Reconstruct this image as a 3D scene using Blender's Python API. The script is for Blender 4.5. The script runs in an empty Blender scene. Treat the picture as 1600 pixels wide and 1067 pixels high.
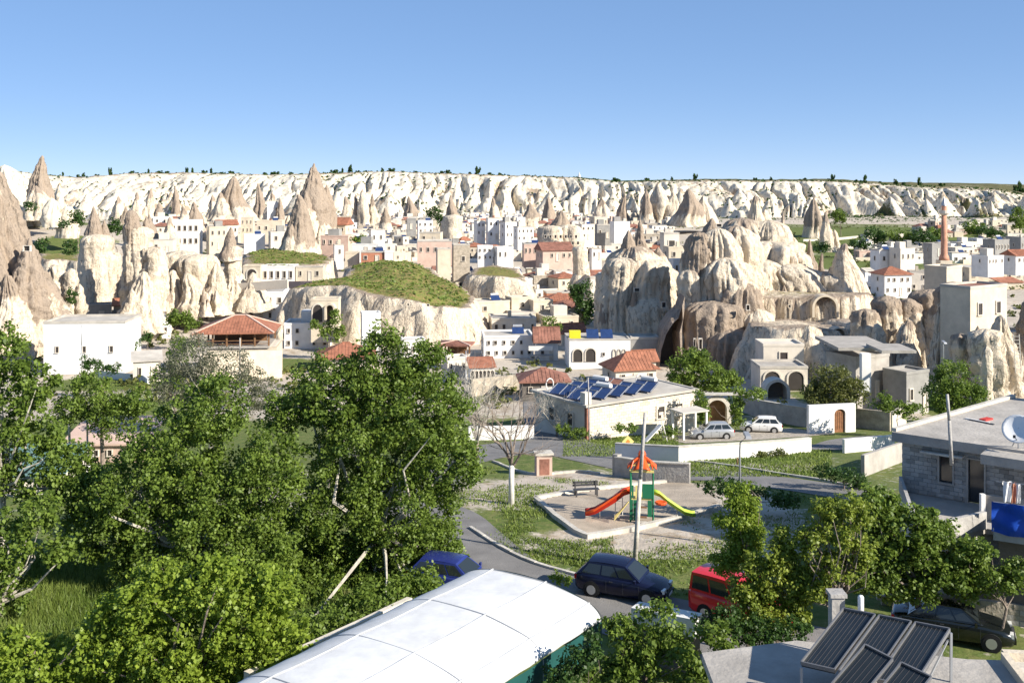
import bpy, math, random
import numpy as np
from mathutils import Vector, Matrix

random.seed(11)
rng = np.random.default_rng(11)
SC = bpy.context.scene
COL = SC.collection
F = 1600.0      # focal length in photo pixels
HY = 290.0      # photo row of the horizon
R = math.radians

# ---------------------------------------------------------------- camera, sky, sun, exposure
cam_d = bpy.data.cameras.new('camera')
cam = bpy.data.objects.new('camera', cam_d)
COL.objects.link(cam)
cam.location = (0, 0, 0)
cam.rotation_euler = (R(90), 0, 0)
cam_d.sensor_width = 36
cam_d.lens = 36
cam_d.shift_y = -243.5 / 1600
cam_d.clip_start = 0.5
cam_d.clip_end = 30000
SC.camera = cam

SUN_EL = R(29)
SUN_AZ = math.atan2(0.87, -0.49)     # from +Y towards +X
sun_dir = Vector((math.sin(SUN_AZ) * math.cos(SUN_EL), math.cos(SUN_AZ) * math.cos(SUN_EL), math.sin(SUN_EL)))
world = bpy.data.worlds.new('World')
SC.world = world
world.use_nodes = True
wn = world.node_tree
wn.nodes.clear()
sky = wn.nodes.new('ShaderNodeTexSky')
sky.sky_type = 'NISHITA'
sky.sun_disc = False
sky.sun_elevation = SUN_EL
sky.sun_rotation = SUN_AZ
sky.altitude = 1100
sky.air_density = 0.4
sky.dust_density = 0.0
sky.ozone_density = 2.6
bg = wn.nodes.new('ShaderNodeBackground')
bg.inputs['Strength'].default_value = 0.16
wo = wn.nodes.new('ShaderNodeOutputWorld')
gmn = wn.nodes.new('ShaderNodeGamma'); gmn.inputs['Gamma'].default_value = 0.36      # the picture's low contrast sky
hsn = wn.nodes.new('ShaderNodeHueSaturation'); hsn.inputs['Saturation'].default_value = 1.7
tnt = wn.nodes.new('ShaderNodeVectorMath'); tnt.operation = 'MULTIPLY'; tnt.inputs[1].default_value = (1.37, 1.42, 1.60)
wn.links.new(sky.outputs[0], gmn.inputs['Color']); wn.links.new(gmn.outputs[0], hsn.inputs['Color'])
wn.links.new(hsn.outputs[0], tnt.inputs[0]); wn.links.new(tnt.outputs[0], bg.inputs['Color'])
wn.links.new(bg.outputs[0], wo.inputs['Surface'])
sd = bpy.data.lights.new('sun', 'SUN')
sd.energy = 5.0
sd.angle = R(0.5)
sd.color = (1.0, 0.93, 0.82)
sun = bpy.data.objects.new('sun', sd)
COL.objects.link(sun)
sun.rotation_euler = (-sun_dir).to_track_quat('-Z', 'Y').to_euler()
sun.location = sun_dir * 300
SC.view_settings.view_transform = 'Standard'
SC.view_settings.look = 'None'
SC.view_settings.exposure = 0.92
SC.view_settings.gamma = 1.0
SC.view_settings.use_curve_mapping = False
SC.render.engine = 'CYCLES'

# ---------------------------------------------------------------- helpers
def W(px, py, Y):
    return Vector(((px - 800) / F * Y, Y, (HY - py) / F * Y))

def _h(x, y, z, s):
    n = (x.astype(np.int64) * 374761393 + y.astype(np.int64) * 668265263 + z.astype(np.int64) * 1440662683 + s * 974634777) & 0xffffffff
    n = ((n ^ (n >> 13)) * 1274126177) & 0xffffffff
    n = (n ^ (n >> 16)) & 0xffffffff
    return n / 4294967295.0

def vnoise(x, y, z, s=0):
    x, y, z = np.broadcast_arrays(np.asarray(x, float), np.asarray(y, float), np.asarray(z, float))
    xi, yi, zi = np.floor(x), np.floor(y), np.floor(z)
    fx, fy, fz = x - xi, y - yi, z - zi
    fx = fx * fx * (3 - 2 * fx); fy = fy * fy * (3 - 2 * fy); fz = fz * fz * (3 - 2 * fz)
    r = 0
    for a in (0, 1):
        for b in (0, 1):
            for c in (0, 1):
                w = (fx if a else 1 - fx) * (fy if b else 1 - fy) * (fz if c else 1 - fz)
                r = r + w * _h(xi + a, yi + b, zi + c, s)
    return r * 2 - 1

def fbm(x, y, z, o=4, s=0):
    a, t, f = 1.0, 0, 1.0
    n = 0
    for i in range(o):
        n = n + a * vnoise(x * f, y * f, z * f, s + i * 17)
        t += a; a *= 0.5; f *= 2.03
    return n / t

def ridged(x, y, z, o=3, s=0):
    a, t, f, n = 1.0, 0, 1.0, 0
    for i in range(o):
        n = n + a * (1 - np.abs(vnoise(x * f, y * f, z * f, s + i * 31)) * 2)
        t += a; a *= 0.5; f *= 2.1
    return n / t

# base ground profile away from the camera
_py = np.array([-200, 0, 30, 45, 60, 75, 95, 110, 150, 200, 250, 300, 400, 500, 600, 700, 760, 900, 1300], float)
_pz = np.array([-18, -18, -18, -18.1, -18.8, -20.6, -23.8, -25.6, -28, -29.2, -29.2, -29.0, -28.6, -27.8, -27.0, -26.2, -25.5, -25, -25], float)
_gy = np.arange(-200, 1301, 1.0)
_gz = np.interp(_gy, _py, _pz)
_k = np.hanning(19); _k /= _k.sum()
_gz = np.convolve(np.pad(_gz, 9, mode='edge'), _k, mode='valid')

HILLS = [  # x, y, rx, ry, height
    (-200, 420, 95, 130, 14.0), (-150, 330, 50, 60, 3.5), (-95, 205, 26, 22, 3.0), (-45, 290, 28, 26, 4.0),
    (250, 560, 120, 80, 3.0), (130, 250, 60, 50, 2.0), (92, 150, 26, 22, 4.5), (-90, 600, 180, 60, 3.0)]

def ground(x, y):
    x = np.asarray(x, float); y = np.asarray(y, float)
    z = np.interp(y, _gy, _gz)
    for hx, hy, rx, ry, h in HILLS:
        z = z + h * np.exp(-((x - hx) / rx) ** 2 - ((y - hy) / ry) ** 2)
    m = np.clip((y - 105) / 60, 0, 1)
    z = z + m * 0.8 * fbm(x / 22, y / 22, 0, 3, 5)
    m2 = np.clip((y - 30) / 10, 0, 1) * (1 - m)
    return z + 0.06 * m2 * fbm(x / 5, y / 5, 0, 2, 9)

_ry = np.geomspace(24, 1000, 1600)
def hit(px, py):
    zr = (HY - py) / F * _ry
    g = ground((px - 800) / F * _ry, _ry)
    k = np.nonzero(zr <= g)[0]
    return float(_ry[k[0]]) if len(k) else 760.0

def G(px, py):
    Y = hit(px, py)
    x = (px - 800) / F * Y
    return Vector((x, Y, float(ground(x, Y))))

# ---------------------------------------------------------------- materials
MATS = {}
def nodes(name):
    m = bpy.data.materials.new(name)
    m.use_nodes = True
    nt = m.node_tree
    b = nt.nodes['Principled BSDF']
    return m, nt, b

def mat(name, col, rough=0.85, var=0.12, scale=1.0, bump=0.0, bscale=8.0, metal=0.0, spec=0.3, col2=None, coat=0.0, thr=None):
    if name in MATS: return MATS[name]
    m, nt, b = nodes(name)
    N, L = nt.nodes, nt.links
    geo = N.new('ShaderNodeNewGeometry')
    no = N.new('ShaderNodeTexNoise'); no.inputs['Scale'].default_value = scale; no.inputs['Detail'].default_value = 6
    no.inputs['Roughness'].default_value = 0.65
    L.new(geo.outputs['Position'], no.inputs['Vector'])
    cr = N.new('ShaderNodeValToRGB')
    c2 = col2 if col2 else tuple(c * (1 - var * 2) for c in col)
    lo, hi = thr if thr else (0.32, 0.68)
    cr.color_ramp.elements[0].position = lo; cr.color_ramp.elements[1].position = hi
    cr.color_ramp.elements[0].color = (*c2, 1); cr.color_ramp.elements[1].color = (*[min(1, c * (1 + (0 if col2 else var * 0.6))) for c in col], 1)
    L.new(no.outputs['Fac'], cr.inputs['Fac']); L.new(cr.outputs['Color'], b.inputs['Base Color'])
    b.inputs['Roughness'].default_value = rough; b.inputs['Metallic'].default_value = metal
    b.inputs['Specular IOR Level'].default_value = spec
    b.inputs['Coat Weight'].default_value = coat
    if bump:
        n2 = N.new('ShaderNodeTexNoise'); n2.inputs['Scale'].default_value = bscale; n2.inputs['Detail'].default_value = 5
        L.new(geo.outputs['Position'], n2.inputs['Vector'])
        bp = N.new('ShaderNodeBump'); bp.inputs['Strength'].default_value = bump; bp.inputs['Distance'].default_value = 0.1
        L.new(n2.outputs['Fac'], bp.inputs['Height']); L.new(bp.outputs['Normal'], b.inputs['Normal'])
    MATS[name] = m
    return m

def terrain_mat(name, base, base2, brown, grass, grass2, scale=0.25, bump=0.6, streak=0.0):
    m, nt, b = nodes(name)
    N, L = nt.nodes, nt.links
    geo = N.new('ShaderNodeNewGeometry')
    def noise(sc, det=7, z=1.0, rough=0.65):
        mp = N.new('ShaderNodeMapping'); mp.inputs['Scale'].default_value = (1, 1, z)
        L.new(geo.outputs['Position'], mp.inputs['Vector'])
        n = N.new('ShaderNodeTexNoise'); n.inputs['Scale'].default_value = sc; n.inputs['Detail'].default_value = det
        n.inputs['Roughness'].default_value = rough
        L.new(mp.outputs['Vector'], n.inputs['Vector'])
        return n.outputs['Fac']
    def ramp(fac, a, b_, c0=(0, 0, 0), c1=(1, 1, 1)):
        r = N.new('ShaderNodeValToRGB')
        r.color_ramp.elements[0].position = a; r.color_ramp.elements[1].position = b_
        r.color_ramp.elements[0].color = (*c0, 1); r.color_ramp.elements[1].color = (*c1, 1)
        L.new(fac, r.inputs['Fac']); return r.outputs['Color']
    def mix(fac, a, c):
        x = N.new('ShaderNodeMix'); x.data_type = 'RGBA'
        if isinstance(fac, float): x.inputs['Factor'].default_value = fac
        else: L.new(fac, x.inputs['Factor'])
        for s, v in ((6, a), (7, c)):
            if isinstance(v, tuple): x.inputs[s].default_value = (*v, 1)
            else: L.new(v, x.inputs[s])
        return x.outputs[2]
    def attr(n):
        a = N.new('ShaderNodeAttribute'); a.attribute_name = n; return a.outputs['Fac']
    def math_(op, a, c):
        x = N.new('ShaderNodeMath'); x.operation = op
        for i, v in enumerate((a, c)):
            if isinstance(v, (int, float)): x.inputs[i].default_value = v
            else: L.new(v, x.inputs[i])
        x.use_clamp = op in ('MULTIPLY_ADD',)
        return x.outputs[0]
    n1 = noise(scale); n2 = noise(scale * 5, 5); n3 = noise(scale * 2.2, 6, 0.35)
    c = mix(ramp(n1, 0.35, 0.65), base2, base)
    strk = noise(scale * 3, 4, 0.2)
    if streak:
        c = mix(math_('MULTIPLY', ramp(strk, 0.5, 0.7), streak), c, brown)
    bf = ramp(math_('ADD', math_('MULTIPLY', attr('brown'), 0.9), math_('MULTIPLY', math_('SUBTRACT', n3, 0.5), 2.0)), 0.36, 0.56)
    c = mix(bf, c, brown)
    ck = noise(scale * 2.6, 3, 0.3, 0.5)
    ab = math_('ABSOLUTE', math_('SUBTRACT', ck, 0.5), 0.0)
    c = mix(math_('MULTIPLY', ramp(ab, 0.006, 0.022, (1, 1, 1), (0, 0, 0)), 0.55 if name.startswith('tuff') else 0.0), c, tuple(x * 0.55 for x in brown))
    sp = ramp(noise(scale * 14, 3), 0.62, 0.7)
    c = mix(math_('MULTIPLY', sp, 0.35), c, tuple(x * 0.45 for x in brown))
    g = mix(ramp(n2, 0.38, 0.62), grass, grass2)
    gf = ramp(math_('ADD', math_('MULTIPLY', attr('grass'), 1.0), math_('MULTIPLY', math_('SUBTRACT', n2, 0.5), 1.1)), 0.42, 0.6)
    c = mix(gf, c, g)
    L.new(c, b.inputs['Base Color'])
    b.inputs['Roughness'].default_value = 0.95; b.inputs['Specular IOR Level'].default_value = 0.1
    bp = N.new('ShaderNodeBump'); bp.inputs['Strength'].default_value = bump; bp.inputs['Distance'].default_value = 0.5
    L.new(math_('ADD', noise(scale * 4, 8), math_('MULTIPLY', strk, 0.8)), bp.inputs['Height'])
    L.new(bp.outputs['Normal'], b.inputs['Normal'])
    MATS[name] = m
    return m

BR = (0.33, 0.265, 0.205)
terrain_mat('ground_soil', (0.52, 0.46, 0.38), (0.42, 0.36, 0.29), (0.34, 0.27, 0.19), (0.085, 0.13, 0.03), (0.16, 0.17, 0.06), 0.3, 0.3)
terrain_mat('tuff_cream', (0.68, 0.59, 0.46), (0.58, 0.49, 0.37), BR, (0.14, 0.19, 0.04), (0.25, 0.18, 0.08), 0.3, 1.0, 0.4)
terrain_mat('tuff_white', (0.71, 0.65, 0.53), (0.60, 0.53, 0.41), (0.36, 0.28, 0.20), (0.07, 0.085, 0.03), (0.15, 0.125, 0.06), 0.09, 1.0, 0.45)
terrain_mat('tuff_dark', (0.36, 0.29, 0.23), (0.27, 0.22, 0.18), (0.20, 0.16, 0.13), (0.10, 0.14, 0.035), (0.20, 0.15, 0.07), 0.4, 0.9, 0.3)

mat('white', (0.74, 0.725, 0.69), 0.9, 0.08, 0.5, 0.15)
mat('offwhite', (0.64, 0.58, 0.49), 0.9, 0.09, 0.5, 0.2)
mat('cream', (0.60, 0.52, 0.40), 0.9, 0.10, 0.6, 0.3)
mat('pink', (0.58, 0.42, 0.34), 0.9, 0.10, 0.5, 0.2)
mat('brick', (0.46, 0.20, 0.12), 0.9, 0.12, 1.0, 0.2)
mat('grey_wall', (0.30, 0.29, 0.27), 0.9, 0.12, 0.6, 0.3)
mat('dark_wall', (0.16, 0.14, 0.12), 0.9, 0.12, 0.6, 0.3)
mat('roof_flat', (0.50, 0.46, 0.40), 0.95, 0.16, 0.4, 0.2)
mat('tile', (0.36, 0.15, 0.09), 0.85, 0.22, 1.2, 0.4, 5)
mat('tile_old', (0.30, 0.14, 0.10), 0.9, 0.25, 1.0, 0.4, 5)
mat('opening', (0.055, 0.047, 0.042), 0.5, 0.1)
mat('glass_pane', (0.03, 0.035, 0.04), 0.12, 0.05, spec=0.6)
mat('frame_wood', (0.22, 0.12, 0.06), 0.7, 0.2, 3)
mat('frame_white', (0.7, 0.68, 0.64), 0.7, 0.05)
mat('door_wood', (0.25, 0.11, 0.05), 0.6, 0.25, 4)
mat('asphalt', (0.21, 0.20, 0.19), 0.95, 0.14, 0.6, 0.3, 20)
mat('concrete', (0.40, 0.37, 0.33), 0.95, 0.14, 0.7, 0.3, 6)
mat('concrete_grey', (0.42, 0.40, 0.37), 0.95, 0.16, 0.9, 0.4, 6)
mat('kerb', (0.55, 0.51, 0.44), 0.95, 0.15, 1.5, 0.3)
mat('sand', (0.42, 0.35, 0.27), 0.97, 0.14, 0.8, 0.35, 12)
mat('gravel', (0.48, 0.42, 0.34), 0.97, 0.25, 2.5, 0.5, 12)
mat('bark', (0.26, 0.21, 0.17), 0.95, 0.2, 4, 0.4, 12)
mat('bark_pale', (0.48, 0.44, 0.37), 0.95, 0.2, 4, 0.3, 12)
mat('whitewash', (0.68, 0.66, 0.60), 0.95, 0.1, 4)
mat('metal_grey', (0.42, 0.43, 0.44), 0.45, 0.08, 3, metal=0.5)
mat('metal_mid', (0.22, 0.22, 0.225), 0.5, 0.08, 3, metal=0.5)
mat('metal_dark', (0.06, 0.06, 0.065), 0.4, 0.1, 3)
mat('stone_wall', (0.44, 0.38, 0.30), 0.95, 0.2, 1.5, 0.4)
mat('red_paint', (0.62, 0.02, 0.02), 0.25, 0.03, coat=0.6)
mat('navy_paint', (0.006, 0.008, 0.028), 0.25, 0.02, spec=0.25, coat=0.25)
mat('black_paint', (0.008, 0.010, 0.009), 0.2, 0.02, coat=0.8)
mat('silver_paint', (0.42, 0.43, 0.44), 0.3, 0.03, metal=0.4, coat=0.5)
mat('white_paint', (0.7, 0.7, 0.69), 0.3, 0.03, coat=0.5)
mat('blue_paint', (0.02, 0.03, 0.16), 0.25, 0.03, coat=0.5)
mat('car_glass', (0.02, 0.025, 0.025), 0.05, 0.02, spec=0.8)
mat('rubber', (0.02, 0.02, 0.02), 0.9, 0.1)
mat('rim', (0.5, 0.5, 0.5), 0.35, 0.05, metal=0.6)
mat('lamp_lens', (0.7, 0.7, 0.66), 0.1, 0.03, spec=0.8)
mat('tail_lens', (0.35, 0.01, 0.01), 0.15, 0.03)
mat('play_orange', (0.72, 0.10, 0.02), 0.4, 0.05)
mat('play_red', (0.50, 0.03, 0.015), 0.35, 0.05)
mat('play_green', (0.02, 0.16, 0.08), 0.45, 0.06)
mat('play_lime', (0.42, 0.60, 0.07), 0.4, 0.05)
mat('play_yellow', (0.75, 0.62, 0.22), 0.5, 0.06)
mat('marquee_white', (0.70, 0.70, 0.69), 0.55, 0.10, 0.9, 0.08, 2.0)
mat('marquee_seam', (0.36, 0.37, 0.38), 0.6, 0.05)
mat('teal', (0.012, 0.075, 0.068), 0.6, 0.1, 1.5)
mat('panel_blue', (0.025, 0.05, 0.14), 0.25, 0.15, 1.5, spec=0.5)
mat('panel_black', (0.018, 0.022, 0.024), 0.22, 0.15, 1.0, spec=0.6)
mat('tarp_blue', (0.01, 0.07, 0.42), 0.5, 0.08, 2, 0.3, 3)
mat('teal_pale', (0.13, 0.22, 0.20), 0.7, 0.1, 1.5)
mat('yellow', (0.72, 0.62, 0.03), 0.6, 0.05)
mat('red_cloth', (0.5, 0.05, 0.04), 0.8, 0.1)
mat('minaret_brick', (0.52, 0.27, 0.18), 0.9, 0.15, 1.2, 0.3)
mat('orange_wall', (0.60, 0.24, 0.05), 0.8, 0.1)

def leaf_mat(name, c1, c2, trans=0.42):
    m, nt, b = nodes(name)
    N, L = nt.nodes, nt.links
    a = N.new('ShaderNodeAttribute'); a.attribute_name = 'tone'
    cr = N.new('ShaderNodeValToRGB')
    cr.color_ramp.elements[0].color = (*c1, 1); cr.color_ramp.elements[1].color = (*c2, 1)
    L.new(a.outputs['Fac'], cr.inputs['Fac'])
    L.new(cr.outputs['Color'], b.inputs['Base Color'])
    b.inputs['Roughness'].default_value = 0.5; b.inputs['Specular IOR Level'].default_value = 0.35
    tr = N.new('ShaderNodeBsdfTranslucent'); L.new(cr.outputs['Color'], tr.inputs['Color'])
    mx = N.new('ShaderNodeMixShader'); mx.inputs[0].default_value = trans
    out = [n for n in N if n.type == 'OUTPUT_MATERIAL'][0]
    L.new(b.outputs[0], mx.inputs[1]); L.new(tr.outputs[0], mx.inputs[2]); L.new(mx.outputs[0], out.inputs['Surface'])
    MATS[name] = m
leaf_mat('leaf_walnut', (0.07, 0.12, 0.016), (0.22, 0.305, 0.05))
leaf_mat('leaf_light', (0.14, 0.21, 0.02), (0.30, 0.39, 0.05))
leaf_mat('leaf_dark', (0.025, 0.06, 0.012), (0.08, 0.15, 0.03))
leaf_mat('leaf_olive', (0.08, 0.10, 0.03), (0.19, 0.20, 0.05))
leaf_mat('leaf_yellow', (0.13, 0.19, 0.02), (0.31, 0.36, 0.055))
leaf_mat('leaf_grey', (0.10, 0.11, 0.07), (0.22, 0.22, 0.14))
leaf_mat('grass_blade', (0.09, 0.15, 0.02), (0.22, 0.27, 0.06), 0.3)

# ---------------------------------------------------------------- mesh building
def tag(o, label=None, cat=None, group=None, kind=None):
    if label: o['label'] = label
    if cat: o['category'] = cat
    if group: o['group'] = group
    if kind: o['kind'] = kind
    return o

def link(name, me, parent=None):
    o = bpy.data.objects.new(name, me)
    COL.objects.link(o)
    if parent is not None: o.parent = parent
    return o

def empty(name, loc, rz, label, cat, group=None):
    o = bpy.data.objects.new(name, None)
    COL.objects.link(o)
    o.empty_display_size = 0.5
    o.location = loc; o.rotation_euler = (0, 0, rz)
    tag(o, label, cat, group)
    return o

class MB:
    def __init__(s): s.v = []; s.f = []; s.m = []; s.mi = 0
    def add(s, vs, fs):
        b = len(s.v)
        s.v.extend([tuple(p) for p in vs])
        for f in fs: s.f.append(tuple(i + b for i in f)); s.m.append(s.mi)
        return s
    def box(s, x0, x1, y0, y1, z0, z1):
        return s.add([(x0, y0, z0), (x1, y0, z0), (x1, y1, z0), (x0, y1, z0), (x0, y0, z1), (x1, y0, z1), (x1, y1, z1), (x0, y1, z1)],
                     [(0, 3, 2, 1), (4, 5, 6, 7), (0, 1, 5, 4), (1, 2, 6, 5), (2, 3, 7, 6), (3, 0, 4, 7)])
    def prism(s, poly, z0, z1):   # poly CCW list of (x,y); z0,z1 number or per-vertex lists
        n = len(poly)
        a = z0 if isinstance(z0, (list, tuple)) else [z0] * n
        b = z1 if isinstance(z1, (list, tuple)) else [z1] * n
        vs = [(p[0], p[1], a[i]) for i, p in enumerate(poly)] + [(p[0], p[1], b[i]) for i, p in enumerate(poly)]
        fs = [tuple(range(n - 1, -1, -1)), tuple(range(n, 2 * n))] + [(i, (i + 1) % n, n + (i + 1) % n, n + i) for i in range(n)]
        return s.add(vs, fs)
    def bar(s, p, q, w, h=None, up=(0, 0, 1)):
        p = Vector(p); q = Vector(q); h = h or w
        d = (q - p).normalized(); up = Vector(up)
        if abs(d.dot(up)) > 0.95: up = Vector((1, 0, 0))
        a = d.cross(up).normalized() * (w / 2); b = a.cross(d).normalized() * (h / 2)
        vs = [p - a - b, p + a - b, p + a + b, p - a + b, q - a - b, q + a - b, q + a + b, q - a + b]
        return s.add(vs, [(0, 3, 2, 1), (4, 5, 6, 7), (0, 1, 5, 4), (1, 2, 6, 5), (2, 3, 7, 6), (3, 0, 4, 7)][::1])
    def tube(s, pts, rad, n=6):
        pts = [Vector(p) for p in pts]
        if not isinstance(rad, (list, tuple)): rad = [rad] * len(pts)
        vs = []
        for i, p in enumerate(pts):
            d = (pts[min(i + 1, len(pts) - 1)] - pts[max(i - 1, 0)]).normalized()
            up = Vector((0, 0, 1)) if abs(d.z) < 0.9 else Vector((1, 0, 0))
            a = d.cross(up).normalized(); b = a.cross(d)
            for k in range(n):
                t = 2 * math.pi * k / n
                vs.append(p + (a * math.cos(t) + b * math.sin(t)) * rad[i])
        fs = []
        for i in range(len(pts) - 1):
            for k in range(n):
                fs.append((i * n + k, i * n + (k + 1) % n, (i + 1) * n + (k + 1) % n, (i + 1) * n + k))
        fs.append(tuple(range(n - 1, -1, -1))); fs.append(tuple(range((len(pts) - 1) * n, len(pts) * n)))
        return s.add(vs, fs)
    def lathe(s, prof, n=16, c=(0, 0, 0)):   # prof [(r,z)]
        vs = []; fs = []
        for r, z in prof:
            for k in range(n):
                t = 2 * math.pi * k / n
                vs.append((c[0] + r * math.cos(t), c[1] + r * math.sin(t), c[2] + z))
        for i in range(len(prof) - 1):
            for k in range(n):
                fs.append((i * n + k, i * n + (k + 1) % n, (i + 1) * n + (k + 1) % n, (i + 1) * n + k))
        fs.append(tuple(range(n - 1, -1, -1))); fs.append(tuple(range((len(prof) - 1) * n, len(prof) * n)))
        return s.add(vs, fs)
    def me(s, name, mats, smooth=False):
        me = bpy.data.meshes.new(name)
        me.from_pydata(s.v, [], s.f)
        if isinstance(mats, str): mats = [mats]
        for m in mats: me.materials.append(MATS[m])
        if len(mats) > 1: me.polygons.foreach_set('material_index', s.m)
        if smooth: me.polygons.foreach_set('use_smooth', [True] * len(s.f))
        me.update()
        return me
    def obj(s, name, mats, parent=None, smooth=False):
        return link(name, s.me(name, mats, smooth), parent)

def grid_mesh(name, V, nr, nc, m, attrs=None, closed=False, smooth=True, extra=None):
    """V (nr*nc,3); rows x cols quads; closed wraps columns"""
    r = np.arange(nr - 1)[:, None]; cN = nc if closed else nc - 1
    c = np.arange(cN)[None, :]
    a = r * nc + c; b = r * nc + (c + 1) % nc
    q = np.stack([a, b, b + nc, a + nc], -1).reshape(-1, 4)
    return quads_mesh(name, V, q, m, attrs, smooth)

def quads_mesh(name, V, q, m, attrs=None, smooth=True, face_attrs=None):
    me = bpy.data.meshes.new(name)
    V = np.asarray(V, np.float32)
    me.vertices.add(len(V)); me.vertices.foreach_set('co', V.ravel())
    k = q.shape[1]
    me.loops.add(q.size); me.loops.foreach_set('vertex_index', q.astype(np.int32).ravel())
    me.polygons.add(len(q)); me.polygons.foreach_set('loop_start', np.arange(0, q.size, k, dtype=np.int32))
    me.polygons.foreach_set('loop_total', np.full(len(q), k, np.int32))
    me.polygons.foreach_set('use_smooth', np.full(len(q), smooth))
    me.materials.append(MATS[m])
    for n, arr in (attrs or {}).items():
        at = me.attributes.new(n, 'FLOAT', 'POINT'); at.data.foreach_set('value', np.asarray(arr, np.float32).ravel())
    for n, arr in (face_attrs or {}).items():
        at = me.attributes.new(n, 'FLOAT', 'FACE'); at.data.foreach_set('value', np.asarray(arr, np.float32).ravel())
    me.update(calc_edges=True)
    return me

def leaf_cloud(centers, radii, n_per, size, squash=0.8, up=0.35, r_=None):
    """leaf quads gathered in small clumps around the given centres"""
    g = r_ or rng
    C = np.repeat(centers, n_per, axis=0); Rr = np.repeat(radii, n_per)
    n = len(C)
    d = g.normal(size=(n, 3)); d /= np.linalg.norm(d, axis=1)[:, None] + 1e-9
    rad = Rr * g.random(n) ** 0.45
    P = C + d * rad[:, None] * np.array([1, 1, squash])
    nm = d * 0.6 + g.normal(size=(n, 3)) * 0.6 + np.array([0, 0, up])
    nm /= np.linalg.norm(nm, axis=1)[:, None] + 1e-9
    t = np.cross(nm, g.normal(size=(n, 3))); t /= np.linalg.norm(t, axis=1)[:, None] + 1e-9
    b = np.cross(nm, t)
    s = size * (0.6 + 0.8 * g.random(n))[:, None]
    a0 = P - t * s * .5; a1 = P + b * s * .38 + t * s * .05; a2 = P + t * s * .58; a3 = P - b * s * .38 + t * s * .05
    V = np.stack([a0, a1, a2, a3], 1).reshape(-1, 3)
    q = np.arange(n * 4).reshape(-1, 4)
    return V, q, n


OCC = []   # occupied circles in the town (x, y, r)

# ---------------------------------------------------------------- terrain sheet
GRASS = []   # (x, y, rx, ry, amount)
def gpatch(px, py, rpx, ry, amt=0.9, Y=None):
    Y = Y or hit(px, py)
    GRASS.append(((px - 800) / F * Y, Y, rpx * Y / F, ry, amt))
for a in [(60, 350, 70, 30), (110, 380, 60, 25), (30, 330, 60, 25), (170, 355, 26, 14), (80, 400, 60, 14), (160, 458, 30, 13, 1.2), (245, 395, 30, 8),
          (250, 462, 20, 8), (320, 398, 30, 8), (1370, 398, 100, 70, 1.1), (1300, 385, 80, 90, 1.0), (1440, 378, 120, 110, 1.0), (1330, 362, 110, 90, .8), (1290, 410, 60, 40, 1.0), (1400, 350, 230, 70, .95, 560), (1330, 345, 260, 45, .62, 660), (1000, 345, 180, 40, .5, 660),
          (1560, 360, 60, 40), (640, 335, 60, 30, .7), (760, 335, 60, 30, .7), (160, 600, 90, 6, 1.2), (440, 570, 60, 8), (200, 650, 120, 14, .9),
          (60, 700, 160, 15, .9), (350, 680, 160, 14, .9), (600, 660, 130, 10, .6), (985, 690, 60, 4, 1.1), (900, 683, 40, 4, 0.9), (1180, 712, 60, 4, .8),
          (1150, 640, 40, 6, .8), (1300, 620, 70, 8, .9), (1480, 640, 60, 8, .8), (900, 600, 60, 6, .5), (740, 620, 50, 8, .6)]:
    gpatch(*a)

def build_ground():
    nc, nr = 310, 420
    u = np.linspace(-0.78, 0.78, nc)
    Y = np.concatenate([np.linspace(-30, 14, 12)[:-1], np.geomspace(14, 960, nr - 11)])
    nr = len(Y)
    YY, UU = np.meshgrid(Y, u, indexing='ij')
    XX = UU * np.maximum(YY, 14)
    ZZ = ground(XX, YY)
    g = np.zeros_like(XX)
    # the near quarter is grassy, the town dusty
    near = np.clip((122 - YY) / 12, 0, 1)
    lawn = 0.72 + 0.3 * fbm(XX / 7, YY / 7, 0, 3, 44)
    g = near * lawn
    g = g + np.clip((YY - 120) / 40, 0, 1) * (0.12 + 0.35 * np.clip(fbm(XX / 30, YY / 30, 0, 3, 21), -1, 1))
    for x, y, rx, ry, a in GRASS:
        g = np.maximum(g, a * np.exp(-((XX - x) / rx) ** 4 - ((YY - y) / ry) ** 4))
    # worn earth around the play area and on the vacant lot
    for (px, py, rx, ry) in [(930, 770, 9, 5), (1000, 850, 6, 2.5), (1110, 800, 5, 5), (880, 745, 3.0, 3), (1200, 730, 4.5, 2.0), (1050, 845, 6, 2.4)]:
        p = G(px, py)
        g = g * (1 - 0.75 * np.exp(-((XX - p.x) / rx) ** 4 - ((YY - p.y) / ry) ** 4))
    br = 0.25 + 0.3 * fbm(XX / 18, YY / 18, 0, 3, 3)
    V = np.stack([XX, YY, ZZ], -1).reshape(-1, 3)
    o = link('ground', grid_mesh('ground', V, nr, nc, 'ground_soil', {'grass': g.ravel(), 'brown': br.ravel()}))
    tag(o, kind='structure')
build_ground()

# ---------------------------------------------------------------- plateau with its eroded tuff cliffs
RIM = np.array([(-200, 255), (0, 266), (60, 274), (120, 279), (200, 273), (300, 272), (420, 275), (530, 272), (600, 270), (700, 273), (800, 276), (900, 279), (960, 285),
                (1100, 283), (1180, 284), (1300, 284), (1400, 291), (1500, 294), (1560, 297), (1600, 303), (1800, 305)], float)
def rim_z(u, Y=1000.0):
    px = 800 + u * F
    py = np.interp(px, RIM[:, 0], RIM[:, 1])
    return (HY - py) / F * Y

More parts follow.
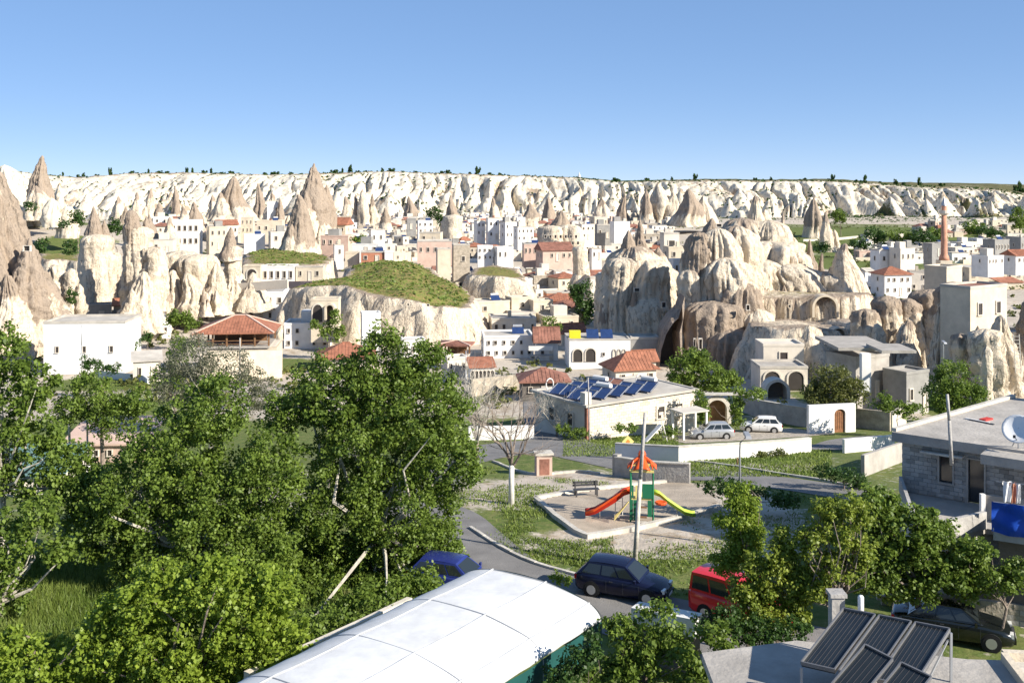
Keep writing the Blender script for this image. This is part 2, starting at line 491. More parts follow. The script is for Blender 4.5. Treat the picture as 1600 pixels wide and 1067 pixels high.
CLIFF_CONES = []
def cliff_h(U, Y):
    X = U * Y
    wx = X + 18 * fbm(X / 60, Y / 60, 0, 2, 71)
    rid = ridged(wx / 32, Y / 170, 0.3, 3, 12)              # ridges running towards the town
    rid2 = ridged(wx / 11 + 0.35 * vnoise(X / 12, Y / 25, 0, 8), Y / 75, 2.7, 2, 33)
    cutn = vnoise(wx / 8.5 + 0.5 * vnoise(X / 20, Y / 40, 3, 8), Y / 90, 5.1, 133)
    cut = np.exp(-(cutn / 0.13) ** 2)
    big = fbm(X / 160, 1.1, 0, 2, 91)
    dep = 34 * (rid - 0.2) + 17 * (rid2 - 0.2) - 15 * cut + 5 * fbm(X / 4, Y / 9, 0, 3, 2)
    base = np.interp(U, [-0.6, -0.3, -0.12, 0.02, 0.6], [775, 790, 835, 862, 868]) + 22 * big
    foot = base - 1.0 * dep
    rimy = np.interp(U, [-0.6, -0.3, -0.12, 0.02, 0.6], [955, 955, 935, 925, 925]) + 14 * big - 0.55 * dep
    t = (Y - foot) / (rimy - foot)
    t = np.clip(t, 0, 1)
    s = 0.55 * t + 0.45 * (1 - (1 - t) ** 2.4) + 0.05 * np.sin(t * 9 + 2 * big)* t * (1 - t)
    lo = -26.5 + 0.01 * (Y - 760)
    hi = rim_z(U) + 0.6
    hi = hi - np.clip((985 - Y) / 60, 0, 1) * 1.0
    z = lo + (hi - lo) * s
    amp = np.clip(t * 6, 0, 1) * np.clip((1 - t) * 3, 0, 1)
    z = z + amp * (1.8 * (rid2 - 0.3) + 1.6 * fbm(X / 4, Y / 6, 0, 3, 2) - 2.0 * cut) + 0.7 * fbm(X / 9, Y / 15, 0, 2, 52)
    # pointed cones standing in front of the wall
    cx = X / 26; cy = Y / 34
    best = np.full(X.shape, -99.0)
    for i in (-1, 0, 1):
        for j in (-1, 0, 1):
            gx = np.floor(cx) + i; gy = np.floor(cy) + j
            hx = _h(gx, gy, gx * 0, 5); hy = _h(gx, gy, gx * 0, 6); hh = _h(gx, gy, gx * 0, 7)
            dx = (gx + hx - cx) * 26; dy = (gy + hy - cy) * 34
            d = np.sqrt(dx * dx + (dy * 0.8) ** 2)
            hgt = np.where(hh > 0.4, 9 + 15 * hh, 0)
            best = np.maximum(best, np.where(hgt > 0, hgt - d * 1.55, -99))
    yy0 = foot - 50
    cm = np.clip((Y - yy0) / 25, 0, 1) * np.clip((foot + 70 - Y) / 30, 0, 1)
    cone = (best + 1.5 * fbm(X / 3, Y / 3, 0, 2, 15)) * cm
    z = np.maximum(z, lo + np.maximum(cone, -2))
    z = z + 0.8 * fbm(X / 4, Y / 4, 0, 3, 61) * np.clip(t * 5 + cm, 0, 1)
    top = np.clip((t - 0.96) / 0.04, 0, 1)
    return z, t, rid, rid2 - 0.9 * cut, cm, top

def build_cliffs():
    nc, nr = 1200, 112
    u = np.linspace(-0.64, 0.66, nc)
    Y = np.concatenate([np.linspace(700, 765, 14), np.linspace(768, 952, nr - 20), np.linspace(960, 1000, 6), np.array([1015, 1040, 1100, 1300, 1800, 3000, 6000, 12000])])
    YY, UU = np.meshgrid(Y, u, indexing='ij')
    z, t, rid, rid2, cm, top = cliff_h(UU, np.minimum(YY, 1000))
    z = np.where(YY > 1000, rim_z(UU) * np.where(YY > 1100, 1.0, 1.0) + 0.6 + 1.2 * fbm(UU * 90, YY / 200, 0, 3, 8) + np.interp(YY, [1000, 1100, 1800, 3000, 12000], [0, 2.0, 4.5, 7, 14]) * np.interp(UU, [-0.5, 0.1, 0.3], [0.5, 0.7, 1.3]), z)
    z = np.where(YY < 720, z - (720 - YY) * 0.2, z)
    # gullies grow scrub, the plateau top is brown soil
    gz = np.gradient(z, axis=0) / np.maximum(np.gradient(YY, axis=0), 0.1)
    X = UU * YY
    g = 0.14 + 0.85 * np.clip(0.25 - rid, 0, 1) + 0.55 * np.clip(0.1 - rid2, 0, 1) + 0.25 * np.clip((UU - 0.22) / 0.1, 0, 1) + 0.3 * fbm(X / 25, YY / 40, 0, 3, 77) - 0.15 * np.clip(gz, 0, 2)
    g = g - 0.35 * np.clip((-0.1 - UU) / 0.15, 0, 1) - 0.45 * cm
    g = np.where(t <= 0.01, g + 0.35, g)
    g = np.where(t > 0.995, 0.45 + 0.35 * fbm(X / 12, YY / 12, 0, 3, 7), g)
    g = np.where(YY > 985, 0.75 + 0.3 * fbm(X / 30, YY / 60, 0, 3, 7), g)
    b = 0.0 + 0.6 * np.clip(fbm(X / 40, YY / 60, 0, 3, 19), -1, 1) + 0.5 * top + 0.35 * cm * (fbm(X / 20, YY / 20, 0, 2, 14) > 0.05)
    V = np.stack([X, YY, z], -1).reshape(-1, 3)
    o = link('hills', grid_mesh('hills', V, len(Y), nc, 'tuff_white', {'grass': g.ravel(), 'brown': b.ravel()}))
    tag(o, kind='structure')
build_cliffs()

# ---------------------------------------------------------------- rocks
def prof(kind, t):
    if kind == 'cone': return np.clip(1 - t, 0, 1) ** 0.9 * 0.94 + 0.06 * (t < 0.985)
    if kind == 'spire': return (1 - t) ** 1.25 * 0.92 + 0.08 * np.sqrt(np.clip(1 - t, 0, 1))
    if kind == 'bell': return 0.45 * (1 - t) ** 2.2 + 0.55 * np.sqrt(np.clip(1 - t ** 1.5, 0, 1))
    if kind == 'dome': return np.sqrt(np.clip(1 - t ** 2, 0, 1))
    if kind == 'mount': return np.where(t < 0.6, 1 - 0.3 * t, 0.82 * np.clip(1 - (np.clip(t - 0.6, 0, 1) / 0.4) ** 1.3, 0, 1) ** 0.75)
    if kind == 'crag': return np.where(t < 0.8, 1 - 0.36 * t, 0.712 * np.sqrt(np.clip(1 - ((t - 0.8) / 0.2) ** 2, 0, 1)))
    if kind == 'pillar': return np.where(t < 0.82, 1 - 0.22 * t, (1 - 0.22 * 0.82) * np.sqrt(np.clip(1 - ((t - 0.82) / 0.18) ** 2, 0, 1)))
    if kind == 'block': return np.where(t < 0.9, 1 - 0.06 * t, 0.946 * np.sqrt(np.clip(1 - ((t - 0.9) / 0.1) ** 2, 0, 1)))
    if kind == 'pointed': return np.where(t < 0.5, 1 - 0.25 * t, 0.875 * np.clip(1 - (t - 0.5) / 0.5, 0, 1) ** 0.85)
    if kind == 'capped': return np.where(t < 0.5, 0.72 - 0.1 * t, 1.0 * np.clip(1 - (t - 0.5) / 0.5, 0, 1) ** 0.8)
    return 1 - t

def lump_geo(px, pb, pt, w, kind, Y, depth=1.0, brown=0.6, seed=0, rough=1.0, sink=2.0):
    X = (px - 800) / F * Y; zt = (HY - pt) / F * Y; zb = (HY - pb) / F * Y - sink
    Rr = w / 2 * Y / F
    cell = max(0.38, Y / 470)
    na = int(np.clip(2 * math.pi * Rr / cell, 18, 110)); nh = int(np.clip((zt - zb) / cell * 1.1, 9, 80))
    th = np.linspace(0, 2 * np.pi, na, endpoint=False)[None, :]
    t = np.linspace(0, 1, nh)[:, None] ** 0.9
    H = zt - zb
    z = zb + H * t + 0 * th
    r = Rr * prof(kind, t) + 0 * th
    cx, sy = np.cos(th), np.sin(th)
    s = seed * 3.7
    f = Rr * 0.8
    bx, by = cx * r, sy * r
    n1 = fbm((X + cx * Rr) / max(f, 1.2) + s, (Y + sy * Rr) / max(f, 1.2), z / (f * 2.2 + 1.5), 3, seed)
    n2 = ridged(cx * 2.6 + s, sy * 2.6, z / (H * 0.9 + 1), 3, seed + 5)
    n3 = fbm((X + bx) / 1.3, (Y + by) / 1.3, z / 0.9, 3, seed + 9)
    led = vnoise(z / 1.5, s, cx * 0.8 + sy * 0.6, seed + 3)
    kf = 4 + (seed % 3)
    ph = (th * kf / (2 * np.pi) + 0.35 * vnoise(z / (H * .7 + 1), s, 0, seed)) % 1.0
    poly = 0.93 / np.cos((ph - 0.5) * 2 * np.pi / kf)
    cr1 = vnoise(cx * 2.4 + s, sy * 2.4, z / (H * 1.6 + 3) + 4, seed + 41)
    cut = np.exp(-(cr1 / 0.10) ** 2)
    cr2 = vnoise(cx * 6.5 + s, sy * 6.5, z / (H * 1.0 + 3), seed + 43)
    cut2 = np.exp(-(cr2 / 0.12) ** 2)
    stp = vnoise(z / 2.3 + 0.5 * n1, s, 0.3, seed + 51)
    ledge = np.tanh(stp * 7) * 0.035
    pit = np.clip(vnoise((X + bx) / 1.5, (Y + by) / 1.5, z / 1.2, seed + 71) - 0.45, 0, 1) * 2
    rr = r * ((1 - 0.6 * rough) + 0.6 * rough * poly) * (1 + rough * (0.24 * n1 + 0.15 * (n2 - 0.4) + ledge - 0.24 * cut - 0.13 * cut2)) + rough * (0.38 * n3 - 0.35 * pit + 0.22 * fbm((X + bx) / .5, (Y + by) / .5, z / .5, 2, seed + 60)) * np.clip(r, 0, 1.2)
    ox = Rr * 0.22 * vnoise(z / (H * 0.4 + 1) + s, 0.5, 0, seed + 21) * (t > 0)
    oy = Rr * 0.2 * vnoise(z / (H * 0.4 + 1) + s, 9.5, 0, seed + 22)
    rr = np.maximum(rr, 0.02)
    Vx = X + ox + cx * rr; Vy = Y + oy + sy * rr * depth
    Vz = z + rough * 0.35 * n3
    br = (np.clip((t - (1 - brown)) / 0.18, 0, 1) * 0.95 + 0.3 * n1 if brown > 0 else 0.1 * n1) + 0.35 * cut + 0 * th
    V = np.stack([Vx, Vy, Vz], -1)
    return V, nh, na, br

def rock(label, lumps, Y, material='tuff_cream', cat='rock', name='tuff_rock', group=None, rough=1.0, occ=True, sat=0):
    rs_ = random.Random(int(lumps[0][0]) + 3)
    if sat:
        extra = []
        for L in [l for l in lumps if l[3] > 50]:
            for k in range(sat):
                a = rs_.uniform(-math.pi, 0.0) if rs_.random() < .8 else rs_.uniform(0, math.pi)
                w = L[3] * rs_.uniform(.16, .34); Rm = L[3] / 2 / F * Y
                hfrac = rs_.uniform(.3, .85) if L[4] in ('block', 'pillar') else rs_.uniform(.2, .55)
                rr = .92 if L[4] in ('block', 'pillar') else 1 - hfrac * .55
                extra.append((L[0] + math.cos(a) * L[3] / 2 * rr, L[1], L[1] + (L[2] - L[1]) * hfrac, w, rs_.choice(['pointed', 'cone', 'cone', 'pointed', 'cone']), (L[5] if len(L) > 5 else 0) + math.sin(a) * Rm * rr, rs_.choice([0, .1, .3, .6])))
        lumps = list(lumps) + extra
    Vs, Qs, Bs = [], [], []; off = 0
    for i, L in enumerate(lumps):
        px, pb, pt, w, kind = L[:5]
        dy = L[5] if len(L) > 5 else 0
        brown = L[6] if len(L) > 6 else 0.45
        depth = L[7] if len(L) > 7 else 1.0
        V, nh, na, br = lump_geo(px, pb, pt, w, kind, Y + dy, depth, brown, seed=int(px) % 97 + i * 7, rough=rough)
        r_ = np.arange(nh - 1)[:, None]; c_ = np.arange(na)[None, :]
        a = r_ * na + c_; b = r_ * na + (c_ + 1) % na
        q = np.stack([a, b, b + na, a + na], -1).reshape(-1, 4) + off
        Vs.append(V.reshape(-1, 3)); Qs.append(q); Bs.append(br.ravel()); off += nh * na
        if occ: OCC.append(((px - 800) / F * (Y + dy), Y + dy, w / 2 * (Y + dy) / F * 0.95))
    V = np.concatenate(Vs); c = np.array([V[:, 0].mean(), V[:, 1].mean(), V[:, 2].min()])
    me = quads_mesh(name, V - c, np.concatenate(Qs), material, {'brown': np.concatenate(Bs), 'grass': np.zeros(len(V))})
    o = link(name, me); o.location = c
    return tag(o, label, cat, group)

def mesa(label, pts, Hc, material='tuff_cream', name='rock_terrace', cliff_w=2.5, cell=None, grass=1.0, cat='rock terrace', flute=1.0, dome=0.0, brown=0.25):
    P = np.array([W(*p) for p in pts])
    Ym = P[:, 1].mean(); cell = cell or max(0.4, Ym / 420)
    mg = cliff_w * 2.0 + Hc * 0.35 + 2
    x0, x1 = P[:, 0].min() - mg, P[:, 0].max() + mg; y0, y1 = P[:, 1].min() - mg, P[:, 1].max() + mg
    xs = np.arange(x0, x1, cell); ys = np.arange(y0, y1, cell * 0.8)
    YY, XX = np.meshgrid(ys, xs, indexing='ij')
    XW = XX + 1.1 * fbm(XX / 3.5, YY / 3.5, 0, 3, 4); YW = YY + 1.4 * fbm(XX / 3.5, YY / 3.5, 7, 3, 4)
    n = len(P); d = np.full(XX.shape, 1e9); inside = np.zeros(XX.shape, bool)
    wz = np.zeros(XX.shape); ww = np.zeros(XX.shape)
    for i in range(n):
        a = P[i]; b = P[(i + 1) % n]
        ex, ey = b[0] - a[0], b[1] - a[1]
        tt = np.clip(((XW - a[0]) * ex + (YW - a[1]) * ey) / (ex * ex + ey * ey + 1e-9), 0, 1)
        dd = np.hypot(XW - a[0] - tt * ex, YW - a[1] - tt * ey)
        zz = a[2] + tt * (b[2] - a[2])
        wgt = 1 / (dd + 0.6) ** 2
        wz += zz * wgt; ww += wgt
        d = np.minimum(d, dd)
        c = ((a[1] > YW) != (b[1] > YW)) & (XW < (b[0] - a[0]) * (YW - a[1]) / (b[1] - a[1] + 1e-12) + a[0])
        inside ^= c
    zt = wz / ww + 0.35 * fbm(XX / 4, YY / 4, 0, 3, 31) + np.where(inside, 1.2 * fbm(XX / 9, YY / 9, 0, 3, 38) * np.clip(d / 4, 0, 1), 0) * (dome > 0)
    zt = zt + np.where(inside, dome * (1 - np.exp(-d / 6.0)), 0)
    gr = ground(XX, YY) - 2.5
    fl = 1 + flute * 0.55 * fbm(XX / 2.2, YY / 4, 3, 3, 13)
    k = np.clip(d / (cliff_w * np.clip(fl, 0.3, 2)), 0, 1)
    prof_ = k ** 1.6 * 0.85 + 0.15 * k
    low = np.minimum(zt - Hc, gr)
    z = np.where(inside, zt, zt + (low - zt) * prof_)
    z = np.where((~inside) & (k >= 1), gr, z)
    steep = np.where(inside, np.clip(1 - d / 1.2, 0, 1), 1)
    n3 = fbm(XX / 2, YY / 2, z / 1.2, 3, 88)
    g = np.where(inside, np.clip(d / 0.8, 0, 1) * grass, 0.0)
    br = np.where(inside, brown, brown * 0.3) + 0.3 * fbm(XX / 6, YY / 6, z / 4, 2, 65)
    g = np.where(inside, g * np.clip(0.55 + d / 9.0 + 0.25 * fbm(XX / 5, YY / 5, 0, 3, 6), 0, 1.2), g)
    br = np.where(inside, br + 0.6 * np.clip(1 - d / 5, 0, 1), br)
    X2 = XX + 0.55 * n3 * steep; Y2 = YY + 0.8 * n3 * steep
    V = np.stack([X2, Y2, z], -1).reshape(-1, 3)
    keep = (z > gr + 0.05)
    kk = keep[:-1, :-1] | keep[1:, :-1] | keep[:-1, 1:] | keep[1:, 1:]
    nr_, nc_ = XX.shape
    r_, c_ = np.nonzero(kk)
    a = r_ * nc_ + c_
    q = np.stack([a, a + 1, a + 1 + nc_, a + nc_], -1)
    used = np.unique(q); rm = np.zeros(len(V), int); rm[used] = np.arange(len(used))
    V = V[used]; q = rm[q]
    cc = np.array([V[:, 0].mean(), V[:, 1].mean(), V[:, 2].min()])
    o = link(name, quads_mesh(name, V - cc, q, material, {'grass': g.ravel()[used], 'brown': br.ravel()[used]}))
    o.location = cc
    tag(o, label, cat)
    if dome > 0:
        g_ = np.random.default_rng(3); gi = g.ravel()[used]; cand = np.nonzero(gi > 0.62)[0]
        cand = cand[g_.random(len(cand)) < 0.17]
        if len(cand):
            C_ = V[cand] - cc + g_.normal(size=(len(cand), 3)) * np.array([.3, .3, .02])
            Vl, ql, nl_ = leaf_cloud(C_, np.full(len(cand), .45), 4, .55, .35, .9, g_)
            t_ = link('grass_tufts', quads_mesh('grass_tufts', Vl, ql, 'grass_blade', None, False, {'tone': g_.random(nl_)}), o); t_['kind'] = 'stuff'
    for i in range(n):
        OCC.append((P[i][0], P[i][1], 4))
    cx, cy = P[:, 0].mean(), P[:, 1].mean()
    OCC.append((cx, cy, min(P[:, 0].max() - P[:, 0].min(), P[:, 1].max() - P[:, 1].min()) / 2))
    return o
# ---------------------------------------------------------------- the named rocks, left to right
rock('huge brown tuff cone cut off by the left edge of the picture', [(-22, 552, 225, 250, 'cone', 0, 0.85), (44, 552, 372, 74, 'pointed', -4, 0.75), (-20, 552, 300, 210, 'bell', 4, 0.9), (10, 560, 430, 130, 'cone', -8, 0.3)], 172)
rock('white bare tuff slope behind the huge cone at the left edge', [(0, 335, 258, 150, 'cone', 0, 0.0), (45, 345, 285, 70, 'cone', 10, 0.1)], 370, 'tuff_white')
rock('tall pointed brown and white cone on the left skyline', [(67, 335, 243, 60, 'cone', 0, 0.75), (60, 335, 290, 48, 'pointed', -8, 0.3)], 350)
rock('low white double hump right of the left skyline cone', [(92, 348, 285, 34, 'cone', 0, 0.2), (106, 362, 322, 34, 'dome', -6, 0), (82, 345, 310, 30, 'dome', -8, 0)], 325, 'tuff_white')
rock('broad pale pillar with pointed grey head above the square lawn', [(147, 452, 322, 46, 'pointed', 1, 0.75), (162, 450, 342, 38, 'pointed', 2, 0.6), (152, 455, 366, 54, 'block', -1, 0), (168, 452, 392, 42, 'block', 0, 0)], 212, rough=0.6)
rock('twin spired pale pillar on a rubble foot right of the lawn', [(204, 478, 327, 32, 'pillar', 0, 0.35), (226, 475, 336, 36, 'pointed', 2, 0.35), (216, 478, 352, 48, 'block', 1, 0), (240, 470, 385, 40, 'block', 0, 0.1), (224, 500, 425, 96, 'bell', -4, 0.1), (205, 495, 450, 40, 'cone', -7, 0)], 196)
rock('small white arch shaped rock above the two window house', [(88, 478, 412, 46, 'dome', 0, 0.1), (112, 480, 418, 34, 'dome', -1, 0), (124, 478, 445, 20, 'dome', -2, 0)], 190)
rock('long pale ridge of rounded tuff left of the capped chimney', [(258, 470, 398, 50, 'block', 3, 0.1), (284, 475, 392, 66, 'block', 2, 0), (312, 476, 396, 66, 'block', 1, 0), (338, 476, 408, 60, 'bell', -1, 0), (270, 476, 420, 60, 'bell', -3, 0), (300, 478, 425, 70, 'bell', -4, 0.1)], 205, sat=5)
rock('fairy chimney with a grey conical cap on a square pale column', [(361, 392, 355, 34, 'cone', 0, 1.0), (364, 418, 383, 28, 'block', 0, 0), (366, 470, 412, 78, 'bell', 0, 0), (395, 470, 425, 60, 'bell', -2, 0)], 214, rough=0.7)
rock('wide brown cone on the slope under the left skyline', [(365, 338, 276, 74, 'cone', 0, 0.8), (345, 338, 300, 40, 'cone', -4, 0.3)], 470)
rock('tall twin peaked brown rock breaking the skyline', [(489, 388, 255, 64, 'pointed', 0, 0.85), (512, 390, 288, 44, 'pointed', 4, 0.7), (478, 388, 300, 50, 'pointed', -5, 0.4), (500, 392, 345, 90, 'bell', -4, 0)], 330)
rock('smooth grey brown cone in front of the twin peaked rock', [(469, 392, 303, 66, 'cone', 0, 0.9), (455, 392, 350, 40, 'cone', -3, 0.5)], 296, rough=0.7)
rock('slender grey cone with a pale stepped foot above the middle of town', [(706, 350, 305, 28, 'cone', 0, 0.7), (708, 368, 335, 30, 'block', -3, 0)], 430)
rock('small brown mound left of the slender cone', [(603, 352, 324, 24, 'cone', 0, 0.8)], 470)
rock('cream spire with grey neighbour under the central skyline', [(568, 348, 294, 22, 'pointed', 0, 0.2), (556, 348, 303, 20, 'cone', 3, 0.7), (583, 348, 302, 22, 'cone', 4, 0.5)], 560)
rock('broad gabled tuff rock full of small openings in mid town', [(875, 392, 328, 52, 'pointed', 0, 0.5), (862, 394, 352, 44, 'block', -3, 0), (888, 394, 350, 40, 'block', -2, 0)], 318, rough=0.7)
rock('brown stump left of the broad gabled rock', [(829, 350, 316, 30, 'pointed', 0, 0.7)], 450)
rock('squat smooth cream pillar below the broad gabled rock', [(906, 440, 384, 26, 'block', 0, 0), (902, 445, 425, 30, 'dome', -1, 0)], 246, rough=0.45)
rock('tall fluted cream rocks against the cliff left of centre right', [(1030, 345, 285, 44, 'pointed', 0, 0.1), (1010, 345, 296, 30, 'cone', -6, 0.8), (1052, 345, 300, 30, 'pointed', -4, 0.1)], 600)
rock('grey brown cone with a white flank behind the cave hotel rocks', [(1076, 348, 294, 56, 'cone', 0, 0.8), (1100, 348, 305, 40, 'cone', 5, 0.1)], 560)
CONES = [(215, 300, 26, 520), (235, 294, 30, 540), (275, 292, 24, 560), (305, 315, 30, 440), (250, 318, 36, 430), (285, 322, 38, 400), (232, 335, 34, 340), (265, 338, 34, 330), (195, 322, 30, 420),
         (405, 286, 34, 560), (425, 300, 30, 540), (438, 310, 30, 480), (330, 304, 30, 520), (185, 306, 30, 500), (540, 306, 30, 600), (640, 306, 28, 620),
         (1180, 304, 40, 620), (1272, 308, 34, 520), (1290, 330, 34, 440), (975, 304, 34, 600), (940, 310, 34, 640), (770, 308, 30, 640), (860, 308, 34, 620)]
_sides = {}
ORDN = ['first', 'second', 'third', 'fourth', 'fifth', 'sixth', 'seventh', 'eighth', 'ninth', 'tenth', 'eleventh', 'twelfth', 'thirteenth', 'fourteenth', 'fifteenth', 'sixteenth']
for i, (px, pt, w, Y) in enumerate(sorted(CONES)):
    gz = float(ground((px - 800) / F * Y, Y)); pb = HY - gz * F / Y
    side = 'left of the twin peaked rock' if px < 480 else ('above the middle of town' if px < 900 else 'right of centre under the cliff')
    k_ = _sides.get(side, 0); _sides[side] = k_ + 1
    rock('small %s tuff cone, %s %s' % ('brown' if i % 2 else 'pale', ORDN[k_] + ' from left', side),
         [(px, pb + 3, pt, w, 'cone' if i % 3 else 'pointed', 0, 0.75 if i % 2 else 0.3), (px + w * .45, pb + 3, pt + (pb - pt) * .45, w * .9, 'bell', 3, 0.1)], Y, 'tuff_cream', group='small tuff cones below the cliffs')

# centre right rock masses
rock('big tiered cream rock tower left of the shadowed gap', [(1001, 525, 342, 50, 'pointed', 4, 0.35), (984, 525, 360, 52, 'mount', 2, 0.6), (992, 532, 384, 112, 'crag', 1, 0.15), (966, 530, 402, 66, 'block', -2, 0.05), (1000, 532, 404, 92, 'block', -1, 0.05), (1026, 530, 386, 60, 'mount', 3, 0.15), (1034, 545, 415, 60, 'block', 1, 0.1), (1018, 592, 462, 100, 'crag', -4, 0.0), (948, 530, 425, 40, 'block', 0, 0)], 188, rough=0.75, sat=3)
rock('huge grey brown tuff block right of the shadowed gap', [(1110, 600, 340, 84, 'mount', 6, 0.35), (1094, 605, 362, 80, 'crag', 3, 0.3), (1120, 610, 356, 104, 'crag', 5, 0.0), (1152, 604, 352, 110, 'crag', 9, 0.1), (1130, 612, 402, 130, 'crag', 1, 0.0), (1160, 612, 440, 110, 'crag', -1, 0.6), (1112, 614, 470, 104, 'block', -3, 0.75), (1080, 600, 420, 40, 'block', 1, 0.1), (1184, 604, 480, 80, 'crag', -3, 0.1), (1140, 606, 512, 100, 'crag', -7, 0.8)], 166, rough=0.8, sat=2)
rock('crowded pale crags above the long arched wall', [(1158, 470, 340, 110, 'crag', 10, 0.15), (1195, 470, 344, 110, 'crag', 9, 0.1), (1222, 472, 352, 74, 'mount', 8, 0.1), (1178, 470, 336, 34, 'pointed', 10, 0.1), (1222, 470, 332, 26, 'pointed', 13, 0.2), (1195, 474, 376, 130, 'block', 4, 0.0), (1226, 476, 388, 110, 'crag', 2, 0.0), (1254, 478, 396, 110, 'cone', 0, 0.0), (1232, 478, 410, 140, 'crag', -2, 0.0), (1180, 476, 404, 120, 'crag', -3, 0.1), (1284, 478, 424, 100, 'crag', -3, 0.1), (1268, 470, 374, 36, 'cone', 6, 0.6), (1284, 470, 395, 30, 'cone', 8, 0.6), (1310, 478, 440, 70, 'bell', -2, 0.1)], 192, 'tuff_cream', rough=0.8, sat=3)
rock('smooth pale pyramid shaped cone right of the crags', [(1321, 474, 380, 92, 'cone', 0, 0.2), (1300, 474, 416, 46, 'cone', 4, 0.5)], 186, rough=0.45)
# right hand dark pit
rock('eroded brown crags in the shaded hollow', [(1352, 560, 482, 46, 'block', 0, 0.3), (1384, 560, 462, 44, 'block', 2, 0.3), (1372, 565, 505, 60, 'bell', -3, 0), (1420, 560, 466, 50, 'pillar', 3, 0.3), (1450, 560, 452, 56, 'block', 4, 0.4), (1415, 570, 500, 90, 'bell', -2, 0.2)], 146, 'tuff_cream', rough=0.9, sat=5)
rock('shaded tuff mass under the cut stone building', [(1492, 600, 440, 60, 'block', 3, 0.3), (1470, 600, 478, 60, 'bell', 0, 0.2), (1502, 610, 505, 56, 'block', -1, 0.3)], 134, 'tuff_cream', sat=5)
rock('sunlit rounded rock below the cut stone building', [(1566, 640, 492, 110, 'bell', 1, 0.1), (1530, 630, 508, 56, 'bell', -1, 0.1), (1606, 640, 462, 80, 'bell', 3, 0.5), (1545, 640, 515, 60, 'block', -2, 0.0), (1500, 630, 520, 40, 'block', 0, .2)], 120, 'tuff_cream', sat=5)
rock('tuff ridge running out of the picture at the right edge', [(1672, 640, 392, 110, 'block', 6, 0.5), (1740, 640, 398, 130, 'block', 9, 0.4), (1648, 640, 400, 60, 'block', 12, 0.2)], 134, 'tuff_cream')
rock('lone upright boulder in front of the doorway at the right', [(1541, 598, 540, 22, 'pillar', 0, 0.1)], 108, rough=0.8)

# mesas / terraces: top outline as (px, py, distance)
mesa('grass covered mound with a cream cliff face in the middle of the picture',
     [(455, 452, 196), (530, 445, 190), (585, 462, 184), (640, 468, 182), (690, 482, 182), (735, 480, 190), (742, 466, 208), (705, 440, 222), (670, 420, 236), (640, 408, 246), (590, 408, 246), (548, 416, 240), (540, 432, 222), (490, 442, 212)], 13, 'tuff_cream', name='grassy_mound', cliff_w=4.5, grass=0.95, dome=0.9, cat='hill', brown=0.3)
mesa('flat grassy terrace above the arched cave houses', [(380, 412, 244), (440, 416, 240), (512, 414, 244), (520, 404, 268), (480, 392, 300), (420, 388, 306), (385, 396, 288)], 5.5, 'tuff_cream', cliff_w=2.0, grass=0.8, dome=0.6, brown=0.35)
mesa('low terrace with a grassy lip and a smooth cream wall right of the mound', [(735, 430, 226), (775, 432, 222), (806, 434, 222), (826, 442, 224), (806, 420, 250), (770, 414, 258), (742, 418, 252)], 11, 'tuff_cream', cliff_w=3.5, grass=0.85, brown=0.3, flute=0.5)
mesa('long cream rock wall pierced by the big arch', [(1150, 462, 178), (1200, 468, 174), (1262, 464, 172), (1335, 462, 173), (1362, 462, 176), (1362, 455, 186), (1250, 452, 188), (1160, 452, 188)], 5.2, 'tuff_cream', cliff_w=0.8, grass=0.42, brown=0.35, flute=0.4, name='rock_wall')
mesa('lumpy cream rock shelf over the little cave house', [(1172, 508, 152), (1215, 514, 147), (1262, 508, 146), (1306, 518, 148), (1318, 506, 160), (1250, 500, 166), (1180, 500, 166)], 8.5, 'tuff_cream', cliff_w=3.0, grass=0.28, brown=0.4)
mesa('pale boulder slope running down from the big arch', [(1292, 500, 160), (1335, 505, 154), (1345, 500, 166), (1300, 497, 168)], 7, 'tuff_cream', cliff_w=3.5, grass=0.1, brown=0.2)
mesa('terraced green shelf on the far left slope', [(60, 406, 225), (128, 408, 225), (130, 398, 250), (62, 396, 250)], 3.0, 'tuff_cream', cliff_w=1.2, grass=0.9)

# ---------------------------------------------------------------- houses
_wm = {}
def window_mesh(kind='rect', near=False):
    k = (kind, near)
    if k in _wm: return _wm[k]
    mb = MB()      # unit window: x -0.5..0.5, z 0..1, facing -y, frame proud of the wall
    if kind == 'arch':
        prof_ = [(-0.5, 0), (0.5, 0), (0.5, 0.62)] + [(0.5 * math.cos(t), 0.62 + 0.38 * math.sin(t)) for t in np.linspace(0, math.pi, 9)[1:-1]] + [(-0.5, 0.62)]
        n = len(prof_)
        o_ = [(x * 1.22, z * 1.08 if z > 0 else 0) for x, z in prof_]
        vs = [(x, -0.14, z) for x, z in prof_] + [(x, -0.14, z) for x, z in o_] + [(x, 0, z) for x, z in o_] + [(x, -0.03, z) for x, z in prof_]
        fs = [(i, n + i, n + (i + 1) % n, (i + 1) % n) for i in range(n)] + [(n + i, 2 * n + i, 2 * n + (i + 1) % n, n + (i + 1) % n) for i in range(n)] + [(3 * n + i, i, (i + 1) % n, 3 * n + (i + 1) % n) for i in range(n)]
        mb.mi = 0; mb.add(vs, fs)
        mb.mi = 1; mb.add([(x, -0.031, z) for x, z in prof_], [tuple(range(n))])
    else:
        mb.mi = 0
        mb.box(-0.6, -0.46, -0.12, 0.02, -0.0, 1.06); mb.box(0.46, 0.6, -0.12, 0.02, -0.0, 1.06)
        mb.box(-0.459, 0.459, -0.11, 0.02, 0.95, 1.055); mb.box(-0.66, 0.66, -0.2, 0.02, -0.08, -0.003)
        mb.mi = 1; mb.box(-0.458, 0.458, -0.02, 0.01, 0.0, 0.948)
    _wm[k] = mb.me('window', ['frame_white' if False else 'offwhite', 'opening'])
    return _wm[k]

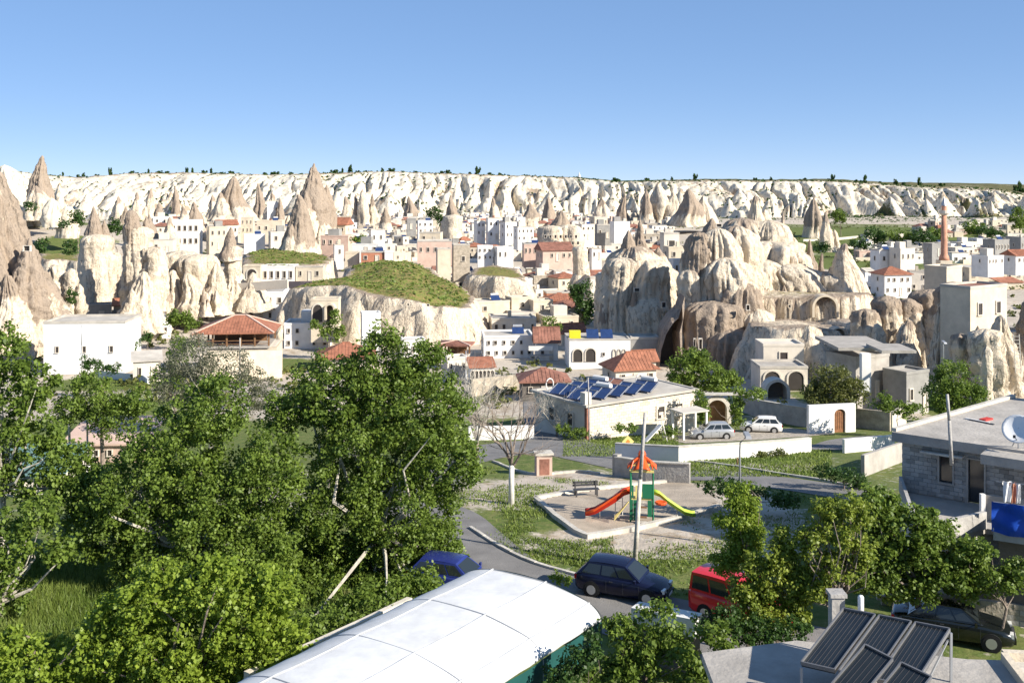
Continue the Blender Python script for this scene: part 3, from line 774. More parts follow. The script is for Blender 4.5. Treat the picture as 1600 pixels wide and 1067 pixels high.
_wm2 = {}
def put_window(root, x, y, z, w, h, rz=0.0, kind='rect', mats=None):
    me = window_mesh(kind)
    if mats:
        kk = (kind, mats)
        if kk not in _wm2:
            m2 = me.copy(); m2.materials.clear()
            for m in mats: m2.materials.append(MATS[m])
            _wm2[kk] = m2
        me = _wm2[kk]
    o = link('window', me, root)
    o.location = (x, y, z); o.rotation_euler = (0, 0, rz); o.scale = (w, 1, h)
    return o

_dm = {}
def put_door(root, x, y, z, w, h, rz=0.0, kind='rect'):
    kk = ('door', kind)
    if kk not in _wm2:
        m2 = window_mesh(kind).copy(); m2.materials.clear()
        for m in ('offwhite', 'door_wood'): m2.materials.append(MATS[m])
        _wm2[kk] = m2
    o = link('door', _wm2[kk], root)
    o.location = (x, y, z); o.rotation_euler = (0, 0, rz); o.scale = (w, 1, h)
    return o

HOUSES = []
def house(label, px0, px1, pt, pb, col='white', roof='flat', wins=(1, 3), Y=None, rot=None, kind='rect', depth=0.85, group=None, door=True, wsz=None, sink=3.0, roofmat=None, extras=True, rooftop=None, name='house', rh=None, cat='house', parapet=0.35, occ=True, on=False):
    rs = random.Random(int(px0 * 7 + pb * 13))
    if Y is None: Y = hit((px0 + px1) / 2, pb)
    elif not on and Y < 262:
        if abs(float(ground(((px0 + px1) / 2 - 800) / F * Y, Y)) - (HY - pb) / F * Y) > 1.2: Y = hit((px0 + px1) / 2, pb)
    a = R(rot if rot is not None else rs.uniform(8, 30))
    Wd = (px1 - px0) / F * Y; H = max(1.2, (pb - pt) / F * Y)
    w = Wd / (math.cos(a) + depth * abs(math.sin(a))); d = w * depth
    d = min(d, 14)
    w = (Wd - d * abs(math.sin(a))) / math.cos(a)
    zb = (HY - pb) / F * Y
    # local frame: x along the front, y backwards; the front's near corner at distance Y
    xl = (px0 - 800) / F * Y
    if a >= 0:   # front turned to the right: left wall visible
        ox = xl + d * math.sin(a); oy = Y
    else:
        ox = xl; oy = Y + w * math.sin(-a)
    r = empty(name, (ox, oy, zb), a, label, cat, group)
    mb = MB().box(0, w, 0, d, -sink, H); mb.obj('wall', col, r)
    if roof == 'flat':
        p = parapet; tk = 0.25
        mb = MB()
        mb.box(-0.06, w + 0.06, -0.06, tk, H + 0.002, H + p); mb.box(-0.06, w + 0.06, d - tk, d + 0.06, H + 0.002, H + p)
        mb.box(-0.06, tk, tk + 0.001, d - tk - 0.001, H + 0.002, H + p); mb.box(w - tk, w + 0.06, tk + 0.001, d - tk - 0.001, H + 0.002, H + p)
        mb.obj('parapet', col if rs.random() < 0.6 else 'roof_flat', r)
        MB().box(tk + 0.002, w - tk - 0.002, tk + 0.002, d - tk - 0.002, H + 0.003, H + 0.08).obj('roof', roofmat or rs.choice(['roof_flat', 'roof_flat', 'concrete', 'offwhite']), r)
    elif roof in ('hip', 'gable'):
        o = 0.45; h = rh or min(w, d) * 0.26
        rm = roofmat or 'tile'
        mb = MB()
        e = min(w, d) / 2 + o if roof == 'hip' else 0.0
        if w >= d:
            A, B = (-o + e, d / 2), (w + o - e, d / 2)
        else:
            A, B = (w / 2, -o + e), (w / 2, d + o - e)
        c = [(-o, -o), (w + o, -o), (w + o, d + o), (-o, d + o)]
        vs = [(x, y, H + 0.004) for x, y in c] + [(x, y, H + 0.16) for x, y in c] + [(A[0], A[1], H + 0.16 + h), (B[0], B[1], H + 0.16 + h)]
        fs = [(3, 2, 1, 0), (0, 1, 5, 4), (1, 2, 6, 5), (2, 3, 7, 6), (3, 0, 4, 7)]
        if w >= d: fs += [(4, 5, 9, 8), (5, 6, 9), (6, 7, 8, 9), (7, 4, 8)]
        else: fs += [(4, 5, 8), (5, 6, 9, 8), (6, 7, 9), (7, 4, 8, 9)]
        mb.add(vs, fs); ro = mb.obj('roof', rm, r)
        # raised tile courses and ridge
        mt = MB(); sx = max(0.5, w / 22)
        n = int(w / sx)
        if w >= d:
            for i in range(1, n):
                x = i * w / n
                f_ = 1.0 if roof == 'gable' else min(1.0, min(x + o, w + o - x) / (min(w, d) / 2 + o))
                if f_ <= 0.05: continue
                mt.bar((x, -o, H + 0.17), (x, -o + (d / 2 + o) * f_, H + 0.17 + h * f_), 0.12, 0.07)
            mt.bar((A[0], A[1], H + 0.2 + h), (B[0], B[1], H + 0.2 + h), 0.25, 0.14)
            if n > 1: mt.obj('roof_tiles', rm, r)['kind'] = 'stuff'
    elif roof == 'shed':
        mb = MB(); o = 0.3
        mb.add([(-o, -o, H + .004), (w + o, -o, H + .004), (w + o, d + o, H + .9), (-o, d + o, H + .9), (-o, -o, H + .16), (w + o, -o, H + .16), (w + o, d + o, H + 1.06), (-o, d + o, H + 1.06)],
               [(0, 3, 2, 1), (4, 5, 6, 7), (0, 1, 5, 4), (1, 2, 6, 5), (2, 3, 7, 6), (3, 0, 4, 7)])
        mb.obj('roof', roofmat or 'tile', r)
    rows, cols = wins
    ww, wh = wsz or (min(0.8, w / (cols + 1) * 0.42) if cols else 0.9, 0)
    st = H / max(rows, 1)
    if not wh: wh = min(1.25, st * 0.36)
    for j in range(rows):
        for i in range(cols):
            x = w * (i + 0.5 + (rs.uniform(-.12, .12) if not wsz else 0)) / cols
            z = j * st + st * 0.36 if not wsz else j * st + max(0.2, (st - wh) * 0.45)
            if door and j == 0 and i == (cols // 2) and rs.random() < 0.5 and not wsz:
                put_door(r, x, -0.01, 0.02, ww * 1.1, min(2.1, st * 0.72)); continue
            if rs.random() < 0.10 and not wsz: continue
            put_window(r, x, -0.01, z, ww * rs.choice([1, 1, 0.8]) if not wsz else ww, wh, 0, kind)
        if cols and d > 3.5 and not wsz:
            if a > 0:
                for k in range(1 if d < 7 else 2): put_window(r, -0.01, d * (k + 0.6) / (1 if d < 7 else 2) * 0.8, j * st + st * 0.36, ww * 0.9, wh, -math.pi / 2, kind)
            else:
                put_window(r, w + 0.01, d * 0.4, j * st + st * 0.36, ww * 0.9, wh, math.pi / 2, kind)
    if extras and roof == 'flat':
        q = rs.random()
        z0 = H + 0.09
        if q < 0.35:
            x = rs.uniform(0.25, 0.6) * w; y = rs.uniform(0.3, 0.6) * d
            MB().box(x, x + 0.7, y, y + 0.7, z0, z0 + rs.uniform(0.8, 1.5)).obj('chimney', rs.choice(['offwhite', 'cream', 'tile_old']), r)
        if 0.25 < q < 0.62 and w > 5:
            x = rs.uniform(0.45, 0.65) * w; y = rs.uniform(0.3, 0.5) * d
            m = MB(); m.add([(x, y, z0 + 0.1), (x + 2.0, y, z0 + 0.1), (x + 2.0, y + 1.1, z0 + 1.0), (x, y + 1.1, z0 + 1.0), (x, y, z0 + 0.02), (x + 2.0, y, z0 + 0.02), (x + 2.0, y + 1.1, z0 + 0.9), (x, y + 1.1, z0 + 0.9)],
                            [(0, 1, 2, 3), (7, 6, 5, 4), (0, 4, 5, 1), (1, 5, 6, 2), (2, 6, 7, 3), (3, 7, 4, 0)])
            m.obj('solar_panel', 'panel_blue', r)
            MB().tube([(x + 0.2, y + 1.3, z0 + 1.15), (x + 1.8, y + 1.3, z0 + 1.15)], 0.28, 8).obj('water_tank', rs.choice(['frame_white', 'metal_grey']), r)
        if q > 0.75 and w > 5 and d > 4:
            x = rs.uniform(0.1, 0.4) * w
            MB().box(x, x + w * 0.4, d * 0.4, d * 0.85, z0, z0 + 2.0).obj('stair_room', rs.choice([col, 'offwhite', 'grey_wall']), r)
    if group and rs.random() < .45:
        hw_ = rs.uniform(1.0, 1.6); q0 = rs.uniform(-3.5, -1.0); q1 = w * rs.uniform(.5, 1.1); f_ = rs.uniform(-4.5, -2.2)
        m = MB(); m.box(q0, q1, f_, f_ + .3, -sink, hw_); m.box(q0, q0 + .3, f_ + .301, 0.5, -sink, hw_ - .05)
        m.obj('yard_wall', rs.choice(['offwhite', 'stone_wall', 'cream', 'white']), r)
    if group and rs.random() < .35:
        q0 = w + rs.uniform(0, .3); m = MB().box(q0 + .002, q0 + rs.uniform(1.8, 3.2), rs.uniform(.2, 1.5), d * .8, -sink, H * rs.uniform(.45, .75)); m.obj('annex', rs.choice(['offwhite', 'cream', 'stone_wall', col]), r)
    HOUSES.append((px0, px1, pt, pb, Y))
    if occ: OCC.append((ox + w / 2 * math.cos(a) - d / 2 * math.sin(a), oy + w / 2 * math.sin(a) + d / 2 * math.cos(a), max(w, d) * 0.42))
    return r, w, d, H

hs = house
hs('big plain white house with tiny windows at the left, above the trees', 62, 192, 506, 580, 'white', wins=(1, 3), Y=150, rot=4, depth=0.7, wsz=(0.5, 0.9), extras=False)
hs('tall narrow pinkish beige house joined to the big white house', 174, 207, 504, 552, 'pink', wins=(0, 0), Y=158, rot=6)
hs('low white house with a row of cypress bushes in front', 206, 262, 506, 530, 'white', wins=(1, 3), Y=172)
hs('small white house with two dark windows under the arch shaped rock', 74, 104, 440, 477, 'white', wins=(1, 2), Y=186, rot=10, door=False, wsz=(0.55, 0.8))
hs('cream two storey house left of the pair of white houses', 268, 315, 456, 500, 'cream', wins=(2, 4), Y=186)
hs('narrow white house with a balcony left of the long white hotel', 316, 350, 464, 502, 'white', wins=(2, 2), Y=182)
hs('long bright white two storey hotel behind the red hip roof', 350, 441, 459, 506, 'white', wins=(2, 6), Y=180, rot=6)
hs('large white three storey house with three dark openings in a row, on the left slope', 262, 309, 346, 386, 'white', wins=(2, 5), Y=330, rot=8, wsz=(0.9, 1.6))
hs('white block stepping down in front of the three storey house', 230, 268, 376, 396, 'offwhite', wins=(1, 2), Y=300)
hs('small cream house with three slots, left of the smooth brown cone', 375, 395, 341, 366, 'cream', wins=(2, 3), Y=400, rot=6)
hs('small white cube house high on the slope left of the twin peaks', 413, 436, 315, 337, 'white', wins=(1, 2), Y=480)
hs('long cream house with four windows left of the smooth brown cone', 398, 440, 346, 366, 'cream', wins=(1, 4), Y=380, rot=5)
hs('dull red roofed long house on the left slope', 328, 368, 352, 368, 'offwhite', 'gable', (1, 4), Y=390, roofmat='red_cloth' if False else 'tile')
hs('broad blank cream terrace house left of the capped chimney', 316, 352, 356, 390, 'cream', wins=(2, 3), Y=330)
hs('blank white garden house behind the capped chimney', 374, 412, 368, 388, 'white', wins=(0, 0), Y=320)
hs('white house with pink parapet left of the smooth brown cone foot', 414, 450, 364, 382, 'offwhite', wins=(1, 2), Y=318)
hs('white cave house with three dark doors under the grassy terrace', 408, 459, 418, 439, 'white', wins=(1, 5), Y=238, rot=2, wsz=(0.65, 1.6), extras=False, on=True)
hs('cream cave house front beside the three dark doors', 460, 504, 418, 438, 'cream', wins=(1, 3), Y=239, rot=3, extras=False, on=True)
hs('cream cave front with one big dark arch, under the grassy terrace', 380, 407, 417, 440, 'cream', wins=(1, 1), Y=236, rot=0, kind='arch', wsz=(2.1, 2.4), extras=False, on=True)
hs('long low red tiled house right of the smooth brown cone', 494, 545, 352, 366, 'cream', 'gable', (1, 5), Y=335, rot=-8)
hs('pinkish long house under the low red roof', 500, 548, 370, 388, 'pink', wins=(1, 4), Y=306, rot=-6)
hs('white narrow house with a black side opening left of the mound', 519, 536, 384, 404, 'white', wins=(1, 1), Y=276, on=True)
hs('cream stone house with blank front at the top left of the mound', 538, 560, 396, 416, 'cream', wins=(0, 0), Y=258, rot=4, on=True)
hs('white strip house above the brick one, left top of the mound', 550, 594, 383, 394, 'white', wins=(1, 3), Y=290, rot=-4, on=True)
hs('low bare brick house with a dark flat roof on top of the mound edge', 562, 600, 395, 411, 'brick', wins=(1, 2), Y=256, rot=4, roofmat='dark_wall', on=True)
hs('tiny white cube house at the right end of the brick one', 600, 614, 395, 410, 'white', wins=(0, 0), Y=256, rot=5, on=True)
hs('white house with two small windows behind the round green tree', 574, 600, 360, 382, 'white', wins=(1, 2), Y=320)
hs('white house with three windows in a row left of the slender cone', 650, 676, 346, 366, 'white', wins=(2, 3), Y=400, rot=10)
hs('grey roofed house beside the three window white house', 634, 650, 343, 358, 'grey_wall', wins=(1, 1), Y=420)
hs('cream house with an ochre parapet in the middle of town', 655, 690, 365, 380, 'cream', wins=(1, 2), Y=350, rot=-4)
hs('long pinkish terrace house with a red string course in the middle of town', 648, 706, 378, 402, 'pink', wins=(1, 5), Y=306, rot=5)
hs('blank sandy stone block above the right end of the mound', 680, 704, 390, 420, 'cream', wins=(0, 0), Y=250, rot=12, extras=False, on=True)
hs('rough stone block house with a carved band beside the blank one', 705, 734, 384, 422, 'stone_wall', wins=(1, 1), Y=252, rot=10, extras=False, on=True)
hs('white house with strip windows left of the arched white house', 740, 758, 346, 370, 'white', wins=(2, 2), Y=400)
hs('tall white house with a rounded top window in mid town', 759, 780, 342, 374, 'white', wins=(2, 2), Y=396, kind='arch')
hs('white block house right of the tall arched one', 781, 808, 348, 374, 'white', wins=(2, 3), Y=392)
hs('white house with three square windows above the low terrace', 745, 770, 386, 408, 'white', wins=(2, 3), Y=290, rot=4, door=False)
hs('white house with a dark porch above the low terrace', 771, 802, 388, 408, 'white', wins=(1, 3), Y=288)
hs('small white cube with two windows left of the brown stump', 806, 821, 341, 354, 'white', wins=(1, 2), Y=440)
hs('white two level house left of the dark gap beside the gabled rock', 802, 834, 356, 378, 'white', wins=(2, 4), Y=366)
hs('ochre house with four windows in pairs below the gabled rock', 816, 846, 382, 402, 'pink', wins=(1, 4), Y=298, rot=6, door=False)
hs('brown gable roofed house below the gabled rock', 838, 896, 392, 408, 'pink', 'gable', (1, 5), Y=286, rot=14, roofmat='tile_old')
hs('white house with a deep shaded side below the brown gable roof', 842, 864, 416, 436, 'white', wins=(1, 1), Y=256, rot=28)
hs('white house with two dark holes beside the squat pillar', 866, 890, 414, 440, 'white', wins=(2, 2), Y=250, rot=25)
hs('cream dormer fronted house right of the low terrace', 821, 842, 420, 440, 'cream', 'gable', (1, 1), Y=248, roofmat='roof_flat')
hs('cream house under a dark roof near the cliff foot', 922, 950, 340, 354, 'cream', wins=(1, 3), Y=430)
hs('grey shuttered house right of the gabled rock', 930, 956, 352, 372, 'grey_wall', wins=(1, 2), Y=390)
hs('white sloping terrace house above the rock tower', 955, 985, 348, 368, 'white', wins=(0, 0), Y=380)
hs('white house with arched openings right of the gabled rock', 900, 930, 352, 374, 'offwhite', wins=(2, 3), Y=380, kind='arch')
hs('small whitish house right of the squat pillar', 922, 940, 390, 406, 'white', wins=(1, 2), Y=300)
hs('white house with one wide dark hole between the two great rocks', 1034, 1062, 366, 392, 'offwhite', wins=(1, 1), Y=232, rot=10, wsz=(1.5, 1.2), on=True)
hs('cream house with a flat slab roof between the two great rocks', 1040, 1078, 388, 408, 'cream', wins=(1, 2), Y=218, on=True)
hs('tall white house squeezed into the cleft between the great rocks', 1048, 1074, 408, 432, 'white', wins=(1, 2), Y=206, rot=12, on=True)
hs('grey house low in the cleft between the great rocks', 1044, 1076, 434, 462, 'grey_wall', wins=(2, 2), Y=198, on=True)
hs('white cut stone house with terrace left of the great cleft', 1020, 1062, 512, 534, 'offwhite', wins=(1, 3), Y=166, rot=6)
hs('rust coloured house with a red tiled roof and dark porch', 848, 902, 471, 500, 'brick', 'hip', (1, 3), Y=196, rot=6, wsz=(1.7, 2.0), rh=1.3)
hs('pinkish low house left of the rust coloured one', 788, 846, 470, 492, 'pink', wins=(1, 4), Y=203, rot=8)
hs('white terrace house with brown tiles and a white sign board', 836, 872, 536, 566, 'white', 'gable', (1, 2), Y=166, rot=3, roofmat='tile_old', rh=2.2)
hs('red gabled house behind the arcaded white house', 866, 916, 522, 540, 'offwhite', 'gable', (1, 2), Y=172, rot=20, rh=1.4)
hs('white walled house in a row of terraces left of the sign house', 750, 834, 528, 560, 'white', wins=(2, 6), Y=168, rot=5)
hs('long white terrace above the row left of the sign house', 762, 838, 500, 524, 'offwhite', wins=(1, 5), Y=182, rot=6)
hs('cream house with an orange lintel doorway right of the mound', 748, 786, 476, 502, 'cream', wins=(1, 2), Y=190)
hs('pale house with dark arches above the orange lintel house', 766, 802, 452, 472, 'offwhite', wins=(1, 3), Y=206, kind='arch')
hs('cream stepped house under the low terrace wall', 800, 842, 448, 466, 'cream', wins=(1, 3), Y=216)
hs('white house behind the dark wooden pavilion', 690, 730, 562, 584, 'offwhite', wins=(1, 3), Y=146)
hs('white arcaded house with a strip of red tiles right of the big tree', 730, 772, 575, 602, 'white', 'shed', (1, 6), Y=142, rot=10, kind='arch', wsz=(0.62, 1.7))
hs('long white garden house under the mound cliff', 440, 512, 508, 546, 'white', wins=(2, 5), Y=166, rot=4)
hs('white carved cave front with tall arched niche in the cream cliff', 484, 528, 470, 508, 'cream', wins=(1, 2), Y=176, rot=3, kind='arch', wsz=(1.7, 3.0), extras=False, on=True)
hs('bright white slab fronted cave house in the cream cliff', 560, 594, 492, 538, 'white', wins=(0, 0), Y=170, rot=14, extras=False, on=True)
hs('red tiled roof house half hidden behind the big tree', 486, 582, 562, 585, 'offwhite', 'hip', (1, 5), Y=142, rot=8, rh=1.8)
hs('white house behind the top of the big tree', 622, 664, 534, 560, 'white', wins=(1, 3), Y=160)
hs('small cave house with a recessed window and brown sides', 1193, 1256, 541, 572, 'offwhite', wins=(1, 1), Y=140, rot=0, wsz=(1.1, 1.3), extras=False, on=True)
hs('wide low house with a pink cornice under the small cave house', 1188, 1262, 576, 612, 'offwhite', wins=(1, 2), Y=134, rot=0, kind='arch', wsz=(2.0, 2.4), extras=False, on=True)
hs('pale beige house left of the white sky lit far group', 1398, 1434, 390, 412, 'offwhite', wins=(1, 3), Y=300)
hs('white cube house with a water box on the far right plain', 1368, 1402, 392, 416, 'white', wins=(1, 2), Y=305, rot=14)
hs('long white house with a bright red hip roof left of the minaret', 1374, 1428, 430, 462, 'white', 'hip', (2, 4), Y=250, rot=12, rh=1.6)
hs('cream wing with paired windows beside the bright red hip roof', 1424, 1456, 426, 456, 'offwhite', wins=(2, 2), Y=244, rot=-10)
hs('white gabled shed left of the bright red hip roof', 1346, 1366, 424, 444, 'white', 'gable', (1, 1), Y=256, roofmat='roof_flat')
hs('white low house in front of the bright red hip roof', 1356, 1410, 446, 458, 'white', wins=(1, 3), Y=226)
hs('blue white house left of the minaret', 1450, 1478, 382, 400, 'grey_wall', wins=(1, 3), Y=310)
hs('white house with twin windows right of the minaret', 1486, 1514, 396, 412, 'white', wins=(1, 2), Y=250, rot=4, wsz=(1.0, 1.1))
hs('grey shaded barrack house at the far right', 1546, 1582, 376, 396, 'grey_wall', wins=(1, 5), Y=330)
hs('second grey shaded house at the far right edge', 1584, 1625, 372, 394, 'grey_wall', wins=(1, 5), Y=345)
hs('white house with red roof at the far right edge', 1578, 1620, 400, 414, 'white', 'gable', (1, 3), Y=285)
hs('whitewashed house among roofs near the right edge', 1530, 1576, 402, 416, 'white', wins=(1, 5), Y=270)
hs('long cream wall house behind the cut stone building', 1512, 1600, 420, 440, 'cream', wins=(1, 6), Y=188, rot=2)
hs('orange tiled lean to behind the cut stone building', 1560, 1600, 442, 452, 'cream', 'shed', (0, 0), Y=168, rot=5, roofmat='tile')
hs('cream facade house with a ladder at the right edge', 1566, 1640, 524, 582, 'cream', wins=(2, 3), Y=110, rot=-12, extras=False)
hs('pale garage house at the right edge beside the wall', 1556, 1640, 586, 612, 'offwhite', wins=(1, 3), Y=100, rot=-8, extras=False)
hs('grey ramp roofed house left of the garden with red flowers', 196, 246, 566, 598, 'offwhite', 'shed', (1, 2), Y=118, rot=20, roofmat='roof_flat')
hs('pink roofed teahouse glimpsed through the left trees', 96, 222, 696, 722, 'pink', 'shed', (1, 6), Y=78, rot=3, roofmat='pink')
hs('white kiosk house seen between trees at the left', 80, 134, 728, 760, 'white', wins=(1, 2), Y=68)
hs('teal roofed shed behind the left tree', -20, 92, 752, 775, 'offwhite', 'shed', (1, 3), Y=64, roofmat='teal_pale', rot=0)
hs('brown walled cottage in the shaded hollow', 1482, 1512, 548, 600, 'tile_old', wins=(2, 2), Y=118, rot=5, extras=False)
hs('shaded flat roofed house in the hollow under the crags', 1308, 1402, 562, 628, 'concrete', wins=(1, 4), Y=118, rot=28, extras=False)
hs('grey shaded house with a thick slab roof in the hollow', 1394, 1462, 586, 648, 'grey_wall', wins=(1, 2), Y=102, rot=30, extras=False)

# cut stone building on the rock, minaret
hs('weathered cut stone building with grass on its roof, right edge', 1488, 1598, 452, 512, 'cream', wins=(1, 2), Y=128, rot=32, extras=False, roofmat='ground_soil' if False else 'tile_old', wsz=(0.9, 1.5), depth=0.55, on=True, sink=9)
hs('ruined stone tower house joined to the minaret', 1456, 1516, 420, 478, 'cream', wins=(0, 0), Y=158, rot=38, extras=False, depth=0.8, on=True)


def minaret():
    Y = 172; px = 1483
    z0 = (HY - 470) / F * Y; zt = (HY - 308) / F * Y; z1 = (HY - 408) / F * Y; zs = (HY - 378) / F * Y
    r = empty('minaret', ((px - 800) / F * Y, Y + 2, z0), 0, 'slim pinkish brick minaret with a pointed top on the right', 'minaret')
    m = MB(); m.box(-1.0, 1.0, -1.0, 1.0, 0, z1 - z0); m.obj('base', 'cream', r)
    m = MB(); m.lathe([(0.85, z1 - z0 + .002), (0.8, z1 - z0 + 0.5), (0.54, z1 - z0 + 1.1), (0.52, zs - z0), (0.42, zt - z0 - 3.1)], 14); m.obj('shaft', 'minaret_brick', r, True)
    m = MB(); m.lathe([(0.5, zt - z0 - 3.1 + .003), (0.8, zt - z0 - 2.8), (0.82, zt - z0 - 2.3)], 14); m.obj('balcony', 'offwhite', r)
    m = MB(); m.lathe([(0.42, zt - z0 - 2.3 + .003), (0.40, zt - z0 - 1.5)], 12); m.obj('lantern', 'minaret_brick', r)
    m = MB(); m.lathe([(0.5, zt - z0 - 1.5 + .003), (0.3, zt - z0 - 0.8), (0.04, zt - z0)], 12); m.obj('cap', 'metal_grey', r)
minaret()

# big rock wall arch (real vaulted opening built in front of the wall)
def arch_niche(label, px, pt, pb, w_px, Y, matn='cream', name='stone_arch', wallw=1.5, depth=2.2, back='opening', cat='arch', rz=0.0):
    w = w_px / F * Y; h = (pb - pt) / F * Y
    p = W(px, pb, Y)
    r = empty(name, p, rz, label, cat)
    n = 14; hw = w / 2; sp = h - hw if h > hw else h * 0.5
    inner = [(-hw, 0), (-hw, sp)] + [(-hw * math.cos(t), sp + (h - sp) * math.sin(t)) for t in np.linspace(0, math.pi, n)[1:-1]] + [(hw, sp), (hw, 0)]
    k = (hw + wallw) / hw
    outer = [(-hw - wallw, 0), (-hw - wallw, sp)] + [(-(hw + wallw) * math.cos(t), sp + (h - sp + wallw * 0.8) * math.sin(t)) for t in np.linspace(0, math.pi, n)[1:-1]] + [(hw + wallw, sp), (hw + wallw, 0)]
    N_ = len(inner)
    vs = [(x, 0, z) for x, z in inner] + [(x, 0, z) for x, z in outer] + [(x, depth, z) for x, z in inner] + [(x, depth, z) for x, z in outer]
    fs = []
    for i in range(N_ - 1):
        fs += [(i, N_ + i, N_ + i + 1, i + 1), (i, i + 1, 2 * N_ + i + 1, 2 * N_ + i), (N_ + i, 3 * N_ + i, 3 * N_ + i + 1, N_ + i + 1)]
    MB().add(vs, fs).obj('surround', matn, r)
    MB().add([(x, depth * 0.9, z) for x, z in inner], [tuple(range(N_))]).obj('back_wall', back, r)
    return r
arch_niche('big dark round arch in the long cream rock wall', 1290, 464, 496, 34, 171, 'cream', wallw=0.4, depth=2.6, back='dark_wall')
arch_niche('tall dark cave arch in the cream cliff behind the big tree', 515, 477, 500, 11, 174.5, 'cream', wallw=0.3)
def cleft():  # added dark recess standing in for the shadow cast by the right rock
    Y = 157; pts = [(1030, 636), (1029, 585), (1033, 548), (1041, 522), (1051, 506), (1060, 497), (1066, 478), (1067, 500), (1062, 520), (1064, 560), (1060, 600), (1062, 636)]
    o = W(1045, 636, Y); r = empty('shadow_recess', o, 0, 'tall black recess standing in for the shadow between the two great rocks', 'shadow recess')
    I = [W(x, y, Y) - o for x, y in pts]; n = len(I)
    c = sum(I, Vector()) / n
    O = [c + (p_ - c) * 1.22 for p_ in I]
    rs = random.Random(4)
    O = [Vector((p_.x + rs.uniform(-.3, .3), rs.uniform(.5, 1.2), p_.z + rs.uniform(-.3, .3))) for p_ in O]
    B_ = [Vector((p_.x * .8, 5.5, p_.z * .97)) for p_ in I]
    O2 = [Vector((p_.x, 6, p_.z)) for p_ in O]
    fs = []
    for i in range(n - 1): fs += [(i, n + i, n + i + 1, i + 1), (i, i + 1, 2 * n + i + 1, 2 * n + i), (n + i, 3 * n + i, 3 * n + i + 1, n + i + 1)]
    MB().add(I + O + B_ + O2, fs).obj('shadow_rim', 'tuff_dark', r)  # darkened tuff carries the shade in its colour
    MB().add([Vector((b.x, 5.4, b.z)) for b in B_], [tuple(range(n))]).obj('back_wall', 'opening', r)  # near-black back in place of cast shade
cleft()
arch_niche('low round cave arch at the foot of the crag slope', 1311, 514, 528, 18, 150, 'cream', wallw=0.25)
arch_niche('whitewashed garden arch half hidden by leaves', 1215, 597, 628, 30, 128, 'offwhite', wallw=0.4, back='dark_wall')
# rock doors and windows cut in the rocks: frame with a dark opening
def rock_window(label, px, py, w, h, Y, kind='rect', d=0.3):
    p = W(px, py, Y)
    o = link('cave_window', window_mesh(kind)); o.location = p; o.scale = (w / F * Y, 3.0, h / F * Y)
    tag(o, label, 'cave window')
for L in [('dark slot window in the huge cone at the left edge', 43, 392, 10, 8, 159), ('square cave window low in the great grey block', 1168, 484, 5, 8, 158), ('tall dark cave door beside a white pillar at the foot of the grey block', 1094, 545, 5, 16, 153),
          ('second dark cave door at the foot of the grey block', 1085, 541, 3, 12, 154), ('cave window in the tiered rock tower', 1037, 480, 6, 8, 179), ('pink rimmed cave window high in the tiered tower', 995, 455, 8, 5, 180),
          ('small round hole in the long cream wall', 1233, 480, 4, 4, 171), ('dark hole in the crags above the wall', 1205, 444, 5, 5, 186), ('high window of the great grey block', 1123, 354, 8, 4, 166),
          ('small window in the mound cliff, right one', 669, 478, 4, 3, 180), ('small window in the mound cliff, left one', 638, 477, 3, 3, 181)]:
    rock_window(*L)
for i in range(14):
    px = 852 + (i % 7) * 8 + (i // 7) * 3; py = 372 + (i // 7) * 10
    p = W(px, py, 309)
    o = link('cave_window', window_mesh('rect')); o.location = p; o.scale = (0.6, 3, 0.9)
    tag(o, 'tiny dark window in the broad gabled tuff rock', 'cave window', 'tiny windows of the broad gabled rock')
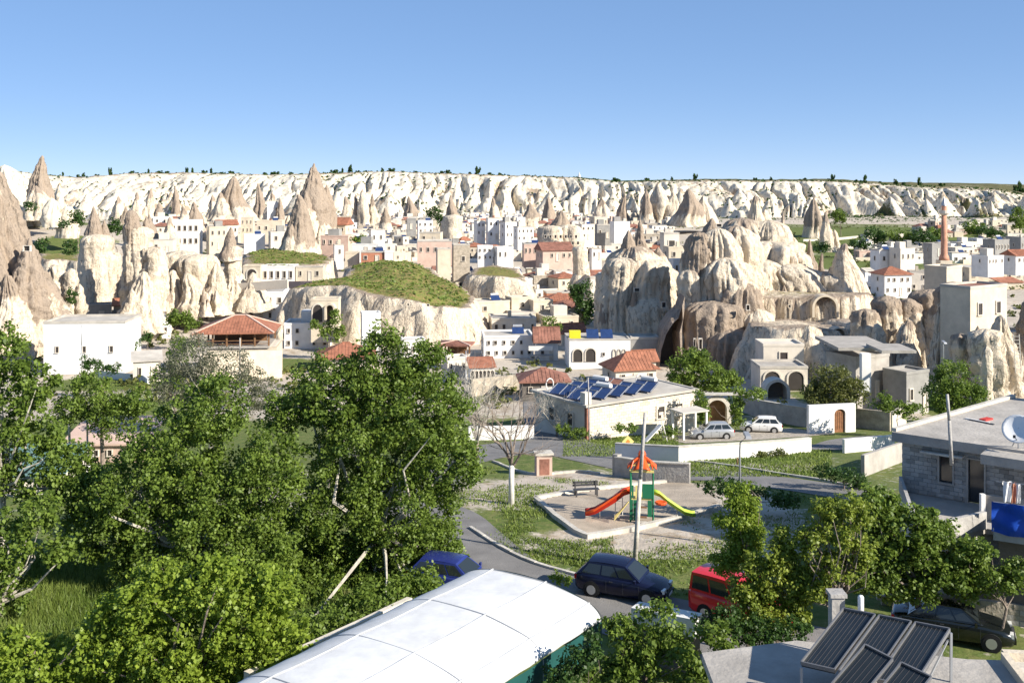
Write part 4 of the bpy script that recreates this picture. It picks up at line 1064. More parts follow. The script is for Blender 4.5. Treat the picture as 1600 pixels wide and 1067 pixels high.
# ---------------------------------------------------------------- the rest of the town, house by house
LM = [(470, 350, 'smooth brown cone'), (489, 300, 'twin peaked rock'), (615, 430, 'grassy mound'), (445, 400, 'grassy terrace'), (706, 340, 'slender grey cone'), (875, 365, 'broad gabled rock'),
      (906, 410, 'squat cream pillar'), (770, 425, 'low green terrace'), (1000, 420, 'tiered rock tower'), (1030, 315, 'fluted cream rocks'), (1483, 370, 'minaret'), (361, 385, 'capped chimney'),
      (216, 400, 'twin spired pillar'), (285, 365, 'three storey white house'), (365, 305, 'wide brown cone'), (1321, 425, 'pyramid shaped cone'), (1400, 430, 'bright red hip roof'), (67, 290, 'left skyline cone'),
      (875, 485, 'rust coloured house'), (1180, 400, 'pale crags'), (700, 400, 'sandy stone block'), (829, 335, 'brown stump'), (603, 340, 'brown mound'), (153, 400, 'broad pale pillar')]
def far_houses(rest):
    """the many more distant houses, each with walls, roof, parapet and windows, joined"""
    rs = random.Random(9)
    mats_ = ['white', 'offwhite', 'cream', 'pink', 'stone_wall', 'roof_flat', 'tile', 'opening', 'tile_old', 'panel_blue']
    mb = MB()
    def bx(M, x0, x1, y0, y1, z0, z1, mi):
        mb.mi = mi
        c = [M @ Vector(p) for p in ((x0, y0, z0), (x1, y0, z0), (x1, y1, z0), (x0, y1, z0), (x0, y0, z1), (x1, y0, z1), (x1, y1, z1), (x0, y1, z1))]
        mb.add(c, [(0, 3, 2, 1), (4, 5, 6, 7), (0, 1, 5, 4), (1, 2, 6, 5), (2, 3, 7, 6), (3, 0, 4, 7)])
    for c in rest:
        px0, px1, pt, pb, Y, h, w = c
        x = ((px0 + px1) / 2 - 800) / F * Y; z = float(ground(x, Y)) if Y < 700 else (HY - pb) / F * Y
        M = Matrix.Translation((x, Y, z)) @ Matrix.Rotation(R(rs.uniform(4, 32)), 4, 'Z')
        d = w * rs.uniform(.6, 1); col = rs.choices([0, 1, 2, 3, 4], [20, 34, 28, 6, 12])[0]
        bx(M, -w / 2, w / 2, 0, d, -3, h, col)
        if rs.random() < .91:
            bx(M, -w / 2 - .06, w / 2 + .06, -.06, d + .06, h + .002, h + .3, rs.choice([5, col, 5]))
            if rs.random() < .4: bx(M, -w * .2, w * .2, d * .4, d * .8, h + .303, h + 2.1, rs.choice([col, 1, 5]))
            elif rs.random() < .3: bx(M, 0, 1.8, d * .3, d * .3 + 1, h + .303, h + 1.0, 9)
        else:
            mb.mi = rs.choice([6, 8, 8]); o = .4
            vs = [M @ Vector(p) for p in ((-w / 2 - o, -o, h + .01), (w / 2 + o, -o, h + .01), (w / 2 + o, d + o, h + .01), (-w / 2 - o, d + o, h + .01), (-w / 4, d / 2, h + 1.5), (w / 4, d / 2, h + 1.5))]
            mb.add(vs, [(0, 1, 5, 4), (1, 2, 5), (2, 3, 4, 5), (3, 0, 4)])
        st = 2 if h > 4.5 else 1; n = max(1, int(w / 2.4))
        for j in range(st):
            for i in range(n):
                if rs.random() < .15: continue
                xx = -w / 2 + w * (i + .5) / n; zz = h / st * (j + .33); bx(M, xx - .34, xx + .34, -.05, .02, zz, zz + rs.choice([.8, 1.0, 1.3]), 7)
            bx(M, -w / 2 - .05, -w / 2 + .02, d * .4, d * .4 + .8, h / st * (j + .33), h / st * (j + .33) + 1.2, 7)
    o = mb.obj('distant_houses', mats_); tag(o, kind='stuff')

def fill_town():
    rs = random.Random(5)
    cand = []
    regs = [((500, 1060), (338, 358), 240, (480, 720)), ((430, 1050), (356, 410), 520, (255, 560)), ((240, 480), (338, 378), 110, (350, 600)), ((690, 940), (400, 470), 190, (195, 270)),
            ((740, 900), (470, 520), 70, (165, 210)), ((560, 760), (338, 360), 40, (420, 600)), ((240, 450), (470, 500), 24, (170, 200)), ((1350, 1600), (372, 412), 60, (270, 420)), ((1340, 1560), (412, 440), 16, (200, 270)),
            ((100, 270), (485, 505), 22, (160, 190)), ((640, 780), (480, 520), 0, (165, 190)), ((1430, 1600), (352, 372), 26, (400, 560))]
    for (x0, x1), (y0, y1), n, (Ya, Yb) in regs:
        k = 0; tries = 0
        while k < n and tries < n * 14:
            tries += 1
            px = rs.uniform(x0, x1); py = rs.uniform(y0, y1)
            Y = hit(px, py)
            if not (Ya * 0.9 < Y < Yb * 1.1): continue
            w = rs.uniform(4.2, 8.5); h = rs.choice([2.4, 2.7, 2.9, 3.1, 3.2, 5.0, 5.4])
            x = (px - 800) / F * Y; rad = w * 0.42
            if any((x - a) ** 2 + (Y + w * 0.4 - b) ** 2 < (rad + c * 0.8) ** 2 for a, b, c in OCC): continue
            OCC.append((x, Y + w * 0.4, rad))
            wp = w * F / Y * 1.15
            cand.append((px - wp / 2, px + wp / 2, py - h * F / Y, py, Y, h, w)); k += 1
    cand.sort(key=lambda c: c[4])
    rest = cand[215:]; cand = cand[:215]
    far_houses(rest)
    infos = []
    for c in cand:
        px = (c[0] + c[1]) / 2; py = c[3]
        col = rs.choices(['white', 'offwhite', 'cream', 'pink', 'grey_wall', 'stone_wall', 'brick'], [20, 32, 30, 6, 3, 8, 1])[0]
        roof = rs.choices(['flat', 'gable', 'hip', 'shed'], [91, 4, 3, 2])[0]
        st = 2 if c[5] > 4.5 else 1
        cols = max(1, int(c[6] / 2.6))
        lm = min(LM, key=lambda l: (l[0] - px) ** 2 + ((l[1] - py) * 2) ** 2)
        dx, dy = px - lm[0], py - lm[1]
        rel = ('left of' if dx < 0 else 'right of') if abs(dx) > abs(dy) * 1.5 else ('above' if dy < 0 else 'below')
        if abs(dx) > 90: rel = 'well ' + rel if rel in ('left of', 'right of') else rel
        cn = {'white': 'white', 'offwhite': 'off-white', 'cream': 'cream', 'pink': 'pinkish', 'grey_wall': 'grey', 'stone_wall': 'tan stone', 'brick': 'red brick'}[col]
        rn = {'flat': 'flat-roofed', 'gable': 'gable-roofed', 'hip': 'hip-roofed', 'shed': 'lean-to'}[roof]
        key = '%s %s %s house %s the %s' % ('two-storey' if st == 2 else 'one-storey', cn, rn, rel, lm[2])
        infos.append([key, c, col, roof, st, cols])
    groups = {}
    for inf in infos: groups.setdefault(inf[0], []).append(inf)
    ORD = ['first', 'second', 'third', 'fourth', 'fifth', 'sixth', 'seventh', 'eighth', 'ninth', 'tenth', 'eleventh', 'twelfth', 'thirteenth', 'fourteenth', 'fifteenth', 'sixteenth', 'seventeenth', 'eighteenth', 'nineteenth', 'twentieth']
    for key, lst in groups.items():
        lst.sort(key=lambda i: i[1][0])
        for n, inf in enumerate(lst):
            _, c, col, roof, st, cols = inf
            lab = key if len(lst) == 1 else key + (', %s from the left' % ORD[min(n, 19)] if len(lst) > 2 else (', the left one' if n == 0 else ', the right one'))
            house(lab, c[0], c[1], c[2], c[3], col, roof, (st, cols), Y=c[4], kind=rs.choice(['rect', 'rect', 'rect', 'arch']), group='houses of the old town', occ=False, roofmat=('tile' if rs.random() < 0.6 else 'tile_old') if roof != 'flat' else None, rh=1.1 if roof != 'flat' else None)
fill_town()

# ---------------------------------------------------------------- small town details
def wall_strip(label, pts, h, t=0.3, matn='offwhite', name='garden_wall', cat='wall', cap=None, top=None, segs=3, sink=0.6):
    """pts: pixel foot points on the ground"""
    P = [G(*p) if len(p) == 2 else W(*p) for p in pts]
    Q = []
    for a, b in zip(P[:-1], P[1:]):
        for i in range(segs): Q.append(a.lerp(b, i / segs))
    Q.append(P[-1])
    if len(pts[0]) == 2:
        for q in Q: q.z = float(ground(q.x, q.y))
    mb = MB(); n = len(Q); L_, R_ = [], []
    for i, q in enumerate(Q):
        d = (Q[min(i + 1, n - 1)] - Q[max(i - 1, 0)]); d.z = 0; d.normalize(); nrm = Vector((-d.y, d.x, 0)) * t / 2
        L_.append(q + nrm); R_.append(q - nrm)
    vs = []; 
    for i in range(n):
        zt = Q[i].z + h
        vs += [(L_[i].x, L_[i].y, Q[i].z - sink), (R_[i].x, R_[i].y, Q[i].z - sink), (R_[i].x, R_[i].y, zt), (L_[i].x, L_[i].y, zt)]
    fs = [(0, 1, 2, 3), tuple(4 * (n - 1) + k for k in (3, 2, 1, 0))]
    for i in range(n - 1):
        for k in range(4): fs.append((4 * i + k, 4 * i + 4 + k, 4 * i + 4 + (k + 1) % 4, 4 * i + (k + 1) % 4))
    c = Q[0]
    mb.add([(v[0] - c.x, v[1] - c.y, v[2] - c.z) for v in vs], fs)
    if cap:
        r = empty(name, c, 0, label, cat); mb.obj('wall', matn, r)
        cv = []
        for i in range(n):
            e = (L_[i] - R_[i]).normalized() * 0.06; zt = Q[i].z + h
            cv += [(L_[i].x + e.x - c.x, L_[i].y + e.y - c.y, zt - c.z + .003), (R_[i].x - e.x - c.x, R_[i].y - e.y - c.y, zt - c.z + .003), (R_[i].x - e.x - c.x, R_[i].y - e.y - c.y, zt - c.z + .08), (L_[i].x + e.x - c.x, L_[i].y + e.y - c.y, zt - c.z + .08)]
        MB().add(cv, fs).obj('coping', cap, r)
        return r
    o = mb.obj(name, matn); o.location = c
    return tag(o, label, cat)

def strip(name, pts, w, m, lift=0.03, kind='structure', n=10, wid=None):
    P = [G(*p) if len(p) == 2 else Vector(p) for p in pts]
    # catmull-rom
    Q = []; Wd = []
    ws = wid or [w] * len(P)
    for i in range(len(P) - 1):
        p0 = P[max(i - 1, 0)]; p1 = P[i]; p2 = P[i + 1]; p3 = P[min(i + 2, len(P) - 1)]
        for k in range(n):
            t = k / n
            Q.append(0.5 * ((2 * p1) + (p2 - p0) * t + (2 * p0 - 5 * p1 + 4 * p2 - p3) * t * t + (3 * p1 - p0 - 3 * p2 + p3) * t ** 3))
            Wd.append(ws[i] + (ws[i + 1] - ws[i]) * t)
    Q.append(P[-1]); Wd.append(ws[-1])
    nn = len(Q); k = 6
    V = []
    for i, q in enumerate(Q):
        d = Q[min(i + 1, nn - 1)] - Q[max(i - 1, 0)]; d.z = 0; d.normalize(); nr = Vector((-d.y, d.x, 0))
        for j in range(k + 1):
            e = q + nr * Wd[i] * (j / k - 0.5)
            V.append((e.x, e.y, float(ground(e.x, e.y)) + lift))
    o = link(name, grid_mesh(name, np.array(V), nn, k + 1, m, smooth=True))
    return tag(o, kind=kind), Q, Wd

# roads
strip('road', [(640, 770), (700, 722), (780, 704), (860, 696), (930, 712), (990, 728), (1060, 742), (1130, 744), (1230, 756), (1330, 772), (1460, 800)], 5, 'asphalt', 0.03, wid=[5, 5.5, 7.5, 9, 6.5, 4.6, 4.2, 4.2, 4.2, 4.2, 4.2])
strip('lane', [(880, 705), (860, 672), (845, 640), (840, 610)], 5, 'asphalt', 0.042, wid=[7, 5, 4, 3.5])
strip('road', [(640, 790), (690, 812), (722, 845), (775, 885), (840, 912), (920, 940), (1010, 965), (1120, 990), (1280, 1030), (1480, 1060)], 5, 'asphalt', 0.034, wid=[4.5, 4.5, 4.6, 4.2, 4.0, 4.4, 5.2, 5.6, 6, 6])
strip('side_road', [(1230, 694), (1290, 700), (1330, 690), (1400, 684)], 4, 'asphalt', 0.03)
strip('forecourt', [(1050, 688), (1130, 684), (1270, 674)], 6, 'gravel', 0.03)

def kerb(label, pts, h=0.13, w=0.18, m='kerb', n=8):
    P = [G(*p) for p in pts]
    Q = []
    for i in range(len(P) - 1):
        p0 = P[max(i - 1, 0)]; p1 = P[i]; p2 = P[i + 1]; p3 = P[min(i + 2, len(P) - 1)]
        for k in range(n):
            t = k / n
            Q.append(0.5 * ((2 * p1) + (p2 - p0) * t + (2 * p0 - 5 * p1 + 4 * p2 - p3) * t * t + (3 * p1 - p0 - 3 * p2 + p3) * t ** 3))
    Q.append(P[-1])
    r = bpy.data.objects.new('kerb', None); COL.objects.link(r); r.location = P[0]; tag(r, kind='structure')
    # kerb stones laid end to end
    L_ = [0]
    for a, b in zip(Q[:-1], Q[1:]): L_.append(L_[-1] + (b - a).length)
    tot = L_[-1]; s = 0; me = None
    def at(s_):
        i = int(np.searchsorted(L_, s_)); i = min(max(i, 1), len(Q) - 1)
        f = (s_ - L_[i - 1]) / max(1e-6, L_[i] - L_[i - 1])
        return Q[i - 1].lerp(Q[i], min(1, f))
    me = MB().box(0, 0.97, -w / 2, w / 2, -0.25, h).me('kerb_stone', m)
    rs = random.Random(3)
    while s + 0.99 < tot:
        a = at(s); b = at(s + 0.99)
        o = link('kerb_stone', me, r)
        za = float(ground(a.x, a.y)); zb_ = float(ground(b.x, b.y))
        o.location = (a.x - r.location.x, a.y - r.location.y, za - r.location.z + 0.02 + rs.uniform(-.015, .015))
        o.rotation_euler = (rs.uniform(-.02, .02), -math.asin(max(-.5, min(.5, zb_ - za))), math.atan2(b.y - a.y, b.x - a.x) + rs.uniform(-.012, .012))
        s += 1.0
    return r
kerb('', [(735, 826), (782, 856), (836, 882), (905, 902), (960, 915), (1030, 930)])
kerb('', [(1085, 722), (1120, 726), (1180, 735), (1255, 747), (1330, 760)])
kerb('', [(770, 722), (830, 742), (900, 738), (940, 742)])

# sand pit: sand sheet and its border
def poly_sheet(name, pts, m, lift=0.03, kind='structure'):
    P = [G(*p) for p in pts]
    bx = [p.x for p in P]; by = [p.y for p in P]
    xs = np.arange(min(bx), max(bx), 0.35); ys = np.arange(min(by), max(by), 0.35)
    YY, XX = np.meshgrid(ys, xs, indexing='ij')
    ins = np.zeros((len(ys) , len(xs)), bool); n = len(P)
    for i in range(n):
        a, b = P[i], P[(i + 1) % n]
        c = ((a.y > YY) != (b.y > YY)) & (XX < (b.x - a.x) * (YY - a.y) / (b.y - a.y + 1e-12) + a.x)
        ins ^= c
    Z = ground(XX, YY) + lift + 0.02 * fbm(XX, YY, 0, 2, 3)
    V = np.stack([XX, YY, Z], -1).reshape(-1, 3)
    kk = ins[:-1, :-1] & ins[1:, :-1] & ins[:-1, 1:] & ins[1:, 1:]
    r_, c_ = np.nonzero(kk); a = r_ * XX.shape[1] + c_
    q = np.stack([a, a + 1, a + 1 + XX.shape[1], a + XX.shape[1]], -1)
    return tag(link(name, quads_mesh(name, V, q, m)), kind=kind)
PIT = [(838, 781), (907, 769), (990, 760), (1062, 752), (1118, 762), (1124, 794), (1060, 812), (996, 827), (917, 841), (900, 833), (868, 808)]
poly_sheet('sand', PIT, 'sand', 0.045)
wall_strip('pale concrete border around the playground sand pit', PIT[:3] + [(1040, 755)], 0.22, 0.28, 'kerb', 'sandpit_border', 'kerb', segs=4)
wall_strip('pale concrete border on the near side of the sand pit', [(838, 783), (868, 810), (900, 834), (917, 842), (996, 828), (1060, 813), (1124, 795)], 0.25, 0.3, 'kerb', 'sandpit_border', 'kerb', segs=4)

wall_strip('long low white wall along the forecourt behind the playground', [(962, 716), (1060, 722), (1150, 716), (1266, 706)], 1.15, 0.25, 'white', cap='kerb')
wall_strip('short low white wall right of the forecourt opening', [(1318, 708), (1396, 700)], 1.15, 0.25, 'white')
wall_strip('grey retaining wall beside the road behind the slide tower', [(962, 744), (1010, 752), (1078, 756)], 1.3, 0.25, 'concrete_grey', cap='kerb')
wall_strip('grey gatepost at the end of the retaining wall', [(960, 743), (968, 744)], 1.5, 0.45, 'concrete', 'gatepost', 'post', segs=1)
wall_strip('white garden wall behind the bare tree', [(732, 688), (834, 686)], 1.3, 0.25, 'white')
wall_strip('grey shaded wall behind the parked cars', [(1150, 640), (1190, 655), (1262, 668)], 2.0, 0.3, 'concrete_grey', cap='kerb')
wall_strip('dark rubble stone wall right of the wooden arched door', [(1338, 668), (1392, 674)], 2.0, 0.35, 'stone_wall')
wall_strip('white end wall right of the rubble stone wall', [(1392, 674), (1414, 662)], 2.0, 0.3, 'offwhite')
wall_strip('pale yard wall descending left of the grey house', [(1348, 745), (1408, 722)], 1.5, 0.25, 'concrete')
wall_strip('stone retaining wall below the arcaded house', [(735, 620), (800, 612), (850, 610)], 2.2, 0.4, 'stone_wall')
wall_strip('long pale stone wall under the red hip roof pavilion', [(312, 598), (440, 590)], 4.0, 0.5, 'cream')
wall_strip('low cream field wall along the far right plain', [(1255, 378), (1345, 372)], 1.2, 0.4, 'offwhite')
wall_strip('second cream field wall on the far right plain', [(1262, 392), (1350, 388)], 1.2, 0.4, 'offwhite')
wall_strip('white wall in front of the green garden at the left', [(150, 590), (225, 598), (232, 604)], 1.0, 0.3, 'white')
wall_strip('pinkish terrace wall below the mound, at the left', [(405, 447, 236), (520, 446, 224)], 1.0, 0.4, 'pink')
wall_strip('long tan terrace wall left of the mound', [(330, 455, 214), (450, 446, 208)], 1.2, 0.4, 'offwhite')

# arched wooden door in a white wall
def door_wall():
    Y = hit(1300, 676)
    a = W(1264, 676, Y - 1.2); b = W(1337, 670, Y + 0.8); u = (b - a); u.z = 0; L_ = u.length; rz = math.atan2(u.y, u.x)
    r = empty('gate_wall', a, rz, 'white rendered wall with a brown arched wooden door', 'wall')
    H = 42 / F * Y; dx = L_ * 0.66; w = 1.35; h = 2.05
    arc = [(dx + w / 2 * math.cos(t), h - w / 2 * 0.7 + w / 2 * 0.7 * math.sin(t)) for t in np.linspace(math.pi, 0, 9)]
    # front face with real opening, extruded
    def face(y):
        return [(0, y, -1), (dx - w / 2, y, -1)] + [(x, y, z) for x, z in arc] + [(dx + w / 2, y, -1), (L_, y, -1), (L_, y, H * 0.92), (0, y, H)]
    A = face(0); B = face(0.35); n = len(A)
    fs = [tuple(range(n)), tuple(range(2 * n - 1, n - 1, -1))] + [(i, n + i, n + (i + 1) % n, (i + 1) % n) for i in range(n)]
    MB().add(A + B, fs).obj('wall', 'white', r)
    d = MB(); dv = [(dx - w / 2, 0.2, -0.5)] + [(x, 0.2, z) for x, z in arc] + [(dx + w / 2, 0.2, -0.5)]
    d.add(dv, [tuple(range(len(dv)))]); dd = d.obj('door', 'door_wood', r)
    m = MB()
    for i in range(1, 5):
        x = dx - w / 2 + w * i / 5; m.box(x - 0.02, x + 0.02, 0.17, 0.199, 0, h - 0.3)
    m.obj('door_ribs', 'frame_wood', dd)
door_wall()

# ivy covered stone gateway
r = arch_niche('pale stone gateway arch wrapped in green ivy', 1121, 625, 662, 30, hit(1121, 664), 'offwhite', 'gateway', wallw=0.45, depth=1.0, back='frame_wood', cat='gateway')
MB().box(-3.2, 3.6, -0.3, 0.6, 3.05, 3.2).obj('lintel_beam', 'kerb', r)

# block house with solar collectors
def solar_house():
    A = Vector((7.05, 96.5)); Bp = Vector((18.6, 104.2)); u = (Bp - A); L_ = u.length; rz = math.atan2(u.y, u.x)
    zb = -23.95
    r = empty('block_house', (A.x, A.y, zb), rz, 'long pale stone block house with blue solar collectors on its roof', 'house')
    D = 8.6; H = 3.1
    MB().box(0, L_, 0, D, -2, H).obj('wall', 'offwhite', r)
    # block courses of the front, recessed joints
    rs = random.Random(2)
    me = MB().box(0.012, 0.588, -0.035, 0.0, 0.012, 0.288).me('stone_block', 'cream' if False else 'offwhite')
    me2 = me.copy(); me2.materials.clear(); me2.materials.append(MATS['cream'])
    z = 0.0; row = 0; cnt = 0
    while z + 0.3 <= H - 0.05:
        x = -0.0 + (0.3 if row % 2 else 0)
        while x + 0.6 <= L_ and cnt < 290:
            o = link('stone_block', me if rs.random() < 0.8 else me2, r); o.location = (x, rs.uniform(-0.012, 0.0), z); x += 0.6; cnt += 1
        z += 0.3; row += 1
    m = MB(); m.box(-0.35, L_ + 0.3, -0.35, 0.1, H + .002, H + 0.22); m.box(-0.35, L_ + 0.3, D - 0.1, D + 0.3, H + .002, H + 0.22)
    m.box(-0.35, 0.0, 0.101, D - 0.101, H + .002, H + 0.22); m.box(L_, L_ + 0.3, 0.101, D - 0.101, H + .002, H + 0.22)
    m.obj('roof_edge', 'roof_flat', r)
    MB().box(0.001, L_ - 0.001, 0.102, D - 0.102, H + .002, H + 0.12).obj('roof', 'roof_flat', r)
    MB().box(-0.2, 0.55, 0.0, 0.75, H + 0.221, H + 1.3).obj('chimney', 'offwhite', r)
    MB().box(-0.04, 0.35, -0.06, 0.3, -1, H + .001).obj('corner_pilaster', 'tile_old', r)
    put_window(r, -0.03, 2.5, 0.9, 0.9, 1.2, -math.pi / 2); put_window(r, -0.03, 5.5, 0.9, 0.9, 1.2, -math.pi / 2)
    for x in (9.2, 11.6): put_window(r, x, -0.02, 0.9, 1.0, 1.2)
    for i in range(4): MB().box(L_ - 1.2 - i * 0.0, L_ - 1.0, -1.6 - i * 0.0, -1.4, -1, 2.4) if False else None
    # collectors: two ranks of tilted panels with tanks behind
    z0 = H + 0.2
    n = 0
    for k in range(9):
        x0 = 0.1 + (k // 2) * 1.95; y0 = 0.9 + (k % 2) * 3.0
        g = empty('solar_collector', r.matrix_basis @ Vector((0, 0, 0)) if False else (0, 0, 0), 0, ('%s blue solar collector from the left on the block house roof' % ['first', 'second', 'third', 'fourth', 'fifth', 'sixth', 'seventh', 'eighth', 'ninth'][k]), 'solar panel', 'solar collectors on the block house')
        M = Matrix.Translation((A.x, A.y, zb)) @ Matrix.Rotation(rz, 4, 'Z')
        loc = M @ Vector((x0 + 0.9, y0 + 1.2, z0)); g.location = loc; g.rotation_euler = (0, 0, rz + R(-72))
        p = MB(); T = 0.75
        p.add([(-1.25, -0.7, 0.15), (1.25, -0.7, 0.15), (1.25, 0.9, 0.85), (-1.25, 0.9, 0.85), (-1.25, -0.7, 0.05), (1.25, -0.7, 0.05), (1.25, 0.9, 0.75), (-1.25, 0.9, 0.75)],
              [(0, 1, 2, 3), (7, 6, 5, 4), (0, 4, 5, 1), (1, 5, 6, 2), (2, 6, 7, 3), (3, 7, 4, 0)])
        p.obj('panel', 'panel_blue' if k < 6 else 'tile_old' if k == 7 else 'panel_blue', g)
        f = MB()
        for xx in (-1.25, 0, 1.25): f.bar((xx, -.7, 0.17), (xx, 0.9, 0.87), 0.05, 0.07)
        f.bar((-1.25, 0.9, 0.87), (1.25, 0.9, 0.87), 0.06, 0.08)
        for xx in (-0.45, 0.45): f.bar((xx, 0.85, -0.05), (xx, 0.85, 0.75), 0.05)
        f.obj('frame', 'metal_grey', g)
        if k % 3 == 2:
            MB().tube([(-0.8, 1.15, 1.0), (0.8, 1.15, 1.0)], 0.3, 10).obj('tank', 'frame_white', g)
    M = Matrix.Translation((A.x, A.y, zb)) @ Matrix.Rotation(rz, 4, 'Z')
    for nm, x, y in (('white ring shaped dish frame on the block house roof, right end', 9.6, 3.6), ('white loop vent on the block house roof, left end', 0.6, 6.8)):
        o = MB().tube([(0.45 * math.cos(t), 0, 0.75 + 0.6 * math.sin(t)) for t in np.linspace(-1.3, 4.4, 16)], 0.06, 6).obj('roof_vent', 'frame_white')
        o.location = M @ Vector((x, y, H + 0.2)); o.rotation_euler = (0, 0, rz); tag(o, nm, 'vent')
solar_house()

# yellow awning box, white sign, collectors on the arcaded white house
def arcaded_house():
    r, w, d, H = house('white arcaded house with two dark arches and three arched windows', 886, 986, 532, 568, 'white', 'flat', (0, 0), Y=158, rot=3, depth=0.7, extras=False, parapet=0.2, roofmat='concrete')
    for x, ww, h in ((1.3, 1.4, 1.9), (3.3, 1.5, 2.0)):
        put_window(r, x, -0.01, 0.3, ww, h, 0, 'arch')
    for x in (7.0, 7.75, 8.5): put_window(r, x, -0.01, 0.6, 0.5, 1.5, 0, 'arch', ('offwhite', 'frame_wood'))
    put_window(r, 5.3, -0.01, 1.2, 0.4, 0.45)
    for k, (x, nm) in enumerate(((2.8, 'left dark blue solar collector on the arcaded house'), (5.0, 'right dark blue solar collector on the arcaded house'))):
        p = MB().add([(0, 0, 0.1), (1.9, 0, 0.1), (1.9, 1.6, 1.2), (0, 1.6, 1.2), (0, 0, 0), (1.9, 0, 0), (1.9, 1.6, 1.1), (0, 1.6, 1.1)], [(0, 1, 2, 3), (7, 6, 5, 4), (0, 4, 5, 1), (1, 5, 6, 2), (2, 6, 7, 3), (3, 7, 4, 0)]).obj('solar_collector', 'panel_blue')
        p.location = r.location + Vector((x, 1.5, H + 0.12)); tag(p, nm, 'solar panel')
    o = MB().box(0, 1.75, 0, 1.2, 0, 1.15).obj('roof_box', 'yellow'); o.location = r.location + Vector((0.1, 1.4, H + 0.1)); tag(o, 'bright yellow box standing on the arcaded house roof', 'box')
arcaded_house()
o = MB().box(0, 3.9, 0, 0.08, 0, 0.75).obj('sign_board', 'frame_white'); o.location = W(826, 548, 164.5); tag(o, 'long white sign board under the brown tiled roof', 'sign')
o = MB().box(0, 3.9, 0, 1.0, 0, 0.12).obj('awning', 'grey_wall'); o.location = W(826, 556, 163.5); tag(o, 'flat grey awning under the long white sign board', 'awning')

# red tiled roofs right of the arcaded house
hs('broad low house with large orange red tiled roof left of the great cleft shadow', 946, 1028, 580, 600, 'offwhite', 'hip', (1, 3), Y=133, rot=16, rh=2.0)
hs('small orange tiled gable house in front of the grey side wall', 988, 1026, 566, 582, 'offwhite', 'gable', (0, 0), Y=142, rot=14, rh=1.4)
hs('dark red tiled old house left of the grey bare shrubs', 812, 888, 598, 622, 'dark_wall', 'hip', (1, 3), Y=126, rot=4, rh=1.2, roofmat='tile_old')
hs('tall blank grey building side right of the arcaded house', 986, 1030, 530, 572, 'grey_wall', 'flat', (0, 0), Y=160, rot=0, extras=False)

# red hip roof pavilion on posts
def pavilion(label, px0, px1, py_eave, py_top, pb, Y, rot, matn='tile', npost=6, walls=True):
    w = (px1 - px0) / F * Y * 0.88; d = w * 0.75; zb = (HY - pb) / F * Y; h = (pb - py_eave) / F * Y
    r = empty('pavilion', ((px0 - 800) / F * Y + 0.6, Y, zb), R(rot), label, 'pavilion')
    rh = (py_eave - py_top) / F * Y; o = 0.8
    c = [(-o, -o), (w + o, -o), (w + o, d + o), (-o, d + o)]
    A, B = (w * 0.45, d / 2), (w * 0.62, d / 2)
    vs = [(x, y, h) for x, y in c] + [(x, y, h + 0.2) for x, y in c] + [(A[0], A[1], h + rh), (B[0], B[1], h + rh)]
    MB().add(vs, [(3, 2, 1, 0), (0, 1, 5, 4), (1, 2, 6, 5), (2, 3, 7, 6), (3, 0, 4, 7), (4, 5, 9, 8), (5, 6, 9), (6, 7, 8, 9), (7, 4, 8)]).obj('roof', matn, r)
    t = MB()
    for a_, b_ in ((c[0], A), (c[1], B), (c[2], B), (c[3], A)): t.bar((a_[0], a_[1], h + 0.22), (b_[0], b_[1], h + rh + 0.04), 0.3, 0.14)
    t.bar((A[0], A[1], h + rh + .04), (B[0], B[1], h + rh + .04), 0.3, 0.14)
    t.obj('ridge_tiles', 'pink', r)
    t = MB(); n = 26
    for i in range(1, n):
        x = -o + (w + 2 * o) * i / n
        f = min(1, (x + o) / (A[0] + o), (w + o - x) / (w + o - B[0]))
        t.bar((x, -o, h + 0.21), (x, -o + (d / 2 + o) * f, h + 0.21 + (rh - 0.2) * f), 0.1, 0.06)
    t.obj('roof_tiles', matn, r)['kind'] = 'stuff'
    for i in range(npost):
        for y in (0, d):
            x = w * i / (npost - 1)
            MB().box(x - 0.12, x + 0.12, y - 0.12, y + 0.12, 0, h - .003).obj('post', 'frame_wood', r)
    MB().box(-0.1, w + 0.1, -0.1, d + 0.1, -0.3, -0.002).obj('floor', 'concrete', r)
    m = MB(); m.box(0, w, -0.05, 0.05, 0.75, 0.85); m.box(0, w, -0.05, 0.05, 0.3, 0.38); m.obj('railing', 'frame_wood', r)
    MB().box(w * 0.12, w * 0.9, d * 0.75, d * 0.8, 0, h - 0.1).obj('back_wall', 'frame_wood', r)
    return r
pavilion('open timber pavilion under a broad red hip roof', 304, 426, 522, 498, 542, 148, 6)
hs('stone base building under the open timber pavilion', 316, 430, 544, 596, 'cream', 'flat', (1, 6), Y=148.3, rot=6, extras=False, parapet=0.02, depth=0.7)
pavilion('dark timber pavilion right of the big tree top', 684, 728, 540, 534, 556, 158, -8, 'tile_old', 4)
# terrace slabs in the shaded hollow
for L in [('long flat slab roof in the shaded hollow under the crags', 1310, 1396, 548, 116, 9.0, 0.35), ('thick concrete canopy right of the white pier', 1378, 1432, 552, 112, 5, 0.3)]:
    lb, a, b, py, Y, dep, th = L
    p = W(a, py, Y); o = MB().box(0, (b - a) / F * Y, 0, dep, 0, th).obj('slab_roof', 'concrete'); o.location = p; tag(o, lb, 'roof slab')
o = MB().box(-0.5, 0.5, -0.4, 0.4, -4.2, 0).obj('pier', 'white'); o.location = W(1352, 552, 112); tag(o, 'white pier lit by the sun in the shaded hollow', 'pillar')
